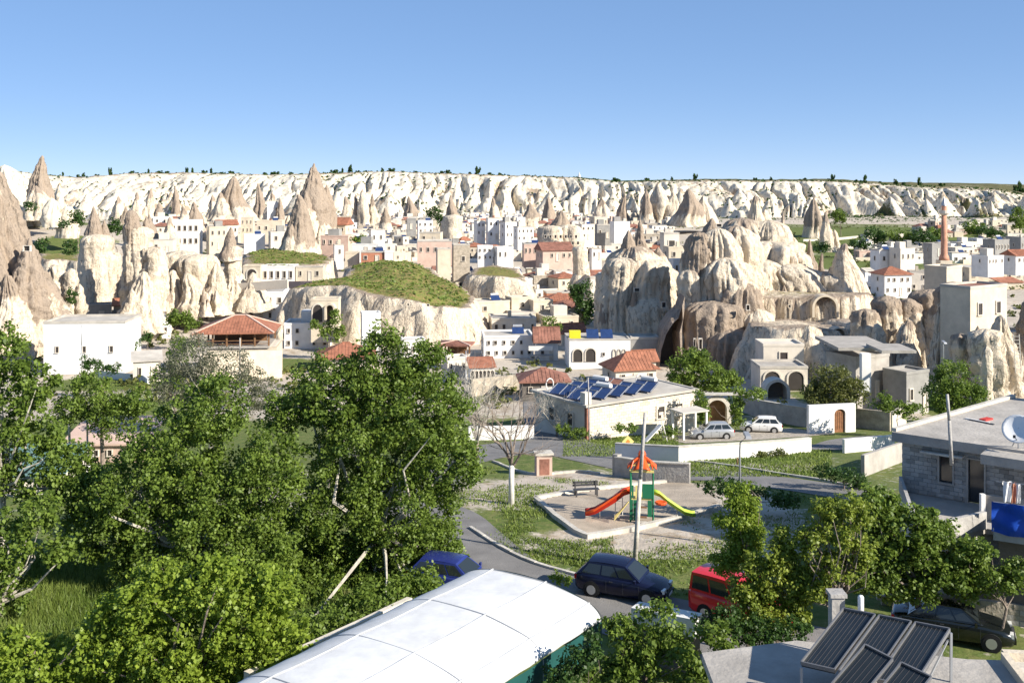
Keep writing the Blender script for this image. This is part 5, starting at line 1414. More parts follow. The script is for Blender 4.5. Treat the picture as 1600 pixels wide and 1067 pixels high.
# ladder on the right facade
r = empty('ladder', W(1590, 582, 108), 0, 'pale ladder leaning on the cream facade at the right edge', 'ladder')
for x in (-0.3, 0.3): MB().bar((x, -0.2, 0), (x, 0.3, 4.0), 0.07).obj('rail', 'kerb', r)
for i in range(10): MB().bar((-0.3, -0.15 + i * 0.045, 0.35 + i * 0.38), (0.3, -0.15 + i * 0.045, 0.35 + i * 0.38), 0.05).obj('rung', 'kerb', r)
# ---------------------------------------------------------------- grey block house on the right
def right_house():
    A = Vector((18.5, 49.9)); Bp = Vector((21.9, 47.3)); u = (Bp - A).normalized(); nrm = Vector((u.y, -u.x))   # nrm points to the camera side
    if nrm.y > 0: nrm = -nrm
    zr = -12.0; zf = -14.9
    r = empty('block_house', (A.x, A.y, zf), 0, 'grey concrete block house with a flat slab roof and dish at the right edge', 'house')
    def L(x, y): return (x - A.x, y - A.y)
    bk = (P_ := W(1592, 617, 58.0))
    # slab: quadrilateral roof
    e = A + u * 9.2
    far = Vector((A.x + 9.9, A.y + 8.1)); far2 = far + u * 9
    poly = [L(A.x, A.y), L(*Bp), L(e.x, e.y), L(far2.x, far2.y), L(far.x, far.y)]
    m = MB().prism(poly, 2.45, 2.9); m.obj('roof_slab', 'concrete', r)
    # second slab stepping out towards the camera, one step lower
    C0 = Bp + u * 0.05 + nrm * 0.0
    q = [C0, C0 + nrm * 1.3, C0 + nrm * 1.3 + u * 6, C0 + u * 6]
    MB().prism([L(*p) for p in q], 2.35, 2.78).obj('porch_slab', 'concrete', r)
    # low kerb round the roof edge on the far side
    MB().bar((0.15, 0.1, 2.99), (9.9, 8.1, 2.99), 0.25, 0.16).obj('roof_kerb', 'kerb', r)
    # facade, set back under the slab
    F0 = A - nrm * 0.45 + u * 0.35
    back = -nrm
    LL = 8.8; hh = 2.44
    opens = [(1.75, 2.35, 0.75, 2.0), (3.05, 3.75, 0.0, 2.05), (6.4, 7.2, 0.0, 2.05)]
    def fp(s, d): p = F0 + u * s + back * d; return L(p.x, p.y)
    m = MB(); x = 0.0
    for a, b, z0, z1 in opens:
        m.prism([fp(x, 0.05), fp(a, 0.05), fp(a, 0.3), fp(x, 0.3)], -0.3, hh)
        if z0 > 0: m.prism([fp(a, 0.05), fp(b, 0.05), fp(b, 0.3), fp(a, 0.3)], -0.3, z0)
        m.prism([fp(a, 0.05), fp(b, 0.05), fp(b, 0.3), fp(a, 0.3)], z1, hh)
        x = b
    m.prism([fp(x, 0.05), fp(LL, 0.05), fp(LL, 0.3), fp(x, 0.3)], -0.3, hh)
    m.prism([fp(0, 0.3), fp(0.25, 0.3), fp(0.25, 6), fp(0, 6)], -0.3, hh)
    m.prism([fp(0.25, 5.8), fp(LL, 5.8), fp(LL, 6), fp(0.25, 6)], -0.3, hh)
    m.obj('wall', 'concrete_grey', r)
    me = MB().box(0.006, 0.394, -0.05, -0.0, 0.006, 0.194).me('concrete_block', 'concrete_grey')
    me2 = me.copy(); me2.materials.clear(); me2.materials.append(MATS['grey_wall'])
    rs = random.Random(8); rz = math.atan2(u.y, u.x); n = 0
    for row in range(12):
        s = -0.2 * (row % 2)
        while s + 0.4 <= LL + 0.01:
            s0, s1, z0, z1 = s, s + 0.4, row * 0.2, row * 0.2 + 0.2
            s += 0.4
            if s0 < -0.001 or any(s1 > a - 0.02 and s0 < b + 0.02 and z1 > c0 - 0.02 and z0 < c1 + 0.02 for a, b, c0, c1 in opens): continue
            if n > 285: break
            o = link('concrete_block', me if rs.random() < 0.7 else me2, r); p = fp(s0, 0.049)
            o.location = (p[0], p[1], z0); o.rotation_euler = (0, 0, rz); n += 1
    for i, (a, b, z0, z1) in enumerate(opens):
        nm = 'window' if z0 > 0 else 'door'
        g = MB().prism([fp(a, 0.15), fp(b, 0.15), fp(b, 0.18), fp(a, 0.18)], z0, z1).obj(nm, 'glass_pane', r)
        f = MB(); t = 0.07
        for (s0, s1, w0, w1) in ((a - t, a, z0 - t, z1 + t), (b, b + t, z0 - t, z1 + t), (a, b, z1, z1 + t), (a, b, z0 - t, z0)):
            f.prism([fp(s0, -0.06), fp(s1, -0.06), fp(s1, 0.12), fp(s0, 0.12)], w0, w1)
        f.obj('frame', 'concrete', g)
    MB().prism([fp(1.0, -0.55), fp(2.9, -0.55), fp(2.9, 0.04), fp(1.0, 0.04)], 2.12, 2.2).obj('window_hood', 'kerb', r)
    # lower storey and terrace
    T = [Vector((16.9, 42.6)), Vector((20.6, 44.6)), Vector((25.5, 41.8)), Vector((29.5, 46)), e + back * 0.4, A + back * 0.4 + u * 0.3]
    m = MB().prism([L(*p) for p in [T[0], T[1], T[2], T[3], T[4], T[5]]], -0.25, -0.02); m.obj('terrace', 'concrete', r)
    T2 = [T[0] + Vector((0.3, 0.2)), T[1] + Vector((-.2, .3)), T[2] + Vector((0, 1)), T[3], T[4] + back * 6, T[5] + back * 6, T[5]]
    MB().prism([L(*p) for p in [T[0] + Vector((.15, .3)), T[1] + Vector((0, .3)), T[2] + Vector((0, 1)), T[3], T[4], T[5]]], -4.2, -0.252).obj('lower_wall', 'concrete_grey', r)
    MB().bar((T[0].x - A.x, T[0].y - A.y, 0.35), (T[1].x - A.x, T[1].y - A.y, 0.35), 0.18, 0.75).obj('parapet', 'concrete_grey', r)
    MB().bar((T[0].x - A.x + .05, T[0].y - A.y + .2, 0.35), (T[5].x - A.x, T[5].y - A.y, 0.35), 0.15, 0.72).obj('parapet', 'concrete_grey', r)
    # inner white pier and stub wall on the terrace
    p = T[1] + Vector((0.4, 1.2)); MB().bar((p.x - A.x, p.y - A.y, 0.55), (p.x - A.x + 2.6, p.y - A.y - 1.2, 0.55), 0.15, 1.1).obj('stub_wall', 'concrete', r)
    MB().box(p.x - A.x - 0.1, p.x - A.x + 0.1, p.y - A.y - 0.2, p.y - A.y, 0, 1.15).obj('pier', 'white', r)
    # balcony deck with railing at the right
    b0 = W(1552, 830, 42.0); b1 = b0 + Vector((4.4, -2.4, 0))
    m = MB(); dd = Vector((0.5, 0.86, 0)) * 2.6
    m.prism([(b0.x - A.x, b0.y - A.y), (b1.x - A.x, b1.y - A.y), (b1.x + dd.x - A.x, b1.y + dd.y - A.y), (b0.x + dd.x - A.x, b0.y + dd.y - A.y)], b0.z - zf - 0.35, b0.z - zf)
    m.obj('balcony', 'concrete', r)
    m = MB()
    m.prism([(b0.x + .5 - A.x, b0.y + .6 - A.y), (b1.x - A.x, b1.y + .6 - A.y), (b1.x + dd.x - A.x, b1.y + dd.y - A.y), (b0.x + dd.x - A.x, b0.y + dd.y - A.y)], -4.2, b0.z - zf - 0.352)
    m.obj('basement', 'dark_wall', r)
    rl = MB()
    for k in range(6):
        q_ = b0.lerp(b1, k / 5); rl.bar((q_.x - A.x, q_.y - A.y, b0.z - zf), (q_.x - A.x, q_.y - A.y, b0.z - zf + 1.2), 0.04)
    rl.bar((b0.x - A.x, b0.y - A.y, b0.z - zf + 1.2), (b1.x - A.x, b1.y - A.y, b0.z - zf + 1.2), 0.05)
    rl.obj('railing', 'metal_grey', r)
    # blue tarpaulin over the railing, creased
    nx, nz = 40, 14
    V = []
    for j in range(nz):
        for i in range(nx):
            s = i / (nx - 1); t = j / (nz - 1)
            q_ = b0.lerp(b1, s)
            w = 0.07 * math.sin(s * 31 + t * 4) + 0.05 * math.sin(s * 13 - t * 9)
            V.append((q_.x - 0.05 - 0.5 * w - 0.06, q_.y - 0.08 - w, b0.z + 0.02 + 1.24 * (1 - t) - 0.08 * t * math.sin(s * 9)))
    V = np.array(V); c = V[0].copy()
    o = link('tarpaulin', grid_mesh('tarpaulin', V - c, nz, nx, 'tarp_blue')); o.location = c
    tag(o, 'blue tarpaulin hung over the balcony railing at the right edge', 'tarpaulin')
    # washing
    ln = bpy.data.objects
    for k, (px, py0, py1, w, m_, lb) in enumerate(((1574, 752, 784, 9, 'white', 'white shirt hanging on the line above the blue tarpaulin'), (1583, 754, 786, 6, 'brick', 'reddish cloth hanging beside the white shirt'), (1591, 756, 786, 5, 'white', 'narrow white towel hanging at the right edge'))):
        a = W(px, py0, 43.5); hh2 = (py1 - py0) / F * 43.5; ww = w / F * 43.5 * 1.3
        V = np.array([(ww * (i / 7 - 0.5) * (1 + 0.3 * (j < 2)), 0.05 * math.sin(i * 1.3 + j * .4), -hh2 * j / 9) for j in range(10) for i in range(8)])
        o = link('laundry', grid_mesh('laundry', V, 10, 8, m_)); o.location = a; tag(o, lb, 'laundry')
    o = MB().bar((0, 0, 0), (4.5, -2.2, 0.1), 0.02).obj('clothes_line', 'metal_grey'); o.location = W(1556, 752, 43.5); tag(o, 'thin clothes line above the blue tarpaulin', 'clothes line')
    # satellite dish on the roof
    p = W(1590, 690, 46.5); p.z = zr + 0.02
    g = empty('satellite_dish', p, R(-35), 'white satellite dish standing on the grey house roof', 'satellite dish')
    n = 20; prof_ = [(0.05, 0.16), (0.3, 0.13), (0.55, 0.05), (0.66, 0.0), (0.68, 0.03), (0.3, 0.19), (0.05, 0.2)]
    m = MB(); m.lathe([(rr, -zz) for rr, zz in prof_], n); d_ = m.obj('dish', 'white_paint', g, True); d_.rotation_euler = (R(60), 0, 0); d_.location = (0, 0, 0.95)
    m = MB(); m.tube([(0, 0.25, 0), (0, 0.2, 0.95)], 0.04); m.tube([(-.3, 0.6, 0), (0, 0.2, 0.7)], 0.03); m.tube([(.3, 0.6, 0), (0, 0.2, 0.7)], 0.03); m.obj('stand', 'metal_grey', g)
    m = MB(); m.tube([(0, 0, 0.4), (0, -0.85, 0.75)], 0.02); m.box(-.05, .05, -.92, -.8, .7, .82); m.obj('feed_arm', 'metal_dark', g)
    # stuff left on the roof
    for lb, px, py, m_, sz in (('red rag lying on the grey house roof', 1541, 656, 'red_cloth', (0.7, 0.35, 0.08)), ('white board lying on the grey house roof', 1527, 658, 'frame_white', (0.12, 1.3, 0.06)), ('dark plank lying on the grey house roof', 1534, 660, 'metal_dark', (0.1, 1.3, 0.05))):
        Y = -zr * F / (py - HY) ; q_ = W(px, py, Y)
        o = MB().box(-sz[0] / 2, sz[0] / 2, -sz[1] / 2, sz[1] / 2, 0, sz[2]).obj('rag' if 'rag' in lb else 'plank', m_); o.location = (q_.x, q_.y, zr + 0.004); o.rotation_euler = (0, 0, R(35)); tag(o, lb, 'rag' if 'rag' in lb else 'plank')
    o = MB().box(0, 3.2, 0, 2.6, 0, 1.5).obj('roof_shed', 'concrete'); o.location = (29.6, 56.6, zr + .004); o.rotation_euler = (0, 0, R(-35)); tag(o, 'concrete roof shed at the far corner of the grey house roof', 'shed')
right_house()

# ---------------------------------------------------------------- white barrel vaulted marquee
def marquee():
    A = Vector((3.0, 34.5)); ax = Vector((0.6, 0.8)); pr = Vector((-0.8, 0.6)); Wd = 6.0; ze = -14.7; rise = 0.8; LEN = 27.0
    r = empty('marquee', (A.x, A.y, -17.65), math.atan2(ax.y, ax.x), 'long white barrel roofed marquee with a teal valance', 'marquee')
    # local: x along the axis (0 at far end, negative towards the viewer), y across (0..Wd)
    na = 44; nl = 60
    def arc(t): return Wd * (0.5 - 0.5 * math.cos(math.pi * t)) , rise * math.sin(math.pi * t) ** 0.85 if 0 < t < 1 else 0
    ST = (0.0, 0.18, 0.42, 0.68, 1.0)
    def gore(t):
        for a_, b_ in zip(ST[:-1], ST[1:]):
            if a_ <= t <= b_: return math.sin(math.pi * (t - a_) / (b_ - a_))
        return 0
    V = []
    for i in range(nl):
        x = -LEN * i / (nl - 1)
        sag = -0.05 * abs(math.sin(math.pi * x / 3.4)) 
        for j in range(na):
            t = j / (na - 1); y, z = arc(t)
            V.append((x, y, 3.0 + z + sag * math.sin(math.pi * t) + 0.012 * math.sin(x * 5 + t * 9) - 0.03 * gore(t)))
    V = np.array(V)
    cv = link('canopy', grid_mesh('canopy', V, nl, na, 'marquee_white'), r)
    md = cv.modifiers.new('thick', 'SOLIDIFY'); md.thickness = 0.03
    # raised seams along and across
    s = MB()
    for t in (0.18, 0.42, 0.68):
        y, z = arc(t); s.tube([(-LEN * k / 40, y, 3.012 + z - 0.05 * abs(math.sin(math.pi * LEN * k / 40 / 3.4)) * math.sin(math.pi * t)) for k in range(41)], 0.035, 4)
    for k in range(0, 9):
        x = -3.4 * k - 0.02
        if x < -LEN: break
        s.tube([(x, arc(j / 48)[0], 3.0 + arc(j / 48)[1] - 0.03 * gore(j / 48)) for j in range(49)], 0.018, 4)
    s.obj('seam', 'marquee_seam', r)
    fr = MB()
    for k in range(0, 9):
        x = -3.4 * k
        if x < -LEN: break
        fr.tube([(x, 0.02, -1.0), (x, 0.02, 2.95)], 0.05, 6); fr.tube([(x, Wd - 0.02, -1.0), (x, Wd - .02, 2.95)], 0.05, 6)
    fr.obj('pole', 'metal_grey', r)
    # teal valance with scalloped lower edge along the right eave and the far end
    def val(nm, f, n, drop):
        V = []
        for j in range(4):
            for i in range(n):
                p = f(i / (n - 1)); V.append((p[0], p[1], p[2] - drop * j / 3 - (0.04 * abs(math.sin(i * 0.9)) if j == 3 else 0)))
        link(nm, grid_mesh(nm, np.array(V), 4, n, 'teal'), r)
    val('valance', lambda t: (-LEN * t, -0.03 + 0.03 * math.sin(t * 70), 2.98), 120, 0.85)
    val('valance', lambda t: (-LEN * t, Wd + 0.03, 2.98), 60, 0.35)
    V = []
    for j in range(2):
        for i in range(24):
            y, z = arc(i / 23); V.append((0.03, y, 3.0 + z * (1 - j) - (0.6 * j)))
    link('end_panel', grid_mesh('end_panel', np.array(V), 2, 24, 'teal'), r)
marquee()
wall_strip('narrow white kerb running along the left side of the marquee', [(-11.6 + 0.0, 26.0, -18.0)] and [(385, 1066, 34.0), (560, 985, 38.5), (640, 946, 42.2)], 0.35, 0.25, 'offwhite', 'low_kerb_wall', segs=6, sink=2.5)

# ---------------------------------------------------------------- cars
def wheel(r, x, y, rad, side):
    w = MB(); n = 18; t = 0.2
    w.tube([(x, y, rad), (x, y - side * t, rad)], rad, n)
    o = w.obj('wheel', 'rubber', r)
    m = MB(); m.tube([(x, y + side * 0.012, rad), (x, y - side * 0.05, rad)], rad * 0.66, 14)
    ri = m.obj('rim', 'rim', o)
    m = MB()
    for k in range(5):
        a = 2 * math.pi * k / 5
        m.bar((x + rad * 0.12 * math.cos(a), y + side * 0.02, rad + rad * 0.12 * math.sin(a)), (x + rad * 0.6 * math.cos(a), y + side * 0.02, rad + rad * 0.6 * math.sin(a)), 0.05, 0.02)
def car(label, loc, rz, paint, kind='saloon', L_=4.3, Wc=1.72, name='parked_car', cat='car', blackglass=True, scale=1.0):
    r = empty(name, loc, rz, label, cat); r.scale = (scale,) * 3
    h = L_ / 2; w = Wc / 2
    if kind == 'van':
        st = [(-1.0, .82, .30, 1.02), (-.985, .93, .26, 1.08), (-.9, 1, .2, 1.12), (-.5, 1, .2, 1.12), (0, 1, .2, 1.12), (.4, 1, .2, 1.10), (.52, .99, .2, 1.06), (.75, .97, .2, .98), (.93, .9, .22, .86), (.99, .76, .28, .72), (1.0, .66, .34, .6)]
        gb = (-.975, .58, 1.10); gt = (-.93, .22, 1.82); tw = .86
    else:
        st = [(-1.0, .72, .34, .74), (-.985, .84, .28, .88), (-.93, .93, .2, .95), (-.8, .98, .18, .98), (-.5, 1, .18, .97), (0, 1, .18, .95), (.4, 1, .18, .93), (.6, .98, .18, .88), (.8, .94, .18, .80), (.93, .86, .2, .70), (.985, .74, .26, .6), (1.0, .62, .34, .52)]
        gb = (-.74, .46, .94); gt = (-.44, .14, 1.42); tw = .72
        if kind == 'hatch': gb = (-.93, .46, .94); gt = (-.7, .12, 1.46)
    V = []; ns = 0
    for sx, sw, zb, zt in st:
        W_ = w * sw
        half = [(0, zb), (W_ * .86, zb), (W_ * .98, zb + .1), (W_, (zb + zt) / 2 + .02), (W_ * .985, zt - .12), (W_ * .93, zt - .03), (W_ * .80, zt), (0, zt + .025)]
        ring = half + [(-y, z) for y, z in reversed(half[1:-1])]
        ns = len(ring)
        V += [(sx * h, y, z) for y, z in ring]
    fs = []
    for i in range(len(st) - 1):
        for k in range(ns): fs.append((i * ns + k, i * ns + (k + 1) % ns, (i + 1) * ns + (k + 1) % ns, (i + 1) * ns + k))
    fs.append(tuple(range(ns - 1, -1, -1))); fs.append(tuple(range((len(st) - 1) * ns, len(st) * ns)))
    b = MB().add(V, fs).obj('body', paint, r, True)
    # cabin: pillars and roof in body colour, glass set into it
    wb = w * .93; wt = w * tw
    x0, x1 = gb[0] * h, gb[1] * h; X0, X1 = gt[0] * h, gt[1] * h; zb, zt = gb[2], gt[2]
    nr = 6; V = []
    for i in range(nr + 1):
        t = i / nr; z = zb + (zt - zb) * math.sin(t * math.pi / 2) ** 0.9 if i < nr else zt
        tt = t
        V += [(x0 + (X0 - x0) * tt, -wb + (wb - wt) * tt, zb + (zt - zb) * tt), (x1 + (X1 - x1) * tt, -wb + (wb - wt) * tt, zb + (zt - zb) * tt), (x1 + (X1 - x1) * tt, wb - (wb - wt) * tt, zb + (zt - zb) * tt), (x0 + (X0 - x0) * tt, wb - (wb - wt) * tt, zb + (zt - zb) * tt)]
    c0 = MB(); c0.add([V[0], V[1], V[2], V[3], V[-4], V[-3], V[-2], V[-1]], [(0, 3, 2, 1), (0, 1, 5, 4), (1, 2, 6, 5), (2, 3, 7, 6), (3, 0, 4, 7)])
    # crowned roof
    nn = 7; RV = []
    for i in range(nn):
        for j in range(nn):
            s, t = i / (nn - 1), j / (nn - 1)
            x = X0 + (X1 - X0) * s; y = -wt + 2 * wt * t
            RV.append((x, y, zt + 0.075 * (1 - (2 * t - 1) ** 2) * 0.8 + 0.04 * (1 - (2 * s - 1) ** 2) ))
    off = 8
    c0.add(RV, [(i * nn + j, (i + 1) * nn + j, (i + 1) * nn + j + 1, i * nn + j + 1) for i in range(nn - 1) for j in range(nn - 1)])
    edge = [(i * nn) for i in range(nn)]
    cab = c0.obj('cabin', paint, r)
    sk = MB()
    def roofedge(i0, i1, a, bb): sk.add([RV[i0], RV[i1], a, bb], [(0, 1, 2, 3)])
    for i in range(nn - 1):
        for j in (0, nn - 1):
            p, q_ = RV[i * nn + j], RV[(i + 1) * nn + j]
            sk.add([p, q_, (q_[0], q_[1], zt - .01), (p[0], p[1], zt - .01)], [(0, 1, 2, 3)])
        for ii in (0, nn - 1):
            p, q_ = RV[ii * nn + i], RV[ii * nn + i + 1]
            sk.add([p, q_, (q_[0], q_[1], zt - .01), (p[0], p[1], zt - .01)], [(0, 1, 2, 3)])
    sk.obj('roof_rim', paint, cab)
    def quad(nm, a, b_, c, d, m_='car_glass', ins=(0.06, 0.94, 0.1, 0.88), off_=0.012):
        a, b_, c, d = map(Vector, (a, b_, c, d))
        def bl(s, t): return (a * (1 - s) + b_ * s) * (1 - t) + (d * (1 - s) + c * s) * t
        nrm = (b_ - a).cross(d - a).normalized() * off_
        s0, s1, t0, t1 = ins
        return MB().add([bl(s0, t0) + nrm, bl(s1, t0) + nrm, bl(s1, t1) + nrm, bl(s0, t1) + nrm], [(0, 1, 2, 3)]).obj(nm, m_, r)
    B = lambda k: Vector(V[k]); T = lambda k: Vector(V[len(V) - 4 + k])
    quad('windscreen', B(1), B(2), T(2), T(1)); quad('rear_window', B(3), B(0), T(0), T(3), ins=(.1, .9, .15, .85))
    segs = [(0.06, 0.36), (0.39, 0.66), (0.69, 0.93)] if kind != 'van' else [(0.04, 0.30), (0.33, 0.62), (0.65, 0.95)]
    for s0, s1 in segs:
        quad('side_window', B(0), B(1), T(1), T(0), ins=(s0, s1, .12, .86)); quad('side_window', B(2), B(3), T(3), T(2), ins=(1 - s1, 1 - s0, .12, .86))
    rad = 0.31
    for x in (-h * .60, h * .62):
        for s in (-1, 1):
            m = MB(); m.tube([(x, s * (w + .006), rad), (x, s * (w - .1), rad)], rad + .07, 18); m.obj('wheel_arch', 'rubber', r)
            wheel(r, x, s * (w + .02), rad, s)
    zf = .62 if kind != 'van' else .78; xf = h * .955; zr_ = .78 if kind != 'van' else .95
    for s in (-1, 1):
        m = MB(); m.box(xf - .10, xf + .05, s * w * .62 - .17, s * w * .62 + .17, zf - .06, zf + .09); m.obj('headlight', 'lamp_lens', r)
        m = MB(); m.box(-h * .99 - .02, -h * .95, s * w * .74 - .12, s * w * .74 + .12, zr_ - .12, zr_ + .08); m.obj('tail_light', 'tail_lens', r)
        m = MB(); m.box(h * .36, h * .40, s * (w + .13) - .07, s * (w + .13) + .07, gb[2] - .02, gb[2] + .12); m.box(h * .37, h * .39, min(s * (w - .08), s * (w + .1)), max(s * (w - .08), s * (w + .1)), gb[2] + .0, gb[2] + .03); m.obj('mirror', paint if kind != 'van' else 'metal_dark', r)
    MB().box(h * .965, h * 1.005, -w * .36, w * .36, zf - .1, zf + .04).obj('grille', 'metal_dark', r)
    m = MB(); m.box(h * .97, h * 1.02, -w * .7, w * .7, .3, .46); m.obj('bumper', 'metal_dark' if kind == 'van' else paint, r)
    MB().box(h * 1.021, h * 1.026, -.26, .26, .34, .45).obj('number_plate', 'frame_white', r)
    MB().box(-h * 1.012, -h * 1.005, -.26, .26, .5, .61).obj('number_plate', 'frame_white', r)
    m = MB()
    for s in (-1, 1):
        for x in (-h * .27, h * .1, h * .45): m.box(x - .006, x + .006, min(s * w * 1.0, s * (w * 1.0 + .004)), max(s * w, s * (w + .004)), .32, gb[2] - .14)
        m.box(-h * .2, -h * .2 + .16, min(s * w, s * (w + .02)), max(s * w, s * (w + .02)), .78, .81)
    m.obj('door_seams', 'metal_dark', r)
    return r
def road_z(x, y): return float(ground(x, y)) + 0.05
def put_car(label, px, py, head, *a, **k):
    p = G(px, py); return car(label, (p.x, p.y, road_z(p.x, p.y)), R(head), *a, **k)
put_car('dark navy blue saloon parked on the lane below the playground', 975, 930, -24, 'navy_paint', 'hatch', 4.15, 1.70)
put_car('red high roofed minivan half hidden by leaves', 1160, 975, -42, 'red_paint', 'van', 4.25, 1.72, name='minivan', cat='minivan')
put_car('black saloon parked under bushes by the block wall at the right', 1487, 998, -22, 'black_paint', 'saloon', 4.5, 1.72)
put_car('silver grey estate car parked in front of the ivy gateway', 1111, 685, 205 - 180 + 160, 'silver_paint', 'hatch', 4.2, 1.68)
put_car('white and grey car parked by the shaded wall', 1189, 675, 170, 'white_paint', 'hatch', 4.1, 1.66)
put_car('dark blue car mostly hidden behind the marquee ridge', 712, 926, -20, 'blue_paint', 'hatch', 4.2, 1.7)

# ---------------------------------------------------------------- playground climbing tower
def playground():
    Y = 55.5; base = G(1003, 812); x0, y0 = base.x, base.y
    z0 = float(ground(x0, y0)) + 0.05
    r = empty('play_tower', (x0, y0, z0), R(-8), 'green and orange climbing tower with a red and a lime slide', 'play tower')
    s = 0.62
    for sx in (-s, s):
        for sy in (-s, s): MB().tube([(sx, sy, -0.3), (sx, sy, 2.95)], 0.05, 8).obj('post', 'play_green' if sx < 0 else 'play_green', r)
    MB().box(-s, s, -s, s, 1.25, 1.33).obj('deck', 'play_yellow', r)
    MB().box(-s - .05, s + .05, -s - .06, -s - .02, 2.78, 2.92).obj('crossbeam', 'play_yellow', r)
    MB().box(-s - .05, s + .05, s + .02, s + .06, 2.78, 2.92).obj('crossbeam', 'play_yellow', r)
    # side panels
    MB().box(0.02, s - .03, -s - .06, -s + .0, 1.36, 2.15).obj('panel', 'play_green', r)
    for k in range(3):
        MB().box(-s + .07 + k * .2, -s + .17 + k * .2, -s - .05, -s - .01, 1.36, 2.05).obj('slat', 'play_green' if k != 1 else 'play_yellow', r)
    MB().box(-s - .04, -s + .14, -s - .05, -s - .01, 0.1, 1.24).obj('panel', 'play_green', r)
    MB().box(-s + .16, -s + .34, -s - .05, -s - .01, 0.1, 1.24).obj('panel', 'play_green', r)
    MB().box(s - .3, s - .06, -s - .05, -s - .01, 0.35, 1.24).obj('panel', 'play_green', r)
    # ladder treads at the front
    for k in range(5):
        MB().box(-0.22, 0.28, -s - .35 + k * 0.07 - .1, -s - .35 + k * .07 + .1, 0.12 + k * 0.25, 0.17 + k * .25).obj('tread', 'frame_wood' if k % 2 else 'kerb', r)
    # flower shaped orange roof: arched ribs and lobes
    for k, (ax, ay) in enumerate(((1, 0), (0, 1), (-1, 0), (0, -1))):
        V = []
        for i in range(9):
            t = i / 8; rr = 0.78 * t ** .8; zz = 3.55 - 0.55 * t ** 1.1
            ww = 0.12 + 0.34 * t
            for j in range(5):
                q_ = (j / 4 - .5) * 2 * ww
                V.append((ax * rr - ay * q_, ay * rr + ax * q_, zz - 0.10 * (j / 2 - 1) ** 2))
        o = link('roof_petal', grid_mesh('roof_petal', np.array(V), 9, 5, 'play_orange'), r)
        md = o.modifiers.new('thick', 'SOLIDIFY'); md.thickness = 0.05
    MB().lathe([(0.2, 3.5), (0.24, 3.62), (0.16, 3.8), (0.04, 3.86)], 8).obj('roof_cap', 'play_orange', r)
    for sx in (-1, 1): MB().tube([(sx * s, -s, 2.9), (sx * s * .75, -s * .4, 3.3), (0, 0, 3.6)], .04).obj('roof_rib', 'play_orange', r)
    # slides: trough with raised sides
    def slide(nm, mat_, pts, w, side):
        n = len(pts); V = []
        for i, p in enumerate(pts):
            p = Vector(p); d = (Vector(pts[min(i + 1, n - 1)]) - Vector(pts[max(i - 1, 0)])); d.z = 0; d.normalize(); nr = Vector((-d.y, d.x, 0))
            for o_, hh in ((-w / 2 - .04, side), (-w / 2, side), (-w / 2 + .03, 0.02), (0, 0), (w / 2 - .03, .02), (w / 2, side), (w / 2 + .04, side)):
                V.append(tuple(p + nr * o_ + Vector((0, 0, hh))))
        o = link(nm, grid_mesh(nm, np.array(V), n, 7, mat_), r)
        md = o.modifiers.new('thick', 'SOLIDIFY'); md.thickness = 0.03
    slide('slide', 'play_red', [(-s, 0, 1.45), (-s - .4, -.05, 1.32), (-1.5, -.15, .95), (-2.1, -.25, .58), (-2.6, -.32, .30), (-2.95, -.36, .22), (-3.15, -.38, .2)], .5, .26)
    slide('slide_rail', 'play_orange', [(-s, -.36, 1.75), (-1.0, -.4, 1.55), (-1.5, -.46, 1.22), (-2.1, -.55, .82), (-2.6, -.62, .50), (-3.1, -.66, .36)], .1, .12)
    slide('slide', 'play_lime', [(s, .1, 1.4), (s + .35, .12, 1.28), (1.4, .16, .92), (1.9, .2, .58), (2.35, .24, .3), (2.75, .27, .2), (2.95, .29, .19)], .45, .2)
    MB().tube([(-2.35, -.1, 0), (-2.35, -.3, .42)], .04).obj('slide_leg', 'metal_grey', r); MB().tube([(1.95, .1, 0), (1.95, .2, .52)], .04).obj('slide_leg', 'metal_grey', r)
    MB().lathe([(0.04, 0), (0.3, 0.03), (0.34, 0.12), (0.3, 0.17), (0.05, 0.12)], 12, (1.05, -.5, 1.0)).obj('seat_disc', 'play_orange', r)
    # climbing frame with yellow bars on the left
    m = MB()
    for k in range(4): m.bar((-s - .1, -.9 + k * .2, 1.2 - k * .05), (-1.5, -1.0 + k * .2, .2), .05)
    m.obj('climbing_bars', 'play_yellow', r)
    MB().tube([(-1.5, .5, 0), (-1.5, .5, .8), (-1.1, .5, 1.0), (-1.1, .5, 0)], .03).obj('hoop', 'frame_white', r)
playground()
# dark bench shape put where only a shadow lies beside the red slide
def bench(label, px, py, rz, m_='metal_dark'):
    p = G(px, py); r = empty('shadow_bench', (p.x, p.y, p.z + .02), R(rz), label, 'bench')
    for k in range(3): MB().box(-.8, .8, -.2 + k * .15, -.08 + k * .15, .43, .47).obj('seat_slat', m_, r)
    for k in range(2): MB().box(-.8, .8, .26, .3, .58 + k * .16, .70 + k * .16).obj('back_slat', m_, r)
    for x in (-.65, .65):
        m = MB(); m.box(x - .04, x + .04, -.2, -.12, 0, .429); m.box(x - .04, x + .04, .2, .258, 0, .9); m.obj('leg', m_, r)
bench('dark bench shape standing in for a shadow behind the red slide foot', 916, 776, 10)

# utility kiosk by the road
p = G(849, 742)
r = empty('kiosk', (p.x, p.y, p.z), R(10), 'small weathered stone kiosk beside the road', 'kiosk')
MB().box(-.55, .55, -.4, .4, -.2, 1.45).obj('body', 'pink', r); MB().box(-.65, .65, -.5, .5, 1.452, 1.6).obj('cap', 'kerb', r); MB().box(-.35, .35, -.42, -.402, .1, 1.2).obj('door', 'tile_old', r)

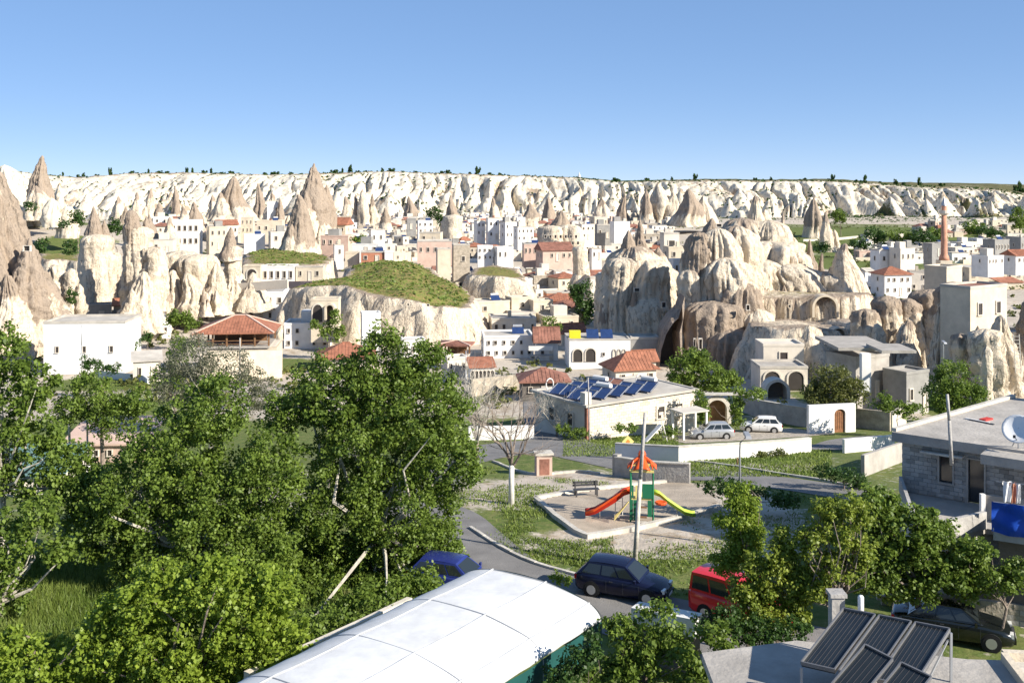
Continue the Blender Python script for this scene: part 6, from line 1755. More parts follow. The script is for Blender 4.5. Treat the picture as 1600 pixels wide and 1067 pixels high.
# poles and lamps
def pole(label, px0, py0, px1, py1, Y, rb, rt, m_, name='utility_pole', cat='pole', arms=0, upper=None):
    a = W(px0, py0, Y); b = W(px1, py1, Y)
    r = empty(name, a, 0, label, cat); v = b - a; mid = v * 0.55
    MB().tube([(0, 0, -.6), tuple(mid)], [rb, (rb + rt) / 2], 10).obj('post', m_, r, True)
    MB().tube([tuple(mid), tuple(v)], [(rb + rt) / 2 * .98, rt], 10).obj('upper_post', upper or m_, r, True)
    for k in range(arms):
        z = v.z - 0.3 - 0.45 * k; c = v * (z / v.z)
        MB().bar((c.x - .5, c.y, z), (c.x + .5, c.y, z), .07).obj('crossarm', 'frame_wood', r)
    return r
pole('pale leaning concrete pole in front of the playground', 991, 874, 1008, 645, 48.6, .125, .075, 'kerb', upper='concrete_grey')
pole('wooden pole rising from the roof edge of the grey house', 1487, 706, 1480, 616, 47.2, .085, .065, 'concrete_grey')
pole('thin pole in front of the blue solar collectors', 921, 684, 919, 590, 95, .07, .05, 'concrete_grey')
pole('thin grey pole before the arcaded terrace', 728, 612, 728, 548, 140, .08, .06, 'metal_grey')
pole('slender pole in front of the red hip pavilion', 374, 620, 375, 528, 120, .12, .08, 'concrete')
pole('slender pole left of the red hip pavilion', 316, 620, 317, 520, 121, .10, .07, 'concrete')
pole('thin white pole in front of the big white house', 128, 578, 127, 508, 140, .06, .05, 'metal_grey')
pole('short pale pole at the pink teahouse, left one', 109, 712, 108, 658, 74, .09, .08, 'kerb')
pole('short pale pole at the pink teahouse, right one', 137, 712, 136, 656, 74, .07, .06, 'kerb')
pole('wooden stake at the right end of the low white wall', 1251, 712, 1251, 686, 86, .08, .07, 'frame_wood', name='stake', cat='stake')
pole('dark stake on the verge by the road', 1152, 740, 1152, 715, 76, .06, .05, 'frame_wood', name='stake', cat='stake')
def lamp(label, px, pyb, pyt, Y, head=True, arm=0.5):
    a = W(px, pyb, Y); H = (pyb - pyt) / F * Y
    r = empty('street_lamp', a, 0, label, 'street lamp')
    MB().tube([(0, 0, -1.5), (0, 0, H * .82), (0.05 * arm, 0, H * .92), (arm * .6, -0.1, H)], [.07, .055, .05, .045], 8).obj('post', 'metal_grey', r, True)
    m = MB(); m.add([(arm * .4, -.5, H - .02), (arm * .4 + .34, -.5, H - .02), (arm * .4 + .34, .25, H + .12), (arm * .4, .25, H + .12), (arm * .45, -.45, H + .14), (arm * .45 + .28, -.45, H + .14), (arm * .45 + .28, .2, H + .26), (arm * .45, .2, H + .26)], [(0, 3, 2, 1), (4, 5, 6, 7), (0, 1, 5, 4), (1, 2, 6, 5), (2, 3, 7, 6), (3, 0, 4, 7)])
    m.obj('lamp_head', 'metal_grey', r)
lamp('grey street lamp left of the slim light green tree', 1156, 800, 682, 58, arm=.55)
lamp('pale street lamp in front of the shaded hollow', 1474, 578, 536, 108, arm=-.3)
# diamond road sign
p = G(981, 712)
r = empty('road_sign', (p.x, p.y, p.z), R(8), 'pale yellow diamond road sign on the verge', 'road sign')
MB().tube([(0, 0, -.3), (0, 0, 1.5)], .035).obj('post', 'metal_grey', r)
MB().add([(0, -.05, .65), (.5, -.05, 1.15), (0, -.05, 1.65), (-.5, -.05, 1.15), (0, -.02, .65), (.5, -.02, 1.15), (0, -.02, 1.65), (-.5, -.02, 1.15)], [(0, 1, 2, 3), (7, 6, 5, 4), (0, 4, 5, 1), (1, 5, 6, 2), (2, 6, 7, 3), (3, 7, 4, 0)]).obj('plate', 'play_yellow', r)
MB().add([(0, -.056, .95), (.2, -.056, 1.15), (0, -.056, 1.35), (-.2, -.056, 1.15)], [(0, 1, 2, 3)]).obj('diamond', 'orange_wall', r)
# garden swing frame and small white slide beside the block house
p = G(1032, 690)
r = empty('garden_slide', (p.x, p.y, p.z), R(-60), 'small white garden slide beside the block house', 'slide')
m = MB(); m.add([(-.25, 0, 1.6), (.25, 0, 1.6), (.25, -1.9, .2), (-.25, -1.9, .2), (-.25, 0, 1.5), (.25, 0, 1.5), (.25, -1.9, .1), (-.25, -1.9, .1)], [(0, 3, 2, 1), (4, 5, 6, 7), (0, 1, 5, 4), (1, 2, 6, 5), (2, 3, 7, 6), (3, 0, 4, 7)]); m.obj('chute', 'frame_white', r)
m = MB(); m.bar((-.25, 0, 1.9), (-.25, .6, 0), .06); m.bar((.25, 0, 1.9), (.25, .6, 0), .06)
for k in range(4): m.bar((-.25, .1 + k * .12, 1.5 - k * .38), (.25, .1 + k * .12, 1.5 - k * .38), .05)
m.obj('ladder', 'frame_white', r)
p = G(1068, 688)
r = empty('pergola', (p.x, p.y, p.z), R(25), 'white post pergola at the right end of the block house', 'pergola')
for x in (0, 2.6):
    for y in (0, 1.8): MB().box(x - .09, x + .09, y - .09, y + .09, -.2, 2.5).obj('post', 'white', r)
MB().box(-.2, 2.8, -.2, 2.0, 2.502, 2.62).obj('roof', 'offwhite', r)

# ---------------------------------------------------------------- foreground roof with solar water heaters
ZR = -13.4
def fg_roof():
    r = empty('concrete_roof', (8, 26, ZR), 0, 'flat concrete roof in the bottom right foreground', 'house')
    poly = [(-2.55, 3.4), (-2.7, -9), (12, -9), (12, 2.6), (4.9, 3.0), (0.4, 4.2)]
    MB().prism(poly, -0.25, 0.0).obj('roof', 'concrete', r)
    poly2 = [(-2.35, 3.1), (-2.5, -8.8), (11.8, -8.8), (11.8, 2.4), (4.8, 2.8), (0.4, 3.95)]
    MB().prism(poly2, -5.2, -0.252).obj('wall', 'concrete_grey', r)
    m = MB(); m.bar((5.9, 3.0, .12), (12, 2.3, .12), .22, .24); m.bar((5.9, 2.9, .12), (5.0, -4, .12), .2, .24); m.obj('parapet', 'cream', r)
    MB().prism([(6.1, 2.75), (5.25, -3.8), (12, -3.8), (12, 2.1)], 0.004, 0.05).obj('screed', 'kerb', r)
    return r
fg_roof()
# grey cowl chimney
p = W(1307, 950, 30.4)
r = empty('chimney_stack', (p.x, p.y, ZR), 0, 'grey square chimney with a projecting cap, bottom right', 'chimney')
MB().box(-.19, .19, -.19, .19, 0, 1.25).obj('stack', 'concrete_grey', r); MB().box(-.245, .245, -.245, .245, 1.252, 1.36).obj('cap', 'concrete_grey', r)
o = MB().lathe([(.09, 0), (.09, 1.35), (.06, 1.4)], 10).obj('vent_pipe', 'white', None, True); p = W(1345, 955, 30); o.location = (p.x, p.y, ZR); tag(o, 'white vent pipe right of the grey chimney', 'pipe')

def collector(label, a, b, c, dmat='panel_black', rim='metal_mid', ntube=0, group='solar water heater panels'):
    """a,b: upper corners; c: lower corner below a"""
    a, b, c = Vector(a), Vector(b), Vector(c); d = b + (c - a)
    nrm = (b - a).cross(c - a).normalized()
    if nrm.z < 0: nrm = -nrm
    r = empty('solar_collector', a, 0, label, 'solar panel', group)
    A_, B_, C_, D_ = Vector(), b - a, c - a, d - a
    t = nrm * .09
    MB().add([A_ - t, B_ - t, D_ - t, C_ - t, A_, B_, D_, C_], [(0, 1, 2, 3), (7, 6, 5, 4), (0, 4, 5, 1), (1, 5, 6, 2), (2, 6, 7, 3), (3, 7, 4, 0)]).obj('absorber', dmat, r)
    f = MB()
    for p_, q_ in ((A_, B_), (B_, D_), (D_, C_), (C_, A_)): f.bar(p_ + t * .15, q_ + t * .15, .035, .11, nrm)
    f.obj('frame', rim, r)
    if ntube:
        s = MB()
        for k in range(1, ntube): 
            q0 = A_.lerp(B_, k / ntube) + nrm * .004; q1 = C_.lerp(D_, k / ntube) + nrm * .004; s.bar(q0, q1, .012, .012, nrm)
        s.obj('fin_lines', 'metal_dark', r)
    return r
UL = [W(1318, 952, 29.1), W(1378, 964, 28.6), W(1426, 973, 28.15), W(1484, 984, 27.6)]
dn = W(1252, 1036, 27.2) - UL[0]
for k, (lb, s0, s1) in enumerate((('left one of the three tilted black solar panels at the back', 0, .31), ('middle one of the three tilted black solar panels at the back', .35, .65), ('right one of the three tilted black solar panels at the back', .69, 1))):
    a = UL[0].lerp(UL[3], s0); b = UL[0].lerp(UL[3], s1)
    collector(lb, a, b, a + dn, ntube=8)
U2 = W(1352, 1008, 26.2); U3 = W(1395, 1030, 25.7); U4 = W(1440, 1052, 25.2); dn2 = Vector((-1.5, -1.0, -.9))
collector('front left bluish black solar panel with a bright top edge', U2, U3 + Vector((.0, 0, 0)), U2 + dn2, ntube=6)
collector('front right bluish black solar panel with a bright top edge', U3 + Vector((.18, -.1, -.05)), U4 + Vector((.2, -.1, -.05)), U3 + dn2 + Vector((.18, -.1, -.05)), ntube=6)
r = empty('panel_rack', (UL[3].x, UL[3].y, ZR), 0, 'grey steel rack legs carrying the rear solar panels', 'rack')
for q_ in (UL[0] + Vector((0, 0.05, 0)), UL[3] + Vector((.06, .06, 0)), UL[0].lerp(UL[3], .5) + Vector((0, .06, 0))):
    MB().bar((q_.x - UL[3].x, q_.y - UL[3].y, 0.003), (q_.x - UL[3].x, q_.y - UL[3].y, q_.z - ZR - .1), .06).obj('leg', 'metal_grey', r)
for q_ in (UL[0] + dn, UL[3] + dn):
    MB().bar((q_.x - UL[3].x, q_.y - UL[3].y, 0.003), (q_.x - UL[3].x, q_.y - UL[3].y, max(.06, q_.z - ZR - .1)), .06).obj('leg', 'metal_grey', r)
o_ = UL[0] - UL[3]
MB().bar((o_.x, o_.y + .08, UL[0].z - ZR - .2), (0, .08, UL[3].z - ZR - .2), .05).obj('rail', 'metal_grey', r)
MB().bar((0, .1, UL[3].z - ZR - .3), (dn.x, dn.y + .1, .1), .04).obj('brace', 'metal_grey', r)

# block wall at the bottom right, laid in real blocks
def block_wall(label, a, b, rows, name='block_wall', m1='stone_wall', m2='concrete', bw=.42, bh=.22):
    a, b = Vector(a), Vector(b); L_ = (b - a).length; u = (b - a); rz = math.atan2(u.y, u.x)
    r = empty(name, a, rz, label, 'wall')
    MB().box(0, L_, .03, .2, -.8, rows * bh).obj('core', m1, r)
    me = MB().box(.008, bw - .008, 0, .22, .006, bh - .006).me('block', m1); me2 = me.copy(); me2.materials.clear(); me2.materials.append(MATS[m2])
    rs = random.Random(1)
    for k in range(rows):
        x = -bw / 2 * (k % 2)
        while x + bw <= L_ + bw * .5:
            o = link('block', me if rs.random() < .6 else me2, r); o.location = (x, rs.uniform(-.02, .0), k * bh); o.rotation_euler = (0, 0, rs.uniform(-.02, .02)); x += bw
    return r
g0 = G(1500, 975); 
block_wall('pale concrete block wall behind the black car', G(1506, 968), G(1640, 985), 4)
block_wall('rough stone edging above the black car', G(1378, 946), G(1470, 950), 2)
def slab_wall():
    a = W(986, 949, 39.0); b = W(1086, 968, 37.6)
    r = empty('garden_wall', (a.x, a.y, -18), 0, 'white topped garden wall under vines at the bottom centre', 'wall')
    u = (b - a); u.z = 0; n = Vector((-u.y, u.x, 0)).normalized() * .7
    zt = a.z + 18
    MB().prism([(0, 0), (u.x, u.y), (u.x + n.x, u.y + n.y), (n.x, n.y)], zt - .55, [zt, b.z + 18, b.z + 18, zt]).obj('coping', 'white', r)
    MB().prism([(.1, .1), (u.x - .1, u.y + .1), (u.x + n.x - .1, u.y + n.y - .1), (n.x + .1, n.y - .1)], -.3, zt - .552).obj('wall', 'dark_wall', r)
slab_wall()
# ---------------------------------------------------------------- vegetation
def shell_points(c, R3, n, g):
    d = g.normal(size=(n, 3)); d /= np.linalg.norm(d, axis=1)[:, None]
    rr = 0.35 + 0.65 * g.random(n) ** 0.5
    # lumpy outline
    w = 1 + 0.28 * fbm(d[:, 0] * 1.8 + c[0], d[:, 1] * 1.8 + c[1], d[:, 2] * 1.8, 2, 3)
    return c + d * (rr * w)[:, None] * R3

def branches(mb, base, crown_pts, r0, g, n=10, mid=None):
    base = Vector(base)
    for k in range(n):
        t = Vector(crown_pts[g.integers(len(crown_pts))])
        m1 = base.lerp(t, .35) + Vector(g.normal(size=3) * .12 * (t - base).length * .6); m1.z = base.z + (t.z - base.z) * .3
        m2 = base.lerp(t, .72) + Vector(g.normal(size=3) * .08 * (t - base).length)
        mb.tube([base, m1, m2, t], [r0, r0 * .6, r0 * .35, r0 * .12], 5)

def tree(label, circles, Y, leaf='leaf_walnut', name='tree', cat='tree', size=.13, dens=1.0, trunk=None, bark='bark', group=None, clump=.30, dy=None, nb=12, squash=.85, depth=1.0, tr=.16, up=.35):
    """circles: (px, py, radius px[, radius py]) of the crown's main masses at distance Y"""
    g = np.random.default_rng(int(abs(circles[0][0]) * 31 + circles[0][1]))
    allc, allr = [], []
    for i, c in enumerate(circles):
        px, py, rp = c[:3]; rpy = c[3] if len(c) > 3 else rp
        yy = Y + (c[4] if len(c) > 4 else 0)
        cc = np.array(W(px, py, yy)); Rx = rp / F * yy; Rz = rpy / F * yy
        n = int(np.clip(4.6 * Rx * Rz / (clump * clump), 7, 260))
        pts = shell_points(cc, np.array([Rx, Rx * depth, Rz]) * .92, n, g)
        allc.append(pts); allr.append(g.uniform(.7, 1.4, n) * clump)
    cen = np.concatenate(allc); rad = np.concatenate(allr)
    # nothing below the ground
    gz = ground(cen[:, 0], cen[:, 1]); cen[:, 2] = np.maximum(cen[:, 2], gz + .25)
    n_per = max(4, int(dens * 9.0 * (clump / size) ** 2))
    V, q, n = leaf_cloud(cen, rad, n_per, size, squash, up, g)
    tone = np.repeat(g.random(len(cen)) * .5, n_per) + g.random(n) * .5
    bx = np.mean([c[0] for c in circles]) if trunk is None else trunk
    X = (bx - 800) / F * Y; z = float(ground(X, Y))
    base = Vector((X, Y, z))
    r = empty(name, base, 0, label, cat, group)
    link('crown', quads_mesh('crown', V - np.array(base), q, leaf, None, False, {'tone': tone}), r)
    top = cen[:, 2].max() - z
    zlow = max(.3, (cen[:, 2].min() - z) * .8 + .15 * top)
    mb = MB(); fork = Vector((g.normal() * .15, g.normal() * .15, min(zlow, top * .4)))
    mb.tube([(0, 0, -.4), tuple(fork * .5), tuple(fork)], [tr * 1.25, tr, tr * .85], 8)
    branches(mb, fork, cen - np.array(base), tr * .6, g, nb)
    mb.obj('trunk', bark, r)
    return r

# big left trees
tree('big dense walnut tree filling the left centre, tallest of all', [(600, 575, 62, 52), (520, 610, 72, 60), (655, 640, 82, 78), (560, 690, 95, 85), (690, 725, 66, 70), (630, 800, 92, 85), (540, 800, 80, 80), (610, 895, 95, 68), (500, 910, 85, 76), (690, 860, 44, 46), (455, 640, 50, 42), (668, 560, 30, 28), (600, 522, 26, 20), (445, 850, 60, 60), (575, 955, 70, 42, -6), (655, 925, 50, 36, -4), (500, 990, 56, 36, -9)], 48, size=.14, dens=1.0, trunk=600, bark='bark_pale', nb=34, clump=.42, tr=.24)
tree('broad walnut tree left of the tallest one', [(330, 640, 62, 55), (280, 700, 85, 65), (200, 770, 90, 68), (330, 790, 85, 80), (420, 740, 62, 70), (250, 850, 80, 60), (400, 860, 80, 75), (160, 830, 66, 52), (350, 920, 80, 50), (230, 900, 66, 46), (470, 940, 66, 50), (130, 770, 46, 36), (300, 960, 70, 40), (400, 970, 60, 36)], 45.5, size=.14, dens=1.0, trunk=300, bark='bark_pale', nb=30, clump=.42, tr=.24)
tree('walnut tree cut by the left edge', [(-10, 560, 55, 60), (50, 600, 40, 38), (5, 650, 70, 55), (60, 680, 42, 40), (-10, 740, 50, 45), (100, 725, 50, 44), (150, 765, 44, 32), (70, 770, 50, 34)], 46, size=.16, dens=.8, trunk=0, bark='bark_pale', nb=24, clump=.32)
tree('leafy tree low on the left edge under the teal shed', [(10, 850, 62, 55), (70, 800, 36, 32), (0, 930, 60, 42), (90, 860, 30, 24)], 42, size=.16, dens=.8, trunk=0, bark='bark_pale', nb=16, clump=.30)
tree('pale green leafy tree at the bottom, left of the marquee', [(290, 1000, 92, 80), (390, 975, 70, 66), (340, 915, 66, 50), (240, 925, 60, 54), (425, 925, 50, 44), (440, 1010, 56, 50), (200, 1010, 62, 60), (300, 1070, 110, 60), (180, 960, 40, 40)], 35, 'leaf_light', size=.14, dens=1.0, trunk=300, nb=14, clump=.27)
tree('pale green bush in the bottom left corner', [(60, 1040, 80, 50), (150, 1010, 50, 46), (120, 1070, 60, 40), (20, 1010, 40, 40)], 35, 'leaf_light', size=.14, dens=.9, trunk=90, nb=8, clump=.25, name='bush', cat='bush')
tree('small round tree in front of the big white house', [(140, 615, 42, 34), (180, 650, 42, 36), (110, 640, 30, 26), (215, 625, 30, 24)], 72, size=.16, dens=.8, clump=.4, nb=8)
tree('sparse grey green tree in front of the timber pavilion', [(300, 560, 46, 42), (350, 590, 50, 46), (400, 610, 36, 36), (270, 600, 36, 34)], 78, 'leaf_grey', size=.12, dens=.35, clump=.45, nb=40, bark='bark_pale')
tree('light green tree under the pavilion wall, left', [(285, 545, 26, 26), (262, 585, 30, 26)], 96, 'leaf_walnut', size=.2, dens=.6, clump=.5, nb=6)
# vegetation of the middle ground
tree('bushy olive green tree in the shadow of the great cleft', [(1075, 575, 34, 28), (1110, 590, 42, 28), (1060, 600, 26, 24), (1135, 600, 26, 22), (1095, 560, 20, 18)], 124, 'leaf_walnut', size=.28, dens=.8, clump=.7, nb=6)
tree('ivy mass climbing around the stone gateway', [(1094, 630, 14, 22), (1150, 632, 12, 20), (1100, 655, 10, 14), (1152, 655, 8, 12), (1175, 612, 26, 10)], 101, 'leaf_walnut', name='ivy', cat='ivy', size=.2, dens=.9, clump=.45, nb=3, tr=.05)
tree('spreading green tree in front of the shaded house', [(1300, 590, 32, 24), (1330, 608, 28, 20), (1275, 612, 26, 20), (1312, 622, 40, 16)], 106, 'leaf_olive', size=.22, dens=.75, clump=.55, nb=8)
tree('green fruit tree right of the shaded canopy', [(1490, 590, 34, 28), (1478, 615, 34, 26), (1520, 620, 30, 26), (1500, 640, 40, 20)], 86, 'leaf_walnut', size=.18, dens=.8, clump=.45, nb=8)
tree('low green shrubs along the foot of the hollow', [(1380, 628, 20, 14), (1408, 640, 18, 14), (1430, 640, 16, 12)], 98, 'leaf_walnut', name='shrub', cat='shrub', size=.2, dens=.7, clump=.4, nb=3, tr=.05)
tree('dark conifer cluster behind the rust coloured house', [(912, 465, 18, 26), (920, 490, 14, 16), (900, 455, 12, 14)], 214, 'leaf_dark', size=.4, dens=.9, clump=.9, nb=3)
tree('green shrub in front of the rust coloured house', [(858, 504, 12, 9), (870, 512, 10, 7)], 176, 'leaf_walnut', name='shrub', cat='shrub', size=.32, dens=.8, clump=.6, nb=2, tr=.06)
tree('round bright green tree among white houses above the mound', [(560, 372, 9, 8)], 300, 'leaf_walnut', size=.5, dens=1.2, clump=1.0, nb=2)
tree('green creeper hanging on the carved cave front', [(524, 496, 9, 14), (510, 515, 12, 14), (530, 520, 10, 16), (495, 505, 10, 8)], 166, 'leaf_walnut', name='creeper', cat='creeper', size=.3, dens=.8, clump=.6, nb=3, tr=.06)
tree('round bush in front of the cream two storey house', [(283, 496, 20, 14), (300, 505, 16, 9), (268, 500, 12, 9)], 176, 'leaf_walnut', name='bush', cat='bush', size=.34, dens=.9, clump=.7, nb=2, tr=.06)
tree('dark bush beside the small two window house', [(111, 462, 9, 12)], 184, 'leaf_dark', name='bush', cat='bush', size=.35, dens=.9, clump=.6, nb=2, tr=.06)
tree('dark tree left of the broad pale pillar', [(118, 338, 11, 10), (125, 345, 8, 7)], 300, 'leaf_dark', size=.5, dens=.9, clump=1.0, nb=2)
tree('dark tree right of the broad pale pillar', [(178, 352, 12, 11), (188, 360, 7, 7)], 300, 'leaf_dark', size=.5, dens=.9, clump=1.0, nb=2)
tree('bushy scrub patch on the left green slope', [(45, 322, 12, 7), (110, 388, 16, 12), (68, 385, 12, 16), (100, 350, 12, 7)], 260, 'leaf_dark', name='scrub', cat='scrub', size=.5, dens=.6, clump=1.0, nb=1, tr=.05)
tree('dark green tree below the fluted cliff left of the slender cone', [(678, 334, 13, 12), (690, 345, 9, 9)], 480, 'leaf_dark', size=.8, dens=.8, clump=1.5, nb=2)
for i, (px, py, rx, ry, Y, l) in enumerate([(1366, 367, 18, 13, 430, 'left round green tree on the far right plain'), (1408, 368, 22, 10, 425, 'long green tree clump behind the red hip roof'), (1440, 370, 20, 13, 420, 'dark green tree clump left of the minaret'), (1462, 366, 16, 11, 440, 'green tree touching the minaret from the left'),
                              (1342, 380, 16, 10, 400, 'low green bush left on the far right plain'), (1518, 354, 18, 11, 450, 'green tree right of the minaret top'), (1545, 362, 20, 9, 440, 'green hedge behind the far grey houses'), (1310, 338, 14, 12, 520, 'green tree at the cliff foot above the pyramid cone'), (1282, 385, 14, 8, 380, 'dark shrub beside the pale crags'), (1590, 340, 12, 22, 480, 'dark cypress group at the right edge')]):
    tree(l, [(px, py, rx, ry), (px + rx * .6, py + ry * .4, rx * .6, ry * .6)], Y, 'leaf_walnut' if i % 2 else 'leaf_dark', size=.7, dens=.8, clump=1.4, nb=2)
for i, (px, py, r1, Y, l) in enumerate([(190, 545, 9, 158, 'first'), (205, 540, 9, 156, 'second'), (218, 533, 8, 158, 'third'), (232, 527, 8, 160, 'fourth')]):
    tree('small dark bush in the diagonal row beside the pinkish house, %s from the left' % l, [(px, py, r1, r1)], Y, 'leaf_dark', name='bush', cat='bush', size=.3, dens=.9, clump=.5, nb=2, tr=.05, group='bushes in the diagonal row')
tree('reddish flowering shrubs at the foot of the big white house', [(150, 572, 20, 10), (175, 575, 14, 9), (135, 562, 8, 10)], 128, 'leaf_dark', name='shrub', cat='shrub', size=.25, dens=.7, clump=.5, nb=3, tr=.05)

# right foreground
tree('slim light green tree beside the red minivan', [(1160, 780, 26, 30), (1150, 815, 30, 34), (1168, 850, 34, 36), (1140, 880, 26, 26), (1172, 820, 22, 26)], 39.5, 'leaf_light', size=.10, dens=1.3, clump=.25, nb=10, trunk=1165, tr=.07)
tree('yellow green cypress like shrub with bare brown stems', [(1290, 800, 22, 26), (1325, 790, 24, 24), (1345, 805, 18, 28), (1268, 845, 24, 30), (1310, 830, 34, 30), (1345, 860, 22, 30), (1300, 885, 36, 28), (1275, 920, 26, 26)], 37, 'leaf_yellow', size=.11, dens=1.0, clump=.24, nb=46, trunk=1306, tr=.1, bark='bark')
tree('yellowish shrub spilling over the red minivan', [(1215, 870, 26, 28), (1235, 910, 32, 34), (1190, 935, 30, 28), (1210, 965, 34, 26), (1250, 950, 26, 26), (1165, 965, 26, 22), (1165, 920, 26, 30), (1185, 890, 26, 26), (1255, 900, 30, 30), (1225, 845, 20, 24)], 37.5, 'leaf_yellow', name='shrub', cat='shrub', size=.115, dens=1.2, clump=.25, nb=14, trunk=1215, tr=.06)
tree('dark green tree with arching twigs below the grey house', [(1380, 800, 40, 34), (1425, 830, 50, 44), (1475, 865, 54, 42), (1400, 880, 52, 42), (1440, 910, 52, 26), (1510, 880, 36, 30), (1350, 780, 26, 22), (1365, 850, 30, 44), (1350, 900, 34, 30), (1400, 920, 40, 20), (1460, 820, 34, 24), (1500, 915, 40, 20)], 41, 'leaf_walnut', size=.14, dens=1.3, clump=.32, nb=26, trunk=1430, tr=.12)
tree('low bushes below the blue tarpaulin at the right edge', [(1560, 905, 34, 26), (1598, 900, 28, 24), (1530, 860, 24, 22), (1490, 905, 24, 18)], 40, 'leaf_walnut', name='bush', cat='bush', size=.12, dens=1.1, clump=.28, nb=8, trunk=1560, tr=.06)
tree('grape vines over the white topped garden wall', [(965, 985, 26, 26), (1010, 1005, 36, 34), (985, 1045, 46, 34), (1050, 1000, 36, 26), (1075, 1050, 40, 30), (1110, 985, 26, 18), (935, 1050, 26, 20), (1130, 1010, 20, 16), (1028, 958, 40, 10)], 33.5, 'leaf_walnut', name='vine', cat='vine', size=.14, dens=1.1, clump=.28, nb=18, trunk=1010, tr=.05)
tree('low dark shrub between the marquee and the vines', [(900, 1035, 30, 26), (872, 1056, 34, 20), (925, 1010, 18, 26)], 31, 'leaf_dark', name='shrub', cat='shrub', size=.10, dens=.8, clump=.2, nb=8, tr=.04)
tree('green shrubs along the foot of the minivan', [(1150, 985, 30, 16), (1190, 985, 36, 22), (1135, 960, 22, 20), (1240, 985, 34, 20), (1100, 975, 26, 12)], 36.2, 'leaf_dark', name='shrub', cat='shrub', size=.1, dens=.9, clump=.2, nb=5, tr=.04)
tree('bright weeds growing by the lane beside the blue car', [(880, 905, 14, 9), (868, 898, 10, 7)], 44, 'leaf_light', name='shrub', cat='shrub', size=.09, dens=.8, clump=.14, nb=2, tr=.02)
tree('long shrub line on the verge behind the slide tower', [(1120, 715, 14, 8), (1150, 712, 16, 8), (1185, 714, 22, 7), (1215, 708, 16, 7), (1062, 715, 12, 6)], 82, 'leaf_olive', name='shrub', cat='shrub', size=.13, dens=.7, clump=.25, nb=3, tr=.03)
tree('low hedge at the foot of the block house', [(900, 676, 22, 8), (880, 668, 14, 8), (985, 668, 14, 7), (1045, 672, 16, 8), (965, 668, 10, 7)], 96, 'leaf_walnut', name='hedge', cat='hedge', size=.16, dens=.8, clump=.3, nb=2, tr=.03)
tree('small green bush beside the kerb behind the tower', [(1085, 700, 12, 9)], 84, 'leaf_dark', name='bush', cat='bush', size=.13, dens=.8, clump=.25, nb=2, tr=.03)
tree('dark hedge behind the road bend shadow, right', [(1130, 762, 40, 14), (1180, 772, 30, 14), (1225, 780, 30, 12)], 58, 'leaf_dark', name='hedge', cat='hedge', size=.16, dens=.8, clump=.28, nb=4, tr=.04)
tree('scrubby bushes left of the yard wall', [(1290, 735, 24, 10), (1320, 745, 26, 12), (1345, 755, 16, 16)], 66, 'leaf_dark', name='shrub', cat='shrub', size=.13, dens=.6, clump=.28, nb=5, tr=.04)

# leafless trees
def bare(label, px, pyb, pyt, w_px, Y, trunk='whitewash', th=.32, n1=9, tr=.2, name='bare_tree', th_m='bark_pale', seed=1):
    g = np.random.default_rng(seed)
    X = (px - 800) / F * Y; z = float(ground(X, Y)); H = (pyb - pyt) / F * Y; hw = w_px / 2 / F * Y
    r = empty(name, (X, Y, z), 0, label, 'tree')
    h0 = H * th
    MB().tube([(0, 0, -.3), (0, 0, h0 * .6), (.03, 0, h0)], [tr, tr * .85, tr * .8], 10).obj('trunk', trunk, r, True)
    mb = MB()
    def rec(p, d, L_, rad, lev):
        k = 3; pts = [p]; q_ = p.copy(); dd = d.copy()
        for i in range(k):
            dd = (dd + Vector(g.normal(size=3)) * .13 + Vector((0, 0, .05))).normalized(); q_ = q_ + dd * L_ / k; pts.append(q_.copy())
        mb.tube(pts, [rad, rad * .85, rad * .7, rad * .5], 5 if lev < 2 else 3)
        if lev >= 4: return
        for j in range(4 if lev < 3 else 3):
            at = pts[1 + (j % 3)] if j < 3 else pts[-1]
            nd = (dd + Vector(g.normal(size=3)) * .55).normalized()
            if nd.z < -.1: nd.z = .1
            rec(at, nd, L_ * g.uniform(.55, .75), rad * .5, lev + 1)
    for k in range(n1):
        a = 2 * math.pi * k / n1 + g.uniform(-.3, .3)
        d = Vector((math.cos(a) * .55 * hw / (H * .35), math.sin(a) * .45 * hw / (H * .35), 1)).normalized()
        rec(Vector((0, 0, h0 * g.uniform(.85, 1))), d, (H - h0) * .48, tr * .42, 1)
    mb.obj('branches', th_m, r)
bare('bare leafless tree with a whitewashed trunk beside the lawn', 799, 783, 590, 130, 61, n1=5, seed=3, tr=.2, th_m='bark')
bare('bare grey tree in front of the arcaded terraces', 870, 668, 590, 90, 99, 'bark', .15, 9, .12, seed=4)
bare('leafless grey shrubs behind the blue solar collectors', 912, 612, 562, 80, 124, 'bark', .05, 12, .1, seed=6)
bare('bare grey tree right behind the big walnut', 745, 720, 560, 90, 78, 'bark', .2, 8, .16, seed=9)

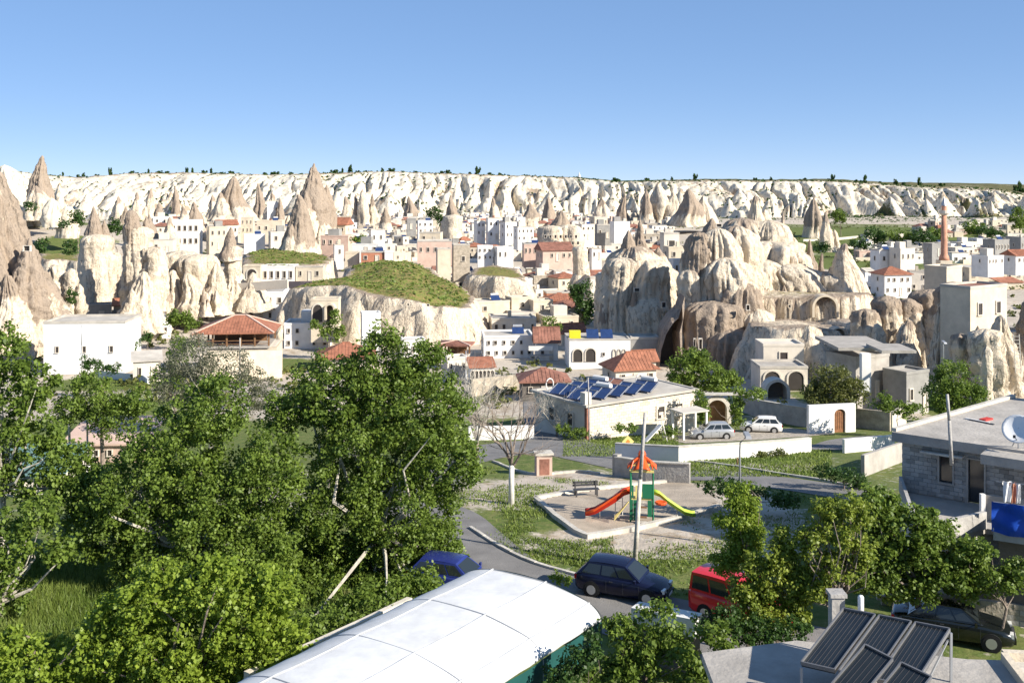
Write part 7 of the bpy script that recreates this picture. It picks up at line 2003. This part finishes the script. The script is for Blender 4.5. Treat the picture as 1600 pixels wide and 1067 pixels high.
# trees on the skyline
def skyline():
    rs = random.Random(4)
    g = np.random.default_rng(4)
    protos = []
    for k in range(3):
        c = g.normal(size=(16, 3)) * np.array([.42, .42, .25]) + np.array([0, 0, .62])
        V, q, n = leaf_cloud(c, np.full(16, .34), 34, .30, .8, .3, g)
        me = quads_mesh('crown', V, q, 'leaf_dark', None, False, {'tone': g.random(n)}); protos.append(me)
    tm = MB().tube([(0, 0, -.3), (0, 0, .8)], [.08, .05], 5).me('trunk', 'bark')
    xs = [98, 122, 130, 150, 172, 205, 215, 232, 248, 262, 292, 300, 318, 330, 345, 360, 372, 415, 425, 432, 455, 525, 535, 548, 560, 572, 598, 606, 612, 650, 690, 700, 735, 745, 765, 780, 820, 960, 965, 1010, 1038, 1050, 1085, 1180, 1205, 1250, 1258, 1296, 1300, 1338, 1345, 1352, 1375, 1400, 1412, 1436, 1440, 1470, 1586, 1592, 1597]
    for i, px in enumerate(xs):
        Y = 1012 + rs.uniform(-8, 60); u = (px - 800) / F
        z = float(rim_z(np.array([u]))[0]) + .8
        s = rs.uniform(2.0, 4.2) * (1.3 if px > 1580 else 1)
        r = empty('skyline_tree', (u * Y, Y, z), rs.uniform(0, 6), 'dark distant tree on the plateau rim against the sky', 'tree', 'trees on the plateau rim')
        tall = rs.random() < .2 or px in (1586, 130, 292)
        r.scale = (s * .7, s * .7, s * 1.7) if tall else (s, s, s * .8)
        link('crown', protos[i % 3], r); link('trunk', tm, r)
skyline()
# white tent like marker on the rim
o = MB().lathe([(2.2, 0), (1.5, 2.2), (.5, 4.6), (.1, 6.5)], 10).obj('obelisk', 'white'); Y = 1030; o.location = ((905 - 800) / F * Y, Y, float(rim_z(np.array([(905 - 800) / F]))[0]) + .5)
tag(o, 'tiny white pointed marker on the skyline right of the centre', 'monument')

# scrub over the cliffs, stuff
def cliff_scrub():
    g = np.random.default_rng(77)
    n = 60000
    u = g.uniform(-.6, .62, n); Y = g.uniform(715, 985, n)
    z, t, rid, rid2, cm, top = cliff_h(u, Y)
    dens = np.clip(0.25 - rid, 0, 1) * 1.1 + np.clip(.2 - rid2, 0, 1) * .5 + .12
    dens *= 0.35 + 0.65 * (fbm(u * 40, Y / 60, 0, 2, 5) > -.05)
    dens = np.where(u < -.2, dens * .45, dens); dens = np.where(u > .1, dens * 1.7, dens)
    dens = np.where(t <= 0, .45, dens)
    k = g.random(n) < dens * .36
    u, Y, z = u[k], Y[k], z[k]
    c = np.stack([u * Y, Y, z + .3], -1)
    V, q, m = leaf_cloud(c, g.uniform(.5, 1.6, len(c)), 8, 1.5, .7, .4, g)
    o = link('scrub', quads_mesh('scrub', V, q, 'leaf_dark', None, False, {'tone': g.random(m)})); tag(o, kind='stuff')
    # shrubs strewn through the town and on the slopes
    n = 5200
    px = g.uniform(0, 1600, n); Y = g.uniform(120, 700, n) ** 1.0
    x = (px - 800) / F * Y; zz = ground(x, Y)
    k = fbm(x / 35, Y / 35, 0, 2, 61) + .25 * (px > 1230) > .12
    x, Y, zz = x[k], Y[k], zz[k]
    c = np.stack([x, Y, zz + .4], -1)
    V, q, m = leaf_cloud(c, g.uniform(.4, 1.3, len(c)), 14, .65, .8, .4, g)
    o = link('scrub', quads_mesh('scrub', V, q, 'leaf_olive', None, False, {'tone': g.random(m)})); tag(o, kind='stuff')
cliff_scrub()

def grass_field(name, polys, n, hgt, wid, m='grass_blade', seed=0, thin=None):
    g = np.random.default_rng(seed)
    P = []
    for (x0, x1, y0, y1), k in polys:
        px = g.uniform(x0, x1, k); py = g.uniform(y0, y1, k)
        # to ground points; flat approximation refined once
        z = np.full(k, -18.5)
        for _ in range(6):
            Y = z * F / (HY - py); z = ground((px - 800) / F * Y, Y)
        P.append(np.stack([(px - 800) / F * Y, Y, z], -1))
    P = np.concatenate(P)
    if thin is not None: P = P[thin(P[:, 0], P[:, 1], g)]
    n = len(P); a = g.uniform(0, 6.28, n); h = hgt * (.5 + g.random(n)); w = wid * (.6 + .8 * g.random(n))
    lean = g.normal(size=(n, 2)) * .35 * h[:, None]
    b0 = P + np.stack([np.cos(a) * w, np.sin(a) * w, 0 * a], -1); b1 = P - np.stack([np.cos(a) * w, np.sin(a) * w, 0 * a], -1)
    tp = P + np.concatenate([lean, h[:, None]], -1)
    V = np.stack([b0, b1, tp], 1).reshape(-1, 3); q = np.arange(n * 3).reshape(-1, 3)
    o = link(name, quads_mesh(name, V, q, m, None, False, {'tone': g.random(n) * .6 + .4 * (fbm(P[:, 0] / 2, P[:, 1] / 2, 0, 2, 9) + .5)})); tag(o, kind='stuff')
def lawn_thin(x, y, g):
    px = 800 + x / y * F; z = ground(x, y); py = HY - z * F / y
    keep = fbm(x / 2.2, y / 2.2, 0, 3, 44) + g.normal(size=len(x)) * .15 > .02
    # keep off the road and the pit
    kerbx = np.interp(px, [700, 735, 782, 836, 905, 960, 1030], [800, 822, 852, 878, 898, 910, 925])
    keep &= (py < kerbx) | (px > 1030)
    top = np.interp(px, [700, 770, 830, 940, 1000, 1080, 1200], [745, 728, 744, 752, 752, 762, 775])
    keep &= py > top
    pit = (py > np.interp(px, [836, 838, 907, 1062, 1118, 1124, 1125], [2000, 779, 767, 750, 760, 760, 2000])) & (py < np.interp(px, [836, 838, 868, 900, 917, 996, 1060, 1124, 1125], [0, 785, 812, 836, 846, 832, 817, 799, 0]))
    return keep & ~pit
grass_field('grass', [((705, 960, 725, 915), 26000), ((880, 1150, 840, 930), 9000), ((1060, 1400, 740, 830), 7000), ((700, 900, 725, 900), 9000)], 0, .12, .035, seed=1, thin=lawn_thin)
grass_field('tall_grass', [((-20, 260, 880, 1080), 34000), ((100, 700, 930, 1080), 5000)], 0, .55, .03, seed=2)
grass_field('grass', [((880, 1060, 672, 712), 9000), ((1060, 1300, 700, 745), 9000), ((130, 300, 590, 640), 7000)], 0, .14, .05, seed=3)
